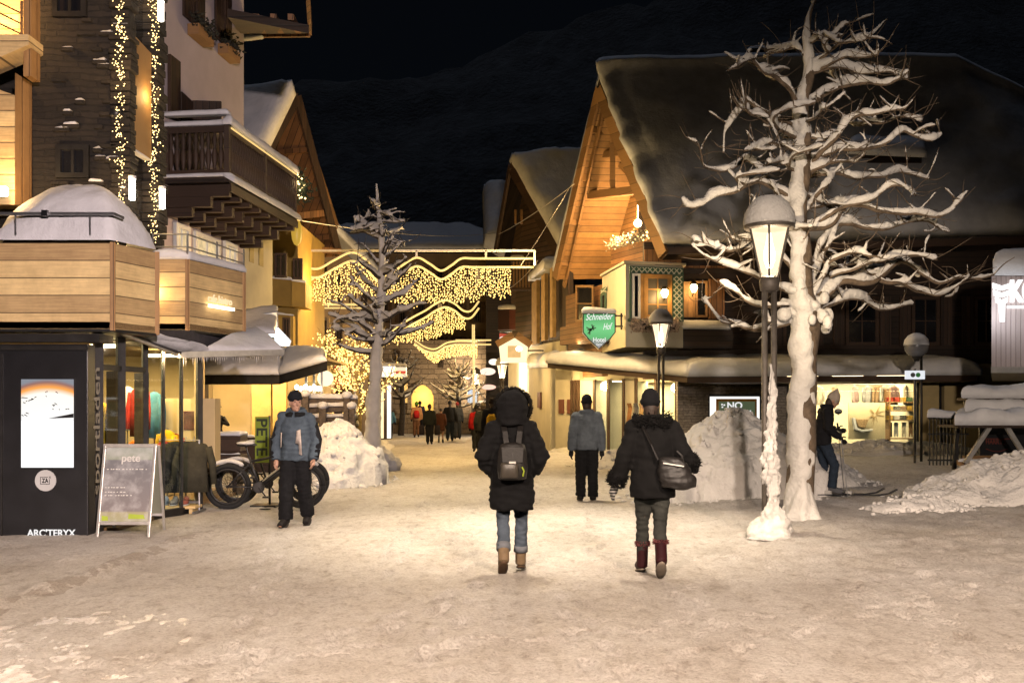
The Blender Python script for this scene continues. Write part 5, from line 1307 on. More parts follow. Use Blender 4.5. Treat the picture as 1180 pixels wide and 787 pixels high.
# white bay
B0, B1, B2 = V((X(721, 29.4), 29.4, 0)), V((X(787, 29.9), 29.9, 0)), V((X(694, 32.4), 32.4, 0))
zb0, zb1 = 3.35, 5.80
q = MB(); q.prism([B2, B0, B1, V((B1.x, 31.2, 0)), V((B2.x + .6, 33, 0))], (0, 0, zb1 - zb0)); q.v = [(v[0], v[1], v[2] + zb0) for v in q.v]; bay = q.build('bay', M['plaster_cream'], ch)
q = MB(); q.prism([p + up * (zb1 + .01) for p in (B2 + V((-.08, -.1, 0)), B0 + V((-.06, -.1, 0)), B1 + V((.08, -.08, 0)), V((B1.x + .1, 31.1, 0)), V((B2.x + .6, 32.8, 0)))], (0, 0, .07)); q.build('bay_cap', M['plaster_cream'], bay)
nb = V((B0.y - B1.y, B1.x - B0.x, 0)).normalized(); nb = -nb if nb.y > 0 else nb
def bf(t, z, o=0.0): p = lerp(B0, B1, t); p.z = z; return p + nb * o
m, nt, b, o = _nt('green_lattice')
tc = nt.nodes.new('ShaderNodeTexCoord'); sp = nt.nodes.new('ShaderNodeSeparateXYZ'); nt.links.new(tc.outputs['Object'], sp.inputs[0])
u_ = math_(nt, 'FRACT', math_(nt, 'MULTIPLY', math_(nt, 'ADD', sp.outputs[0], sp.outputs[2]), 6.0)); v_ = math_(nt, 'FRACT', math_(nt, 'MULTIPLY', math_(nt, 'SUBTRACT', sp.outputs[0], sp.outputs[2]), 6.0))
nt.links.new(mixc(nt, math_(nt, 'MAXIMUM', math_(nt, 'LESS_THAN', u_, .26), math_(nt, 'LESS_THAN', v_, .26)), (.04, .10, .06), (.55, .56, .45)), b.inputs['Base Color'])
latt = m; green = mat('green_paint', (.05, .10, .065), .6, .15, 4, .05)
zw0, zw1 = 4.18, 5.52
for (t0, t1, z0, z1) in ((.06, 1.0, zw1, zw1 + .22), (.80, 1.0, zw0 - .05, zw1 - .005)):
    q = MB(); q.prism([bf(t0, z0, .004), bf(t1, z0, .004), bf(t1, z1, .004), bf(t0, z1, .004)], nb * .03); lp = q.build('lattice_panel', latt, bay)
    q = MB()
    for (ta, tb, za, zb_) in ((t0, t1, z0, z0 + .025), (t0, t1, z1 - .025, z1), (t0, t0 + .018, z0, z1), (t1 - .018, t1, z0, z1)): q.prism([bf(ta, za, .03), bf(tb, za, .03), bf(tb, zb_, .03), bf(ta, zb_, .03)], nb * .02)
    q.build('lattice_frame', green, lp)
q = MB(); q.prism([bf(.06, zw0, .004), bf(.09, zw0, .004), bf(.09, zw1, .004), bf(.06, zw1, .004)], nb * .05); q.prism([bf(.03, zw0 - .09, .004), bf(.80, zw0 - .09, .004), bf(.80, zw0, .004), bf(.03, zw0, .004)], nb * .12); q.build('window_trim', green, bay)
pane_lit = glow('dusky_pane', (.55, .42, .24), .10, var=.7, scale=2)
window(ch, bf(.10, zw0, .01), bf(.24, zw0, .01), bf(.24, zw1, .01), bf(.10, zw1, .01), nb, M['white_paint'], M['dark_pane'], .07, (1, 1))
window(ch, bf(.30, zw0, .01), bf(.79, zw0, .01), bf(.79, zw1, .01), bf(.30, zw1, .01), nb, mat('honey_wood', (.42, .22, .06), .6, .2, 6, .1), pane_lit, .13, (2, 3))
q = MB(); q.prism([bf(.24, zw0, .01), bf(.30, zw0, .01), bf(.30, zw1, .01), bf(.24, zw1, .01)], nb * .05); q.build('shutter', bpy.data.materials['honey_wood'], bay)
nb2 = V((-(B0.y - B2.y), -(B0.x - B2.x), 0)).normalized(); nb2 = nb2 if nb2.x < 0 else -nb2
def bs2(t, z, o=0.0): p = lerp(B2, B0, t); p.z = z; return p + nb2 * o
q = MB(); q.prism([bs2(-.02, 5.25, .01), bs2(.25, 5.25, .01), bs2(.25, 5.42, .01), bs2(-.02, 5.42, .01)], nb2 * .03); q.build('lattice_panel', latt, bay)
window(ch, bs2(.0, zw0, .01), bs2(.22, zw0, .01), bs2(.22, 5.22, .01), bs2(.0, 5.22, .01), nb2, green, M['dark_pane'], .06, (1, 2))
# wall lamps and doors beside the bay
for (px, py, d_, lab) in ((766, 339, 29.5, 'small glowing wall lamp on the white bay window'), (799.5, 333, 30.8, 'glowing wall lamp on dark boards next to the green lattice')):
    l = thing('wall_lamp', lab, 'wall lamp', P(px, py, d_), 0, 'wall lamps of the steep chalet'); c = P(px, py, d_)
    q = MB(); q.lathe([(.05, -.10), (.11, .02), (.10, .10), (.06, .14)], 12, c); q.build('shade', M['warm_lamp'], l, smooth=True)
    q = MB(); q.lathe([(.13, .14), (.10, .19), (.03, .24)], 12, c); q.bar(c + V((0, 0, -.1)), c + V((0, .3, -.2)), .03, .03); q.build('cap', M['dark_metal'], l, smooth=True)
    plight(c + V((0, -.25, -.1)), 22, (1, .60, .22), .08)
for (a, b_, t, bo, mm_) in ((786, 800, 325, 366, M['pine_up']), (816, 834, 322, 368, M['timber'])):
    q = MB(); q.box(((X(a, yw) + X(b_, yw)) / 2, yw - .05, (Z(t, yw) + Z(bo, yw)) / 2), (X(b_, yw) - X(a, yw), .12, Z(t, yw) - Z(bo, yw))); q.build('shutter', mm_, ch)
window(ch, P(801, 366, yw - .03), P(815, 366, yw - .03), P(815, 324, yw - .03), P(801, 324, yw - .03), (0, -1, 0), M['beam'], M['dark_pane'], .07, (1, 2))
for (a, b_) in ((902, 934), (974, 1012), (1050, 1082), (1122, 1150)):
    f = window(ch, P(a, 398, yw - .03), P(b_, 398, yw - .03), P(b_, 342, yw - .03), P(a, 342, yw - .03), (0, -1, 0), M['beam_dark'], M['dark_pane'], .10, (2, 2))
    for s_ in (-14, 0):
        x0 = a + s_ if s_ else b_ + 1
        q = MB(); q.prism([P(x0, 398, yw - .05), P(x0 + 13, 398, yw - .05), P(x0 + 13, 342, yw - .05), P(x0, 342, yw - .05)], (0, -.06, 0)); q.build('shutter', M['timber_dark_up'], f)
# balcony trough with snow and dry flowers right of the bay
q = MB(); q.box(((X(787, 30.2) + X(840, 30.2)) / 2, 30.4, Z(390, 30.2)), (1.5, .9, .62)); tr_ = q.build('balcony_trough', M['timber_dark'], ch)
q = MB(); q.patch(P(782, 379, 29.9), P(842, 380, 29.9), P(842, 376, 30.9), P(782, 374, 30.9), .18, 16, 8, .25, amp=.06); q.build('trough_snow', M['snow'], tr_, smooth=True)
dfl = thing('dried_flowers', 'pale frosted dry flowers in the box under the white bay window', 'flower box', P(748, 376, 29.0))
q = MB(); q.prism([bf(.12, 3.86, .0), bf(.80, 3.86, .0), bf(.80, 4.06, 0), bf(.12, 4.06, 0)], nb * .28); q.build('box', M['timber_dark'], dfl)
q = MB(); rnd = random.Random(5)
for k in range(520):
    p = bf(rnd.uniform(.05, .86), 4.02 + rnd.uniform(-.22, .16), rnd.uniform(.1, .42)); q.spike(p, [rnd.gauss(0, 1) for _ in range(3)], rnd.uniform(.05, .14), .035)
q.build('bloom', mat('frosted_bloom', (.45, .33, .24), .9, .6, 12, .2), dfl)
# street-side lower timber part left of the bay
q = MB(); q.prism([V((X(652, 36), 36, 2.6)), V((X(694, 32.6), 32.6, 2.6)), V((X(694, 32.6), 32.6, 5.6)), V((X(652, 36), 36, 5.6))], (.2, .1, 0)); q.build('wall', M['timber_h'], ch)
q = MB(); q.prism([P(648, 398, 35), P(700, 396, 31.5), P(700, 372, 31.5), P(648, 378, 35)], (-.1, -.25, 0)); q.build('log_balcony', M['timber_h'], ch)
window(ch, P(664, 372, 34.4) + V((0, -.3, 0)), P(684, 372, 33) + V((0, -.3, 0)), P(684, 330, 33) + V((0, -.3, 0)), P(664, 330, 34.4) + V((0, -.3, 0)), (-.9, -.44, 0), M['beam'], M['dark_pane'], .08, (1, 2))
plight(P(664, 396, 33.2), 12, (1, .7, .35), .1)

# ---------------------------------------------------------------- shops under the chalet
sg = thing('ski_shop', 'low brick and glass shop with snow-covered canopy below the steep chalet', 'shop', P(900, 520, 30))
L0, K_, R0 = P(631, 424, 34.0), P(792, 441, 28.4), P(1126, 439, 28.4)
q = MB(); q.prism([L0, K_, K_ + V((2.4, 2.8, 0)), L0 + V((1.8, 1.5, 0))], (0, 0, .16)); q.prism([K_ + V((.02, 0, .002)), R0, R0 + V((.2, 2.8, 0)), K_ + V((2.4, 2.8, 0))], (0, 0, .16)); q.build('canopy', M['beam_dark'], sg)
q = MB()
q.patch(L0 + up * .165 + V((-.08, -.1, 0)), K_ + up * .165 + V((0, -.1, 0)), K_ + V((2.6, 2.8, .5)), L0 + V((1.9, 1.6, .5)), .40, 40, 14, .45, amp=.13, fr=.9, lip=.5)
q.patch(K_ + up * .165 + V((-.02, -.1, 0)), R0 + up * .165 + V((.1, -.1, 0)), R0 + V((.0, 2.8, .5)), K_ + V((0, 2.8, .5)), .46, 60, 14, .6, amp=.07, fr=.6, lip=.4)
q.build('canopy_snow', M['snow'], sg, smooth=True)
ys_ = 30.6
def sx(px): return X(px, ys_)
q = MB(); q.box(((sx(780) + sx(906)) / 2, ys_, 1.2), (sx(906) - sx(780), .3, 2.5)); q.build('brick_wall', M['brick'], sg)
q = MB(); q.box(((sx(1056) + sx(1078)) / 2, ys_, 1.25), (sx(1078) - sx(1056), .5, 2.5)); q.box(((sx(1089) + sx(1300)) / 2, ys_ + .2, 1.45), (sx(1300) - sx(1089), .3, 2.9)); q.build('wall', M['plaster_yellow'], sg)
q = MB(); q.box(((sx(1078) + sx(1089)) / 2, ys_ + .3, 1.2), (sx(1089) - sx(1078), .1, 2.4)); q.build('dark_door', M['black'], sg)
q = MB()
for px in (906, 1055): q.box((sx(px), ys_ - .12, 1.25), (.07, .12, 2.5))
q.box(((sx(906) + sx(1055)) / 2, ys_ - .12, .42), (sx(1055) - sx(906), .12, .10)); q.build('window_frame', M['dark_metal'], sg)
q = MB(); q.prism([V((sx(907), ys_ - .1, .4)), V((sx(1054), ys_ - .1, .4)), V((sx(1054), ys_ - .1, 2.45)), V((sx(907), ys_ - .1, 2.45))], (0, .012, 0)); q.build('glass_pane', M['glass'], sg)
# room
q = MB(); yr = ys_ + 3.6; xm = (sx(900) + sx(1062)) / 2
shopwall = mat('shop_wall_pale', (.75, .66, .46), .9, .06, 2, .05)
q.box((xm, yr, 1.3), (5.6, .1, 2.6)); q.box((sx(900), ys_ + 1.9, 1.3), (.1, 3.4, 2.6)); q.box((sx(1066), ys_ + 1.9, 1.3), (.1, 3.4, 2.6)); q.build('room_wall', shopwall, sg)
q = MB(); q.box((xm, ys_ + 1.8, 2.62), (4.9, 3.6, .06)); q.build('room_ceiling', shopwall, sg)
q = MB(); q.box((xm, ys_ + 1.8, .2), (4.9, 3.6, .08)); q.build('room_floor', M['shop_floor'], sg)
for x_, y_ in ((-1.4, .35), (0, .35), (1.4, .35), (0, 2.5)):
    q = MB(); q.box((xm + x_, ys_ + y_, 2.54), (.9, .22, .05)); q.build('ceiling_lamp', M['ceil_lamp'], sg)
area((xm, ys_ - .02, 2.16), (xm, ys_ + 1.6, 1.0), 130, 4.0, .25, (1, .74, .42))  # added fill at the window head, brightens goods and poster panel
area((xm, ys_ + 2.0, 2.5), (xm, ys_ + 2.2, 0), 420, 4.0, 1.6, (1, .76, .44))
# goods
q = MB()
for z in (2.30,): q.tube([V((sx(912), ys_ + 1.3, z)), V((sx(1050), ys_ + 1.3, z))], .018, 6)
q.build('hanging_rail', M['steel'], sg)
rnd = random.Random(12)
tones = ('cream', 'beige', 'pale pink', 'light grey', 'tan', 'ivory', 'dusty rose', 'sand')
tc_ = ((.6, .52, .4), (.48, .36, .24), (.55, .38, .34), (.45, .43, .4), (.40, .26, .14), (.62, .56, .44), (.45, .28, .24), (.5, .42, .3))
where = ('over the skier', 'just right of the skier', 'third along the ski shop rail', 'fourth along the ski shop rail', 'mid-rail above the white poster panel', 'above the poster chair', 'over the stacked shelves', 'at the rail end over the shelves')
for k, px in enumerate((944, 962, 985, 1000, 1012, 1019, 1030, 1044)):
    t = thing('hanging_jacket', '%s jacket hanging %s in the lit shop window' % (tones[k], where[k]), 'jacket', V((X(px, ys_ + 1.3), ys_ + 1.3, 1.5)), 0, 'jackets hung in the ski shop window')
    garment(t, V((X(px, ys_ + 1.3), ys_ + 1.3, 2.27)), cloth(tc_[k]), .40, .62, rnd.uniform(.3, 1.2))
    q = MB(); q.tube([V((X(px, ys_ + 1.3), ys_ + 1.3, 2.26)), V((X(px, ys_ + 1.3), ys_ + 1.31, 2.33))], .008, 5); q.build('hanger', M['steel'], t)
pp = thing('poster_panel', 'cream poster panel with flower drawing standing in the ski shop window', 'poster', V((X(1000, ys_ + .6), ys_ + .6, .4)))
q = MB(); q.prism([P(978, 506, ys_ + .6), P(1020, 506, ys_ + .6), P(1020, 464, ys_ + .6), P(978, 464, ys_ + .6)], (0, .05, 0)); q.build('panel', mat('poster_paper', (.62, .52, .32), .8, .1, 3, 0), pp)
q = MB(); c = P(1008, 478, ys_ + .59)
for k in range(26):
    a = rnd.uniform(0, 6.28); l = rnd.uniform(.12, .38); e = c + V((math.cos(a) * l, 0, math.sin(a) * l)); q.prism([c + V((math.cos(a + .3) * .05, 0, math.sin(a + .3) * .05)), e, c + V((math.cos(a - .3) * .05, 0, math.sin(a - .3) * .05))], (0, -.004 - .0002 * k, 0))
q.build('drawing', mat('poster_ink', (.36, .24, .10), .8, .1, 3, 0), pp)['kind'] = 'stuff'
cr = thing('basket_chair', 'white framed basket seat in front of the cream poster panel', 'chair', P(992, 500, ys_ + .4))
c = P(993, 497, ys_ + .42); q = MB(); q.prism([c + V((-.26, 0, .42)), c + V((-.20, 0, .05)), c + V((.0, 0, -.02)), c + V((.34, 0, .02)), c + V((.36, 0, .07)), c + V((.02, 0, .05)), c + V((-.13, 0, .1)), c + V((-.20, 0, .42))], (0, .34, 0)); q.build('frame', M['white_paint'], cr, bevel=.01)
q = MB(); q.prism([c + V((-.18, .03, .38)), c + V((-.10, .03, .12)), c + V((.12, .03, .10)), c + V((.24, .03, .38))], (0, .28, 0)); q.build('basket', mat('wicker', (.42, .28, .14), .8, .4, 30, .5, 80), cr, bevel=.02)
rc = thing('shelf_rack', 'rack of folded clothes at the end of the ski shop window', 'shelf', V((X(1038, ys_ + .9), ys_ + .9, .3)))
q = MB()
for py in (464, 474, 485, 506): q.prism([P(1022, py, ys_ + .7), P(1053, py, ys_ + .7), P(1053, py, ys_ + .7) + V((0, .5, 0)), P(1022, py, ys_ + .7) + V((0, .5, 0))], (0, 0, .03))
for px in (1022, 1053): q.box((X(px, ys_ + .95), ys_ + .95, 1.2), (.04, .5, 1.9))
q.build('frame', M['beam'], rc)
names_ = {}
for j, py in enumerate((464, 474, 485)):
    for i in range(4):
        cn, cv = rnd.choice((('red', (.40, .05, .03)), ('dark', (.03, .03, .035)), ('white', (.6, .56, .5)), ('brown', (.2, .1, .05)), ('mustard', (.5, .3, .05)), ('green', (.08, .14, .06))))
        p = P(1024 + i * 7.4, py, ys_ + .72) + V((.07, .12, .04)); shelf = ('top', 'middle', 'bottom')[j]; pos = ('first', 'second', 'third', 'last')[i]
        t = thing('folded_clothes', '%s folded clothes, %s pile along the %s shelf of the ski shop rack' % (cn, pos, shelf), 'clothes', p, 0, 'folded clothes on the ski shop rack')
        for k in range(3):
            q = MB(); q.box(p + V((rnd.uniform(-.01, .01), 0, .02 + k * .045)), (.155, .24, .04)); q.build('garment', cloth(cv), t, bevel=.012)
for k, px in enumerate((1024, 1031, 1040, 1048)):
    t = thing('hanging_trousers', ('dark', 'pale grey', 'cream', 'brown')[k] + ' trousers hanging under the bottom shelf of the ski shop rack', 'trousers', P(px, 502, ys_ + .9), 0, 'trousers under the ski shop rack')
    q = MB(); c = P(px + 1.5, 486, ys_ + .85); m_ = cloth(((.03, .03, .03), (.4, .4, .38), (.55, .48, .36), (.2, .11, .05))[k])
    q.box(c + V((0, 0, -.06)), (.13, .06, .1))
    for s_ in (-1, 1): q.tube([c + V((s_ * .03, 0, -.08)), c + V((s_ * .045, 0, -.48))], [.04, .03], 8)
    fuse(q.build('garment', m_, t, smooth=True), .02, 2)
for k, (px, py, cl, lab) in enumerate(((966, 474, (.03, .03, .04), 'dark goggles display by the shop pane right of the skier'), (967, 498, (.35, .3, .25), 'grey helmet display low in the shop pane right of the skier'), (912, 452, (.1, .07, .05), 'dark bag high in the pane left of the birch-like trunk'))):
    t = thing('shop_display', lab, 'display', P(px, py, ys_ + .5)); c = P(px, py, ys_ + .5)
    q = MB(); q.ell(c, (.13, .10, .09), 12); q.build('item', cloth(cl), t, smooth=True)
    q = MB(); q.lathe([(.10, -.13), (.02, -.11), (.02, -.05)], 12, c); q.build('stand', M['steel'], t, smooth=True)
# poster in the brick wall
ps = thing('lit_poster', 'lit window poster reading NO control in white on green, set in the brick wall', 'poster', P(845, 480, ys_ - .2))
yp = ys_ - .17
def pr(a, b_, t, bo, dep, m_, name, y=yp): q = MB(); q.prism([P(a, bo, y), P(b_, bo, y), P(b_, t, y), P(a, t, y)], (0, -dep, 0)); return q.build(name, m_, ps)
pr(816, 876.5, 454.5, 500, .05, M['black'], 'surround'); pr(818, 875, 457, 498, .02, glow('poster_glow', (1, .95, .88), 1.3), 'glow_border', yp - .052)
pr(825, 872, 459.5, 496, .012, mat('poster_orange', (.55, .26, .05), .6, .15, 3, 0), 'frame', yp - .074); pr(828, 870, 462.5, 494, .008, glow('poster_green', (.13, .17, .09), .5), 'picture', yp - .088)
text_mesh('lettering', 'NO', M['sign_white'], ps, P(838, 470.5, yp - .10), (1, 0, 0), (0, 0, 1), .27, .006, .03, width=.46)
text_mesh('lettering', 'control', M['sign_white'], ps, P(829.5, 480, yp - .10), (1, 0, 0), (0, 0, 1), .27, .006, .03, width=.95)
q = MB()
for (x0, z0) in ((832, 466), (834.6, 466.6), (832.4, 469)): q.box(P(x0, z0, yp - .10), (.05, .01, .045))
q.build('emblem', M['sign_white'], ps)
# street side under the canopy: plastered piers, glazed doors, skis
wl0, wl1 = V((X(640, 35.5), 35.5, 0)), V((sx(782), ys_ + .2, 0))
nst = V((-(wl1.y - wl0.y), (wl1.x - wl0.x), 0)).normalized(); nst = nst if nst.y < 0 else -nst
def sw(t, z, o=0.0): p = lerp(wl0, wl1, t); p.z = z; return p + nst * o
for (a, b_) in ((0, .16), (.22, .36), (.60, .70)):
    q = MB(); q.prism([sw(a, 0), sw(b_, 0), sw(b_, 2.9), sw(a, 2.9)], -nst * .5); q.build('pier', M['plaster_cream'], sg)
q = MB(); q.prism([sw(0, 2.55), sw(1, 2.35), sw(1, 2.9), sw(0, 3.2)], -nst * .4); q.build('lintel', M['plaster_cream'], sg)
for k, (a, b_) in enumerate(((.16, .22), (.36, .60), (.70, 1.0))):
    q = MB(); 
    for t in (a, (a + b_) / 2, b_): q.prism([sw(t - .008, 0, .02), sw(t + .008, 0, .02), sw(t + .008, 2.5, .02), sw(t - .008, 2.5, .02)], nst * .06)
    f = q.build('door_frame', M['beam_dark'], sg)
    q = MB(); q.prism([sw(a, .1, -.02), sw(b_, .1, -.02), sw(b_, 2.45, -.02), sw(a, 2.45, -.02)], -nst * .01); q.build('glass_pane', M['glass'], f)
q = MB(); q.prism([sw(.1, 0, -1.6), sw(1.0, 0, -1.6), sw(1.0, 2.6, -1.6), sw(.1, 2.6, -1.6)], -nst * .1); q.prism([sw(.1, 2.55, -.1), sw(1, 2.55, -.1), sw(1, 2.55, -1.7), sw(.1, 2.55, -1.7)], (0, 0, .05)); q.build('room_wall', shopwall, sg)
for t in (.42, .58, .85):
    q = MB(); q.box(sw(t, 2.46, -.8), (.5, .2, .05)); q.build('ceiling_lamp', M['ceil_lamp'], sg)
area(sw(.6, 2.5, -.8), sw(.6, 0, -.9), 300, 2.8, .9, (1, .76, .42)); plight(sw(.3, 2.3, .7), 150, (1, .66, .26), .15); plight(sw(.85, 2.2, .8), 120, (1, .68, .3), .15)
q = MB()
for t in (.04, .12, .28): q.prism([sw(t, 1.35, .01), sw(t + .045, 1.35, .01), sw(t + .045, 1.85, .01), sw(t, 1.85, .01)], nst * .05)
q.build('menu_case', mat('menu_case_wood', (.12, .04, .025), .6, .2, 5, 0), sg)
for k, (t, c_, lab) in enumerate(((.66, (.25, .12, .05), 'pair of brown skis leaning by the shop pier'), (.71, (.08, .08, .09), 'pair of dark skis leaning by the shop pier'), (.75, (.3, .2, .1), 'pair of tan skis leaning beside the glazed shop door'))):
    t_ = thing('ski_pair', lab, 'skis', sw(t, 0, .35), 0, 'skis leaning by the chalet shop')
    for s_ in (-.05, .05):
        p = sw(t, 0, .40); d_ = (wl1 - wl0).normalized(); q = MB()
        pts = [p + d_ * s_ + V((0, 0, .1)), p + d_ * s_ - nst * .2 + V((0, 0, .9)), p + d_ * s_ - nst * .32 + V((0, 0, 1.55)), p + d_ * s_ - nst * .26 + V((0, 0, 1.7))]
        for a_, b_ in zip(pts, pts[1:]): q.bar(a_, b_, .075, .02, nst)
        q.build('ski', cloth(c_), t_)
    q = MB(); q.box(sw(t, .7, .26), (.16, .10, .16)); q.build('binding', M['black'], t_)
dt = thing('doormat_bench', 'low dark boot bench on the snow by the leaning skis', 'bench', sw(.72, 0, .5))
q = MB(); q.box(sw(.72, .2, .6), (.75, .3, .06), .5); q.build('seat', M['beam_dark'], dt)
q = MB()
for s_ in (-.3, .3): q.box(sw(.72, .09, .6) + V((s_ * .85, s_ * -.4, 0)), (.06, .28, .2), .5)
q.build('leg', M['beam_dark'], dt)

# shield sign
sg2 = thing('shield_sign', 'green lit shield sign with white script on the white bay corner', 'sign', P(690, 383, 29))
d_ = 29.0
shp = [(671.5, 361), (709.5, 361), (709.5, 383), (703, 391), (690, 402.5), (678, 391), (671.5, 383)]
q = MB(); q.prism([P(a, b_, d_) for a, b_ in shp], (0, .22, 0)); q.build('rim', M['dark_metal'], sg2)
m, nt, b, o = _nt('sign_green')
tc = nt.nodes.new('ShaderNodeTexCoord'); sp = nt.nodes.new('ShaderNodeSeparateXYZ'); nt.links.new(tc.outputs['Generated'], sp.inputs[0])
b.inputs['Base Color'].default_value = (.02, .03, .02, 1); nt.links.new(ramp(nt, sp.outputs[2], [(0, (.30, .30, .34)), (.22, (.20, .26, .22)), (.30, (.09, .50, .16)), (.6, (.16, .66, .24)), (1, (.06, .34, .11))]), b.inputs['Emission Color']); b.inputs['Emission Strength'].default_value = .95
q = MB(); q.prism([P(690 + (a - 690) * .93, 381 + (b_ - 381) * .94, d_ - .01) for a, b_ in shp], (0, -.02, 0)); q.build('face', m, sg2)
text_mesh('lettering', 'Schneider', M['sign_white'], sg2, P(675, 369, d_ - .035), (1, 0, .04), (0, 0, 1), .26, .004, .01, .35, width=.80)
text_mesh('lettering', 'Hof', M['sign_white'], sg2, P(695, 380, d_ - .035), (1, 0, .08), (0, 0, 1), .26, .004, .01, .35, width=.27)
text_mesh('lettering', 'Hotel', M['sign_white'], sg2, P(683.5, 394, d_ - .035), (1, 0, 0), (0, 0, 1), .19, .004, .012, 0, width=.36)
text_mesh('lettering', 'Garni', M['sign_white'], sg2, P(687, 398, d_ - .035), (1, 0, 0), (0, 0, 1), .09, .004, .01, 0, width=.17)
c = P(681, 380, d_ - .035); q = MB()
for (dx_, dz_, l, a) in ((0, 0, .15, .9), (.02, .02, .13, .3), (-.03, -.05, .1, 1.5), (.05, .07, .09, 1.9), (-.05, .02, .1, 2.6)): e = V((math.cos(a) * l, 0, math.sin(a) * l)); q.bar(c + V((dx_, 0, dz_)) - e, c + V((dx_, 0, dz_)) + e, .01, .035)
q.build('emblem', mat('grey_green', (.10, .22, .14), .6, .1, 4, 0), sg2)
q = MB(); q.bar(P(710, 364, d_ + .1), P(717, 364, d_ + .6), .04, .05); q.bar(P(710, 376, d_ + .1), P(717, 376, d_ + .6), .04, .05); q.bar(P(716, 361, d_ + .6), P(716, 380, d_ + .6), .04, .05); q.build('bracket', M['dark_metal'], sg2)
q = MB(); q.patch(P(670, 360.8, d_ - .04), P(710, 360.8, d_ - .04), P(710, 360.8, d_ + .26), P(670, 360.8, d_ + .26), .16, 20, 6, .14, amp=.05); q.build('snow_cap', M['snow'], sg2, smooth=True)

# ---------------------------------------------------------------- dark timber chalet, yellow wall, far roof
tc2 = thing('timber_chalet', 'dark log chalet with steep snow-edged gable between the lane and the big chalet', 'house', P(615, 470, 43))
a0_, a1_, a2_ = P(588, 184, 43), P(652, 300, 40), P(571, 282, 46)
rr = P(668, 180, 46)
q = MB(); q.prism([a1_, a0_, rr, P(740, 300, 42)], (0, 0, -.2)); q.prism([a0_, a2_, a2_ + V((3, 6, 0)), rr + V((0, 4, -2))], (0, 0, -.2)); q.build('roof', roofm, tc2)
q = MB(); q.patch(a1_ + V((-.05, -.1, 0)), P(740, 300, 41.9), rr + V((2, 0, 0)), a0_ + V((-.05, -.1, -.1)), .62, 26, 26, .5, amp=.18, fr=.7, lip=.6); q.build('roof_snow', M['snow'], tc2, smooth=True)
q = MB(); q.bar(a0_ + V((0, -.1, -.3)), a1_ + V((0, -.1, -.3)), .1, .4); q.bar(a0_ + V((0, -.1, -.3)), a2_ + V((0, -.1, -.3)), .1, .4); q.build('barge_board', M['beam_dark'], tc2)
q = MB(); i_ = V((.7, 1.0, 0)); q.prism([P(572, 400, 45.6) + i_, P(655, 400, 40.3) + i_, P(652, 306, 40.3) + i_, a0_ + i_ + V((0, 0, -.4)), a2_ + i_ + V((0, 0, -.3))], (.2, .3, 0)); q.build('wall', planks('log_wall', (.075, .042, .022), .22, 'z', .10, .5), tc2)
q = MB()
for k in range(6): p = P(592 + 3.6 * k, 300, 43.2 - .1 * k) + V((0, .4, 0)); q.bar(p, p + V((0, 0, -1.25)), .09, .07)
q.build('baluster', M['beam'], tc2)
q = MB(); q.bar(P(588, 300, 43.3), P(616, 300, 42.2), .1, .12); q.bar(P(588, 333, 43.3), P(616, 333, 42.2), .1, .12); q.build('rail', M['beam_dark'], tc2)
q = MB(); q.patch(P(588, 299, 43.2), P(604, 299, 42.6), P(604, 299, 43.0), P(588, 299, 43.6), .18, 8, 4, .1); q.build('snow_rim', M['snow'], tc2, smooth=True)
for px in (594, 601): 
    q = MB(); q.bar(P(px, 258, 43.6), P(px, 242, 43.6), .14, .1); q.build('gable_slat', M['beam'], tc2)
fr_ = thing('snowy_roof_house', 'small far house whose rounded snowy roof shows left of the dark log chalet', 'house', P(567, 470, 58))
q = MB(); q.patch(P(557, 285, 57), P(580, 300, 57), P(586, 222, 62), P(556, 222, 62), 1.1, 14, 16, .9, amp=.15); q.build('roof_snow', M['snow'], fr_, smooth=True)
q = MB(); q.prism([P(560, 500, 58), P(600, 500, 58), P(600, 280, 58), P(560, 280, 58)], (0, 5, 0)); q.build('wall', M['timber_dark'], fr_)
yl = thing('yellow_building', 'cream-yellow plastered building with snowy ledges below the dark log chalet', 'building', P(620, 500, 40))
y0_, y1_ = V((X(590, 50), 50, 0)), V((X(652, 35.8), 35.8, 0)); ny_ = V((-.9, -.35, 0)).normalized()
def yw_(t, z, o=0.0): p = lerp(y0_, y1_, t); p.z = z; return p + ny_ * o
q = MB(); q.prism([yw_(-.1, 0), yw_(1.0, 0), yw_(1.0, 4.0), yw_(.55, 4.2), yw_(-.1, 4.6)], -ny_ * 3); q.build('wall', M['plaster_cream'], yl)
q = MB(); q.prism([yw_(.62, 0, .0), yw_(.98, 0, .0), yw_(.98, 3.0, .0), yw_(.62, 3.2, .0)], ny_ * .55); q.build('porch', M['plaster_cream'], yl)
q = MB()
for (a, b_) in ((.55, .64), (.72, .78), (.86, .9)): q.prism([yw_(a, 4.2, .1), yw_(b_, 4.2, .1), yw_(b_, 6.8, .1), yw_(a, 6.8, .1)], ny_ * .15)
q.build('pilaster', mat('amber_boards', (.40, .25, .09), .8, .25, 4, .2), yl)
q = MB(); q.prism([yw_(.45, 4.1, -.1), yw_(1.0, 4.0, -.1), yw_(1.0, 6.9, -.1), yw_(.45, 6.9, -.1)], -ny_ * .2); q.build('upper_wall', M['timber_dark_up'], yl)
q = MB(); q.patch(yw_(.5, 7.0, .3), yw_(.78, 7.0, .3), yw_(.78, 7.0, -.5), yw_(.5, 7.0, -.5), .5, 12, 8, .3); q.patch(yw_(.60, 3.2, .62), yw_(.99, 3.0, .62), yw_(.99, 3.1, 0), yw_(.60, 3.3, 0), .55, 16, 8, .3, amp=.12); q.patch(yw_(.2, 4.25, .2), yw_(.6, 4.2, .2), yw_(.6, 4.25, -.5), yw_(.2, 4.25, -.5), .3, 14, 8, .25, amp=.1); q.build('snow_ledge', M['snow'], yl, smooth=True)
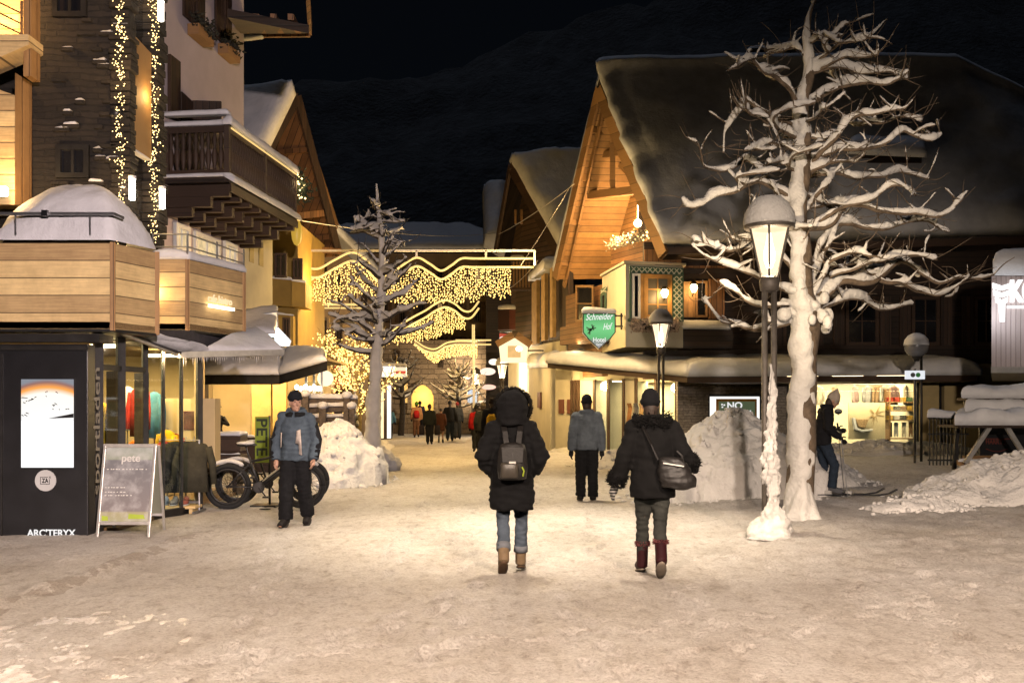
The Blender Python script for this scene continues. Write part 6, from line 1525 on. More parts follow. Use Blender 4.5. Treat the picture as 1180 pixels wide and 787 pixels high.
for (t, z) in ((.30, 1.9), (.50, 1.9), (.80, 1.85)):
    q = MB(); o_ = .56 if t > .6 else .01; q.prism([yw_(t, z - .3, o_), yw_(t + .05, z - .3, o_), yw_(t + .05, z + .3, o_), yw_(t, z + .3, o_)], ny_ * .06); q.build('menu_case', bpy.data.materials['menu_case_wood'], yl)
plight(yw_(.45, 3.0, 1.6), 110, (1, .66, .28), .3); plight(yw_(.9, 2.5, 1.6), 50, (1, .68, .32), .2)
hl = thing('hut_sign', 'glowing white hut-shaped sign with gabled top hanging over the lane', 'sign', P(591, 405, 38))
d_ = 38.0; q = MB(); q.prism([P(a, b_, d_) for a, b_ in ((577, 417.5), (606, 417.5), (608.5, 400), (593, 389.5), (575, 399.5))], (0, .5, 0)); q.build('face', glow('hut_glow', (1, .82, .50), 1.25), hl)
q = MB(); q.prism([P(a, b_, d_ - .01) for a, b_ in ((585, 412), (600, 412), (600, 398.5), (585, 398.5))], (0, -.03, 0)); q.build('picture', glow('hut_picture', (1, .60, .24), .75, var=.3), hl)
q = MB(); q.ell(P(598, 402, d_ - .06), (.12, .04, .10), 10); q.build('lamp', glow('hut_lamp', (1, .95, .85), 6), hl, smooth=True)
q = MB(); q.bar(P(574, 400, d_ + .2), P(593, 388.8, d_ + .2), .5, .06, V((0, 1, 0))); q.bar(P(593, 388.8, d_ + .2), P(610, 400.5, d_ + .2), .5, .06, V((0, 1, 0))); q.build('roof', M['beam'], hl)
q = MB(); q.bar(P(608, 404, d_ + .2), P(626, 404, d_ + .6), .05, .05); q.build('bracket', M['dark_metal'], hl)
rb_ = thing('red_sign', 'small red flag-like sign above the hut-shaped sign', 'sign', P(580, 390, 41))
q = MB(); q.prism([P(575.5, 397, 41), P(586, 397, 41), P(584, 385, 41), P(575.5, 384, 41)], (0, .06, 0)); q.build('face', glow('red_face', (.6, .03, .03), .6), rb_)
q = MB(); q.ell(P(579, 391, 40.97), (.14, .04, .12), 10); q.build('emblem', M['sign_white'], rb_, smooth=True)
q = MB(); q.bar(P(575, 382, 41.03), P(590, 382, 41.03), .05, .05); q.build('bracket', M['dark_metal'], rb_)
# red-railed wooden balcony at the lane corner
rbal = thing('balcony', 'small red-brown balcony with snow, right of the light truss end', 'balcony', P(584, 360, 45))
q = MB(); q.prism([P(574, 380, 45), P(594, 380, 44), P(594, 357, 44), P(574, 357, 45)], (0, .1, 0)); q.build('parapet', planks('red_boards', (.16, .05, .035), .2, 'h', .12, .3), rbal)
q = MB(); q.patch(P(574, 356.5, 44.9), P(594, 356.5, 43.9), P(594, 356.5, 44.5), P(574, 356.5, 45.4), .2, 10, 5, .15); q.build('snow_rim', M['snow'], rbal, smooth=True)
fir = thing('potted_conifer', 'small cone-shaped potted conifer against the cream-yellow wall', 'conifer', G(623, 506))
c = G(623, 506); q = MB(); rnd = random.Random(3)
for k in range(900):
    t = rnd.random(); a = rnd.uniform(0, 6.28); r_ = .40 * (1 - t) * (.6 + .4 * rnd.random()); p = c + V((math.cos(a) * r_, math.sin(a) * r_, .35 + 1.15 * t)); q.spike(p, (math.cos(a), math.sin(a), -.3), rnd.uniform(.08, .15), .035)
q.build('foliage', mat('conifer_green', (.03, .07, .03), .9, .5, 8, .2), fir)
q = MB(); q.lathe([(.22, 0), (.28, .35), (.26, .36)], 14, c); q.build('pot', M['white_paint'], fir, smooth=True)
q = MB(); q.tube([c + up * .3, c + up * 1.3], .03, 6); q.build('trunk', M['bark'], fir)
# lit notice and oval signs further up the lane
nb_ = thing('lit_notice', 'small pale blue lit notice board far up the lane beneath the far lamps', 'notice board', P(544, 456, 52))
q = MB(); q.prism([P(539, 464, 52), P(549.5, 464, 52), P(549.5, 449, 52), P(539, 449, 52)], (0, .12, 0)); q.build('face', glow('notice_face', (.62, .74, .9), 1.0, var=.4, scale=8), nb_)
q = MB(); q.bar(P(544, 464, 52.06), P(544, 502, 52.06), .07, .07); q.build('post', M['dark_metal'], nb_)
for (px, py, rx, rz_, cc_, nm, lab) in ((569, 417, .28, .17, (1, .9, .8), 'oval_sign', 'white lit oval sign left of the hut-shaped sign'), (562, 428, .42, .20, (1, .78, .66), 'banner_sign', 'slanted pinkish lit sign just under the white oval'), (563, 446, .40, .14, (1, .55, .45), 'banner_sign', 'low reddish lit sign over the crowd below the small lamp')):
    t = thing(nm, lab, 'sign', P(px, py, 54)); c = P(px, py, 54)
    q = MB(); q.prism([c + V((math.cos(2 * PI * k / 24) * rx, 0, math.sin(2 * PI * k / 24) * rz_)) for k in range(24)], (0, .12, 0)); q.build('face', glow('sign_glow_%d' % px, cc_, 1.1), t)
    q = MB(); q.bar(c + V((rx * .8, .06, 0)), c + V((rx + .7, .06, .05)), .05, .05); q.build('bracket', M['dark_metal'], t)
# far facade on the right of the lane
fb_ = thing('far_shop', 'far glowing shop facade at the right bend of the lane', 'shop', P(575, 480, 70))
q = MB(); q.prism([P(540, 498, 72), P(598, 502, 60), P(598, 410, 60), P(540, 424, 72)], (.3, 1, 0)); q.build('wall', M['plaster_brown'], fb_)
for (a, b_, d0_, cc_) in ((556, 566, 67.0, (1, .35, .25)), (570, 582, 64, (1, .6, .25))):
    q = MB(); q.prism([P(a, 494, d0_), P(b_, 494, d0_ - 2.0), P(b_, 462, d0_ - 2.0), P(a, 462, d0_)], (-.05, -.1, 0)); q.build('shop_window', glow('far_window_%d' % a, cc_, .9, var=.6, scale=1.2), fb_)

# ---------------------------------------------------------------- building with white emblem at the right edge
kb = thing('metal_building', 'pale metal-clad box building with glowing white emblem and thick snow cap', 'building', P(1165, 430, 20))
dk = 20.0; x0 = X(1142.5, dk); zt_, zbm = Z(318, dk), Z(424, dk)
x1_ = X(1144, dk + 6); fpl = [V((x0, dk, zbm)), V((x0 + 4, dk, zbm)), V((x0 + 7, dk + 6, zbm)), V((x1_, dk + 6, zbm))]
q = MB(); q.prism(fpl, (0, 0, zt_ - zbm)); q.build('wall', planks('metal_cladding', (.40, .33, .32), .10, 'h', .05, .08, rough=.5, knots=False), kb)
q = MB(); q.prism([p + V((-.02, -.02, -.10)) for p in fpl], (0, 0, .12)); q.build('base_trim', M['alu'], kb)
q = MB(); q.patch(V((x0 - .02, dk - .1, zt_ + .01)), V((x0 + 4, dk - .1, zt_ + .01)), V((x0 + 7, dk + 6, zt_ + .01)), V((x1_, dk + 6, zt_ + .01)), .62, 34, 34, .55, amp=.06, lip=.45); q.build('snow_cap', M['snow'], kb, smooth=True)
q = MB(); q.box((x0 + 6.5, dk + 5.5, zbm / 2), (2.4, .3, zbm)); q.build('lower_wall', M['timber_dark_up'], kb)
M['emblem'] = glow('emblem_glow', (1, 1, 1), 1.6)
def ep(px, py): return P(px, py, dk - .02)
q = MB()
for k, (t, w) in enumerate(((327, 10.2), (335, 9.4), (343, 7.0))):
    for s_ in (-1, 1):
        q.prism([ep(1153.3 + s_ * .9, t + 2.5), ep(1153.3 + s_ * w, t - .6), ep(1153.3 + s_ * w * .94, t + 5.6), ep(1153.3 + s_ * .9, t + 8.0)], (0, -.05, 0))
q.prism([ep(1150, 349.6), ep(1157.0, 349.6), ep(1156.4, 371), ep(1151.8, 371)], (0, -.05, 0)); q.build('emblem', M['emblem'], kb)
text_mesh('lettering', 'KONA', M['emblem'], kb, ep(1163.5, 347.5), (1, 0, 0), (0, 0, 1), .60, .05, .035, width=1.15)
q = MB(); q.prism([ep(1160, 355.4), ep(1230, 355.4), ep(1230, 352), ep(1160, 352.6)], (0, -.05, 0)); q.build('underline', M['emblem'], kb)
area(P(1160, 362, dk - .5), P(1160, 362, dk), 9, 1.2, .5, (.92, .95, 1.0), 'sign_light')
# ================================================================ bare trees laden with snow
def limb(mb, sn, pts, r0, r1, snow=1.0, n=6, seed=0.0, wig=.03):
    P_ = spline([V(p) for p in pts], n); N_ = len(P_)
    P_ = [p + V((nz(p, 3.1, seed), nz(p, 3.1, seed + 3), nz(p, 3.3, seed + 6))) * wig * min(1, i / 3) for i, p in enumerate(P_)]
    R_ = [lerp(r0, r1, i / (N_ - 1)) * (1 + .12 * nz(p, 6, seed)) for i, p in enumerate(P_)]
    mb.tube(P_, R_, 7)
    if snow:
        S, Q = [], []
        for i, p in enumerate(P_):
            t = (P_[min(i + 1, N_ - 1)] - P_[max(i - 1, 0)]).normalized(); flat = math.sqrt(max(0, 1 - t.z * t.z))
            s_ = (R_[i] * .85 + .021) * (.5 + .65 * flat) * snow * max(.12, 1 + 1.15 * nz(p, 3.0, seed + 12) + .55 * nz(p, 8, seed + 14))
            if i == 0 or i == N_ - 1: s_ *= .5
            s_ = max(s_, .006)
            S.append(p + up * (R_[i] * .85 + s_ * .62) * flat + V((0, -1, 0)) * R_[i] * .5 * (1 - flat)); Q.append(s_)
        sn.tube(S, Q, 8, 1.05)
    return P_
def twigs(mb, sn, path, k, L, rnd, r=.010, lift=.5, snow=.55):
    for _ in range(k):
        i = rnd.randint(len(path) // 4, len(path) - 1); p = path[i]
        d = V((rnd.gauss(0, 1), rnd.gauss(0, .8), rnd.gauss(lift, .6))).normalized(); l = L * rnd.uniform(.4, 1.1)
        q1 = p + d * l * .5 + V((0, 0, rnd.uniform(-.04, .06))); q2 = p + d * l + V((rnd.uniform(-.06, .06), 0, rnd.uniform(-.02, .12)))
        limb(mb, sn, [p, q1, q2], r, r * .45, snow, 3, rnd.random() * 30, .012)
DT = 13.2
def zp(zx, zy, d): return P(780 + zx / 1.875, zy / 1.875, d)
bt = thing('snowy_tree', 'big bare tree plastered with snow, wide curling branches, beside the tall lamp', 'tree', (X(925, DT), DT, 0))
rnd = random.Random(17)
mb, sn = MB(), MB()
trunk = [P(924, 640, DT), P(923, 560, DT), P(924, 480, DT), P(926, 420, DT), P(929, 368, DT), P(924, 341, DT), P(921, 299, DT), P(920, 240, DT), P(924, 203, DT), P(925, 160, DT), P(924, 123, DT), P(932, 80, DT), P(929, 43, DT), P(931, 21, DT), P(938, 2, DT)]
tr_ = [.21, .185, .170, .165, .20, .16, .135, .12, .11, .10, .09, .07, .05, .035, .012]
TP = spline(trunk, 5); TR = [lerp(tr_[min(i // 5, 13)], tr_[min(i // 5 + 1, 14)], (i % 5) / 5) for i in range(len(TP))]
TP = [p + V((nz(p, 1.7, 3), nz(p, 1.7, 5), 0)) * .04 for p in TP]
mb.tube(TP, TR, 14)
# snow blown on the camera side of the trunk; bark stays bare on its far right
def plaster(sn, TP, TR, a0, bias, amp, seed, n=26, sub=4, thick=.05):
    vs_, fs_ = [], []; L = (len(TP) - 1) * sub
    for j in range(L + 1):
        i = min(j // sub, len(TP) - 2); f = j / sub - i; p = lerp(TP[i], TP[i + 1], f); r = lerp(TR[i], TR[i + 1], f)
        for k in range(n):
            a = 2 * PI * k / n; c3 = V((math.cos(a) * .25, math.sin(a) * .25, p.z)); e = thick * min(1, r / .12)
            t = e * (math.cos(a - a0) + bias) + amp * min(1, r / .1) * (nz(c3, 2.6, seed) + .6 * nz(c3, 7, seed + 4))
            t = min(t, e * 1.5); vs_.append(p + V((math.cos(a), math.sin(a), 0)) * max(.004, r + t))
    for j in range(L):
        for k in range(n): fs_.append((j * n + k, j * n + (k + 1) % n, (j + 1) * n + (k + 1) % n, (j + 1) * n + k))
    fs_ += [tuple(range(n - 1, -1, -1)), tuple(range(L * n, (L + 1) * n))]; sn.add(vs_, fs_)
ps_ = MB(); plaster(ps_, TP, TR, math.radians(218), -.36, .062, 3.)
vs_, fs_ = [], []                                                  # skirt of packed snow at the foot
for j in range(31):
    t = j / 30
    for i in range(40):
        a = 2 * PI * i / 40; c3 = V((math.cos(a), math.sin(a), t)); z = -.08 + .95 * t; r = .13 + .30 * (1 - t) ** 1.9 * (1 + .5 * nz(c3, 1.6, 8) + .25 * nz(c3, 5, 2)) + .05 * nz(c3, 3, 5)
        r *= .75 + .25 * math.cos(a - 3.6); vs_.append(V((X(925, DT) + math.cos(a) * r, DT + math.sin(a) * r - .04, z)))
for j in range(30):
    for i in range(40): fs_.append((j * 40 + i, j * 40 + (i + 1) % 40, (j + 1) * 40 + (i + 1) % 40, (j + 1) * 40 + i))
fs_.append(tuple(range(30 * 40, 31 * 40))); ps_.add(vs_, fs_)
ps_.build('snow_crust', M['snow_tree'], bt, smooth=True)
for k in range(26):                                                # snow packed in the crotch
    sn.ell(P(929 + rnd.gauss(0, 12), 358 + rnd.gauss(0, 12), DT - .05 + rnd.gauss(0, .07)), (rnd.uniform(.06, .12),) * 2 + (rnd.uniform(.06, .11),), 8)
BR = [
 ([(275, 120), (250, 105), (225, 100), (195, 112)], .035), ([(285, 95), (320, 80), (355, 95)], .03), ([(285, 140), (330, 115), (375, 92), (420, 85)], .04),
 ([(290, 150), (350, 130), (400, 122), (433, 122)], .045), ([(290, 160), (340, 145), (400, 160), (450, 155), (495, 170)], .045),
 ([(285, 225), (340, 190), (400, 180), (460, 185), (500, 160)], .065), ([(265, 235), (235, 185), (205, 165), (180, 150), (150, 135), (110, 150)], .06),
 ([(268, 280), (230, 262), (190, 240), (150, 220), (138, 240), (115, 275), (95, 330)], .055), ([(262, 300), (220, 280), (170, 255), (150, 235)], .05),
 ([(280, 370), (320, 320), (350, 290), (385, 255), (430, 245), (490, 235)], .065), ([(390, 250), (430, 270), (480, 255), (530, 265)], .035),
 ([(290, 345), (360, 325), (430, 320), (480, 290), (540, 305), (570, 285)], .055), ([(258, 335), (235, 318), (200, 310), (145, 322)], .035),
 ([(275, 380), (330, 350), (385, 350)], .055), ([(262, 380), (230, 350), (200, 352)], .04),
 ([(258, 450), (220, 415), (180, 365), (150, 350), (110, 365), (65, 365), (42, 310)], .055), ([(255, 440), (190, 395), (150, 400), (110, 420), (70, 430), (35, 452), (12, 430)], .055),
 ([(255, 440), (200, 430), (150, 465)], .04), ([(275, 460), (320, 395), (350, 370), (400, 390), (480, 375), (545, 385)], .06),
 ([(275, 500), (340, 460), (400, 435), (470, 405), (515, 425)], .055), ([(268, 500), (330, 485), (370, 440), (430, 455), (500, 460), (570, 465), (630, 415)], .07),
 ([(280, 630), (300, 560), (330, 490), (380, 485), (450, 495), (520, 478), (590, 500)], .075), ([(278, 660), (310, 560), (345, 480), (350, 430)], .07),
 ([(285, 670), (330, 570), (390, 545), (440, 560)], .05), ([(285, 680), (350, 615), (420, 610), (470, 570), (500, 570), (540, 600), (590, 610), (680, 590)], .085),
 ([(440, 606), (500, 620), (560, 640), (630, 605)], .05), ([(290, 680), (380, 640), (440, 670), (510, 660)], .05),
 ([(262, 640), (180, 605), (120, 580), (60, 555)], .045), ([(264, 600), (210, 550), (150, 540), (90, 540), (35, 520)], .05),
 ([(270, 665), (200, 660), (150, 650), (90, 608)], .045), ([(272, 690), (200, 710), (150, 708), (125, 705), (90, 685), (50, 640)], .05),
 ([(262, 270), (300, 250), (320, 235)], .03), ([(262, 510), (215, 505), (160, 520), (120, 512)], .035), ([(300, 640), (360, 590), (380, 560)], .04),
 ([(330, 600), (400, 575), (480, 555), (560, 560)], .03), ([(265, 420), (310, 440), (360, 470)], .04), ([(270, 300), (310, 300), (350, 285)], .04)]
for k, (pts, r0) in enumerate(BR):
    tip = rnd.uniform(-.95, .75); n_ = len(pts)
    w = [zp(a, b_, DT + tip * (i / (n_ - 1)) ** 1.1) for i, (a, b_) in enumerate(pts)]
    path = limb(mb, sn, w, r0 * .60, .010, .92, 8, k * 1.7, .06)
    twigs(mb, sn, path, 4 + int(r0 * 50), .34, rnd)
    twigs(mb, sn, path, 14, .45, rnd, .006, .3, 0)
    if k % 2 == 0:                                                 # limbs growing towards and away from the lane
        b0 = path[len(path) // 3]; dy_ = rnd.choice((-1, 1)) * rnd.uniform(.4, .9)
        p2 = limb(mb, sn, [b0, b0 + V((rnd.uniform(-.2, .2), dy_ * .5, .06)), b0 + V((rnd.uniform(-.35, .35), dy_, rnd.uniform(0, .3)))], r0 * .45, .009, .9, 5, k * 2.3, .03)
        twigs(mb, sn, p2, 4, .3, rnd)
q = mb.build('trunk', mat('pale_bark', (.12, .085, .055), .9, .55, 7, .9, 18, dist=.03), bt, smooth=True)
q = sn.build('snow_load', M['snow_tree'], bt, smooth=True); fuse(q, .016, 1, .006, 14)

# slender larch-like tree in the middle of the lane's left bank
DM = 24.8
mt = thing('snowy_tree', 'slim dark tree with tiered snowy branches rising in front of the light curtains', 'tree', (X(431, DM), DM, 0))
rnd = random.Random(23); mb, sn = MB(), MB()
tk = [P(432, 560, DM), P(430, 500, DM), P(433, 440, DM), P(437, 380, DM), P(440, 330, DM), P(440, 280, DM), P(436, 240, DM), P(434, 212, DM)]
TP = spline(tk, 6); TR = [lerp(.24, .13, min(1, i / 14)) if i < 14 else lerp(.13, .015, (i - 14) / (len(TP) - 15)) for i in range(len(TP))]
mb.tube(TP, TR, 10)
ps_ = MB(); plaster(ps_, TP, TR, math.radians(262), .12, .05, 13.); ps_.build('snow_crust', M['snow_tree'], mt, smooth=True)
for k in range(60):
    a = rnd.uniform(0, 6.28); rr_ = .55 * rnd.random() ** .6; sn.ell(V((X(432, DM) + math.cos(a) * rr_, DM + math.sin(a) * rr_, .05 + .5 * (1 - rr_ / .6))), (.2, .2, .22), 7)
def mp_(py):
    for a, b_ in zip(TP, TP[1:]):
        if b_.z >= Z(py, DM) >= a.z: return lerp(a, b_, (Z(py, DM) - a.z) / max(1e-5, b_.z - a.z))
    return TP[-1]
ML = [(408, 388, 402, 396), (402, 378, 352, 362), (396, 384, 372, 378), (392, 384, 345, 372), (388, 500, 378, 372), (376, 392, 352, 350), (372, 396, 360, 366), (370, 492, 346, 350), (366, 400, 342, 340),
      (352, 402, 326, 318), (350, 482, 330, 322), (340, 410, 316, 310), (334, 474, 312, 306), (322, 412, 300, 298), (318, 468, 300, 298), (305, 418, 286, 282), (300, 460, 284, 280),
      (276, 402, 262, 268), (280, 468, 282, 278), (268, 404, 256, 264), (266, 464, 272, 262), (262, 408, 258, 250), (256, 466, 258, 256), (252, 412, 250, 256), (246, 452, 246, 250), (240, 428, 240, 232), (400, 470, 380, 366)]
for k, (y0, x1, ym, y1) in enumerate(ML):
    a = mp_(y0); dd = rnd.uniform(-1.2, 1.2); b_ = P(x1, y1, DM + dd); m_ = lerp(a, P(x1, ym, DM + dd), .55)
    L = (b_ - a).length; path = limb(mb, sn, [a, m_, b_], max(.022, .052 * min(1, L / 1.2)), .012, 1.0, 7, k * 1.3, .05)
    twigs(mb, sn, path, 7, .42, rnd, .011, .25, .6)
for k in range(16):
    y0 = rnd.uniform(262, 400); a = mp_(y0); ang = rnd.choice((-1, 1)) * PI / 2 + rnd.uniform(-.7, .7); L = lerp(.4, 1.25, (y0 - 262) / 140)
    b_ = a + V((math.cos(ang) * L, math.sin(ang) * L, rnd.uniform(.05, .5))); path = limb(mb, sn, [a, lerp(a, b_, .5) - up * .08, b_], .035, .010, .9, 6, k * 3.1, .05); twigs(mb, sn, path, 5, .35, rnd, .010, .25, .6)
mb.build('trunk', M['bark_dark'], mt, smooth=True); q = sn.build('snow_load', M['snow_tree'], mt, smooth=True); fuse(q, .028, 1, .006, 12)

def small_tree(lab, px, gpy, d, H, seed, lit=False, lean=0.0, crown=.45, nb=18, name='snowy_tree', barkm=None):
    rnd = random.Random(seed); x = X(px, d); b0 = V((x, d, 0)); mb, sn = MB(), MB()
    t = thing(name, lab, 'tree', b0)
    tp = spline([b0, b0 + V((.02 * H, 0, H * .3)), b0 + V((lean * H * .5, .05, H * .55)), b0 + V((lean * H, 0, H * .8))], 6)
    r0 = .034 * H; TR = [lerp(r0, r0 * .45, i / (len(tp) - 1)) for i in range(len(tp))]; mb.tube(tp, TR, 9)
    tips = []
    for k in range(nb):
        s = rnd.uniform(.42, 1); a = tp[int(s * (len(tp) - 1))]; ang = rnd.uniform(0, 6.28); L = crown * H * rnd.uniform(.45, 1) * (1.15 - .5 * s)
        b_ = a + V((math.cos(ang) * L, math.sin(ang) * L * .8, L * rnd.uniform(.25, .95))); m_ = lerp(a, b_, .5) + V((0, 0, -.04 * H))
        path = limb(mb, sn, [a, m_, b_], r0 * .42, .012, .9 if not lit else 0, 5, k + seed, .06)
        twigs(mb, sn, path, 5, .14 * H, rnd, .012, .4, .6 if not lit else 0); tips += path[len(path) // 3:]
    mb.build('trunk', barkm or M['bark_dark'], t, smooth=True)
    if not lit: q = sn.build('snow_load', M['snow_tree'], t, smooth=True); fuse(q, .035, 1, .008, 10)
    else:
        pts = []
        for p in tips:
            for _ in range(7): pts.append(p + V((rnd.gauss(0, .10), rnd.gauss(0, .10), rnd.gauss(0, .10))))
        q = MB()
        for a in tp: q.ell(a + V((rnd.gauss(0, .02), -r0, 0)), (.05, .04, .10), 6)
        q.build('snow_patch', M['snow_tree'], t, smooth=True)['kind'] = 'stuff'
        bulbs(t, pts, .026, M['bulb'], seed)
        plight(b0 + V((0, -1.0, H * .75)), 60, (1, .64, .2), .4)
    return t
small_tree('small tree wrapped in golden fairy lights behind the slim dark tree', 409, 500, 29.5, 4.4, 31, True, -.02, .34, 24, 'fairy_light_tree', mat('lit_bark', (.30, .22, .10), .9, .4, 8, .8, 20, dist=.03))
small_tree('bare white snowy tree far up the lane in front of the stone building', 527, 510, 52, 4.6, 32, False, .03, .42, 26)
small_tree('smaller snowy tree behind the far lamps, by the hut-shaped sign', 545, 505, 60, 4.2, 33, False, -.03, .40, 20)
small_tree('dark bare tree before the stone building, between lit box sign and arch', 462, 505, 56, 5.4, 34, False, .02, .40, 22)

# ================================================================ snow heaps
def heap(lab, cx, cy, rx, ry, H, seed, rough=.14, m_='snow_rough', pw=.55, rz=0.0, cat='snow heap', peak=None):
    q = MB(); nu, nv = (150, 60) if H > .7 else (90, 34); vs_ = []; fs_ = []; R = Matrix.Rotation(rz, 3, 'Z')
    for j in range(nv + 1):
        t = j / nv
        for i in range(nu):
            a = 2 * PI * i / nu; wob = 1 + .22 * nz((math.cos(a) * 1.4, math.sin(a) * 1.4, 0), 1.0, seed) + .08 * nz((math.cos(a) * 4, math.sin(a) * 4, 0), 1.0, seed)
            l = R @ V((math.cos(a) * rx * t * wob, math.sin(a) * ry * t * wob, 0)); p = V((cx, cy, 0)) + l
            t2 = min(1, max(0, t + .16 * nz(p, .9, seed + 30)))
            z = H * max(0, 1 - t2 ** 1.45) ** (pw + .25); f = min(1, z / .3 + .1) * (1 if t < .97 else 0)
            c3 = V((p.x, p.y, z))
            vd = noise.voronoi(c3 * 2.6 + V((seed, 0, 0)))[0]; vd2 = noise.voronoi(c3 * 6.5 + V((0, seed, 0)))[0]
            z += rough * f * (1.3 * nz(p, .8, seed) + .6 * nz(c3, 2.4, seed + 4) + .22 * (vd[1] - vd[0] - .3) + .3 * (vd2[1] - vd2[0] - .3) + .5 * nz(c3, 6, seed) + .4 * nz(c3, 14, seed))
            p = p + V((nz(c3, 2.6, seed + 1) + .5 * nz(c3, 6, seed + 3), nz(c3, 2.6, seed + 2) + .5 * nz(c3, 6, seed + 5), 0)) * .12 * f
            vs_.append(V((p.x, p.y, gz(p.x, p.y) + (max(z, -.02) if t < .95 else -.25))))
    for j in range(nv):
        for i in range(nu): a = j * nu + i; b_ = j * nu + (i + 1) % nu; fs_.append((a, b_, b_ + nu, a + nu))
    q.add(vs_, fs_); surf = list(vs_)
    rnd = random.Random(int(seed * 10))
    for k in range(int(150 * rx)):                                    # lumps rolled off and stuck in the face
        if rnd.random() < .6: p = V(surf[rnd.randint(nu * 4, len(surf) - 1)])
        else:
            a = rnd.uniform(0, 6.28); t = rnd.uniform(.95, 1.15); l = R @ V((math.cos(a) * rx * t, math.sin(a) * ry * t, 0)); p = V((cx, cy, 0)) + l; p.z = gz(p.x, p.y)
        s = rnd.uniform(.012, .05) * (1.6 if rnd.random() < .12 else 1)
        M3 = Matrix.Rotation(rnd.uniform(0, 3), 3, 'Z') @ Matrix.Rotation(rnd.uniform(-.6, .6), 3, 'X')
        q.ell(p, (s * rnd.uniform(.9, 1.6), s * rnd.uniform(.7, 1), s * rnd.uniform(.6, 1)), 5, M3)
    o = q.build('snow_heap', M[m_], None, smooth=True); return tag(o, lab, cat)
heap('tall ploughed snow heap behind the tall lamp and big tree, hiding the lit poster foot', 3.75, 16.9, 1.75, 1.3, 1.50, 1.0, .13)
heap('low end of ploughed snow running from the big tree towards the skier', 5.3, 19.2, 1.6, 1.2, .75, 1.7, .12)
heap('rough snow bank along the lane under the snowy fence and slim tree', -3.55, 21.0, .98, 2.1, 1.25, 2.0, .13, 'snow_rough', .5)
heap('long pale snow bank at the edge below the snow-laden railings', 8.3, 15.6, 2.3, 1.2, .80, 3.0, .12, 'snow_rough', .6)
heap('small broken lumps of snow at the tip of the long pale bank', 5.85, 14.2, .8, .5, .20, 4.0, .08)
heap('shallow snow mound along the ski shop window', 10.0, 28.0, 3.6, 1.0, .42, 5.0, .10)
heap('low drift of snow by the corner of the pier and leaning skis', 2.9, 26.5, 1.3, 1.6, .40, 6.0, .10)
heap('low snow drift along the cream-yellow wall up the lane', 1.9, 40, .8, 6.0, .35, 7.0, .08)
heap('snow drift lining the left shops past the slim tree', -5.3, 34, 1.0, 7.0, .5, 8.0, .10)

# fence half buried in the bank
fn = thing('fence', 'rough wooden rail fence thickly capped with snow on the bank', 'fence', P(380, 500, 21.5))
df = 21.3; q = MB(); s_ = MB()
for py, x0, x1 in ((462, 341, 412), (473, 345, 404), (485, 347, 410)):
    a, b_ = P(x0, py, df + .2), P(x1, py + (1 if py < 470 else -2), df); q.bar(a, b_, .07, .13); s_.patch(a + V((0, -.07, .06)), b_ + V((0, -.07, .06)), b_ + V((0, .07, .06)), a + V((0, .07, .06)), .10, 20, 5, .07, amp=.04)
for px, t in ((352, 456), (372, 470), (400, 458), (405, 470)):
    a = P(px, 520, df - .08); b_ = P(px, t, df - .08); q.bar(a, b_, .15, .12, V((0, 1, 0))); s_.ell(b_ + up * .05, (.12, .11, .09), 8)
q.build('rail', M['bark'], fn, bevel=.02); s_.build('snow_cap', M['snow_rough'], fn, smooth=True)
# ================================================================ people
SKIN = mat('skin', (.42, .24, .16), .6, .12, 6, .05)
HAIRM = mat('hair', (.03, .018, .012), .7, .3, 20, .4, 60)
BASE = dict(head=(0, .015, 1.615), neck=(0, -.01, 1.46), sL=(-.175, -.01, 1.405), sR=(.175, -.01, 1.405), eL=(-.235, -.04, 1.13), eR=(.235, -.04, 1.13),
            wL=(-.235, .05, .89), wR=(.235, .05, .89), pel=(0, 0, .95), hL=(-.085, 0, .92), hR=(.085, 0, .92), kL=(-.095, .03, .50), kR=(.095, .03, .50),
            aL=(-.10, -.03, .085), aR=(.10, -.03, .085), fL=(-.115, .14, .035), fR=(.115, .14, .035))
def hand(mb, w, dirv, palm_n, s=1.0, curl=.5, side=1):
    """palm, four unequal bent fingers and a thumb from the side of the palm"""
    d = V(dirv).normalized(); n = (V(palm_n) - d * V(palm_n).dot(d)).normalized(); x = d.cross(n) * side
    mb.tube([w - d * .01 * s, w + d * .035 * s, w + d * .085 * s], [.026 * s, .034 * s, .034 * s], 8, .6)
    for k, (off, L) in enumerate(((-.027, .062), (-.009, .076), (.009, .072), (.026, .055))):
        b_ = w + d * .085 * s + x * off * s; m1 = b_ + (d * (1 - .3 * curl) + n * .45 * curl) * L * .5 * s; m2 = m1 + (d * (1 - curl * .9) + n * .9 * curl) * L * .5 * s
        mb.tube([b_ - d * .015 * s, b_, m1, m2], [.0095 * s, .0095 * s, .0088 * s, .007 * s], 6)
    t0 = w + d * .03 * s - x * .03 * s; t1 = t0 + (d * .6 - x * .7 + n * .3) * .035 * s; t2 = t1 + (d * .9 - x * .1 + n * .4) * .03 * s
    mb.tube([w + d * .02 * s - x * .015 * s, t0, t1, t2], [.014 * s, .012 * s, .0105 * s, .008 * s], 6)
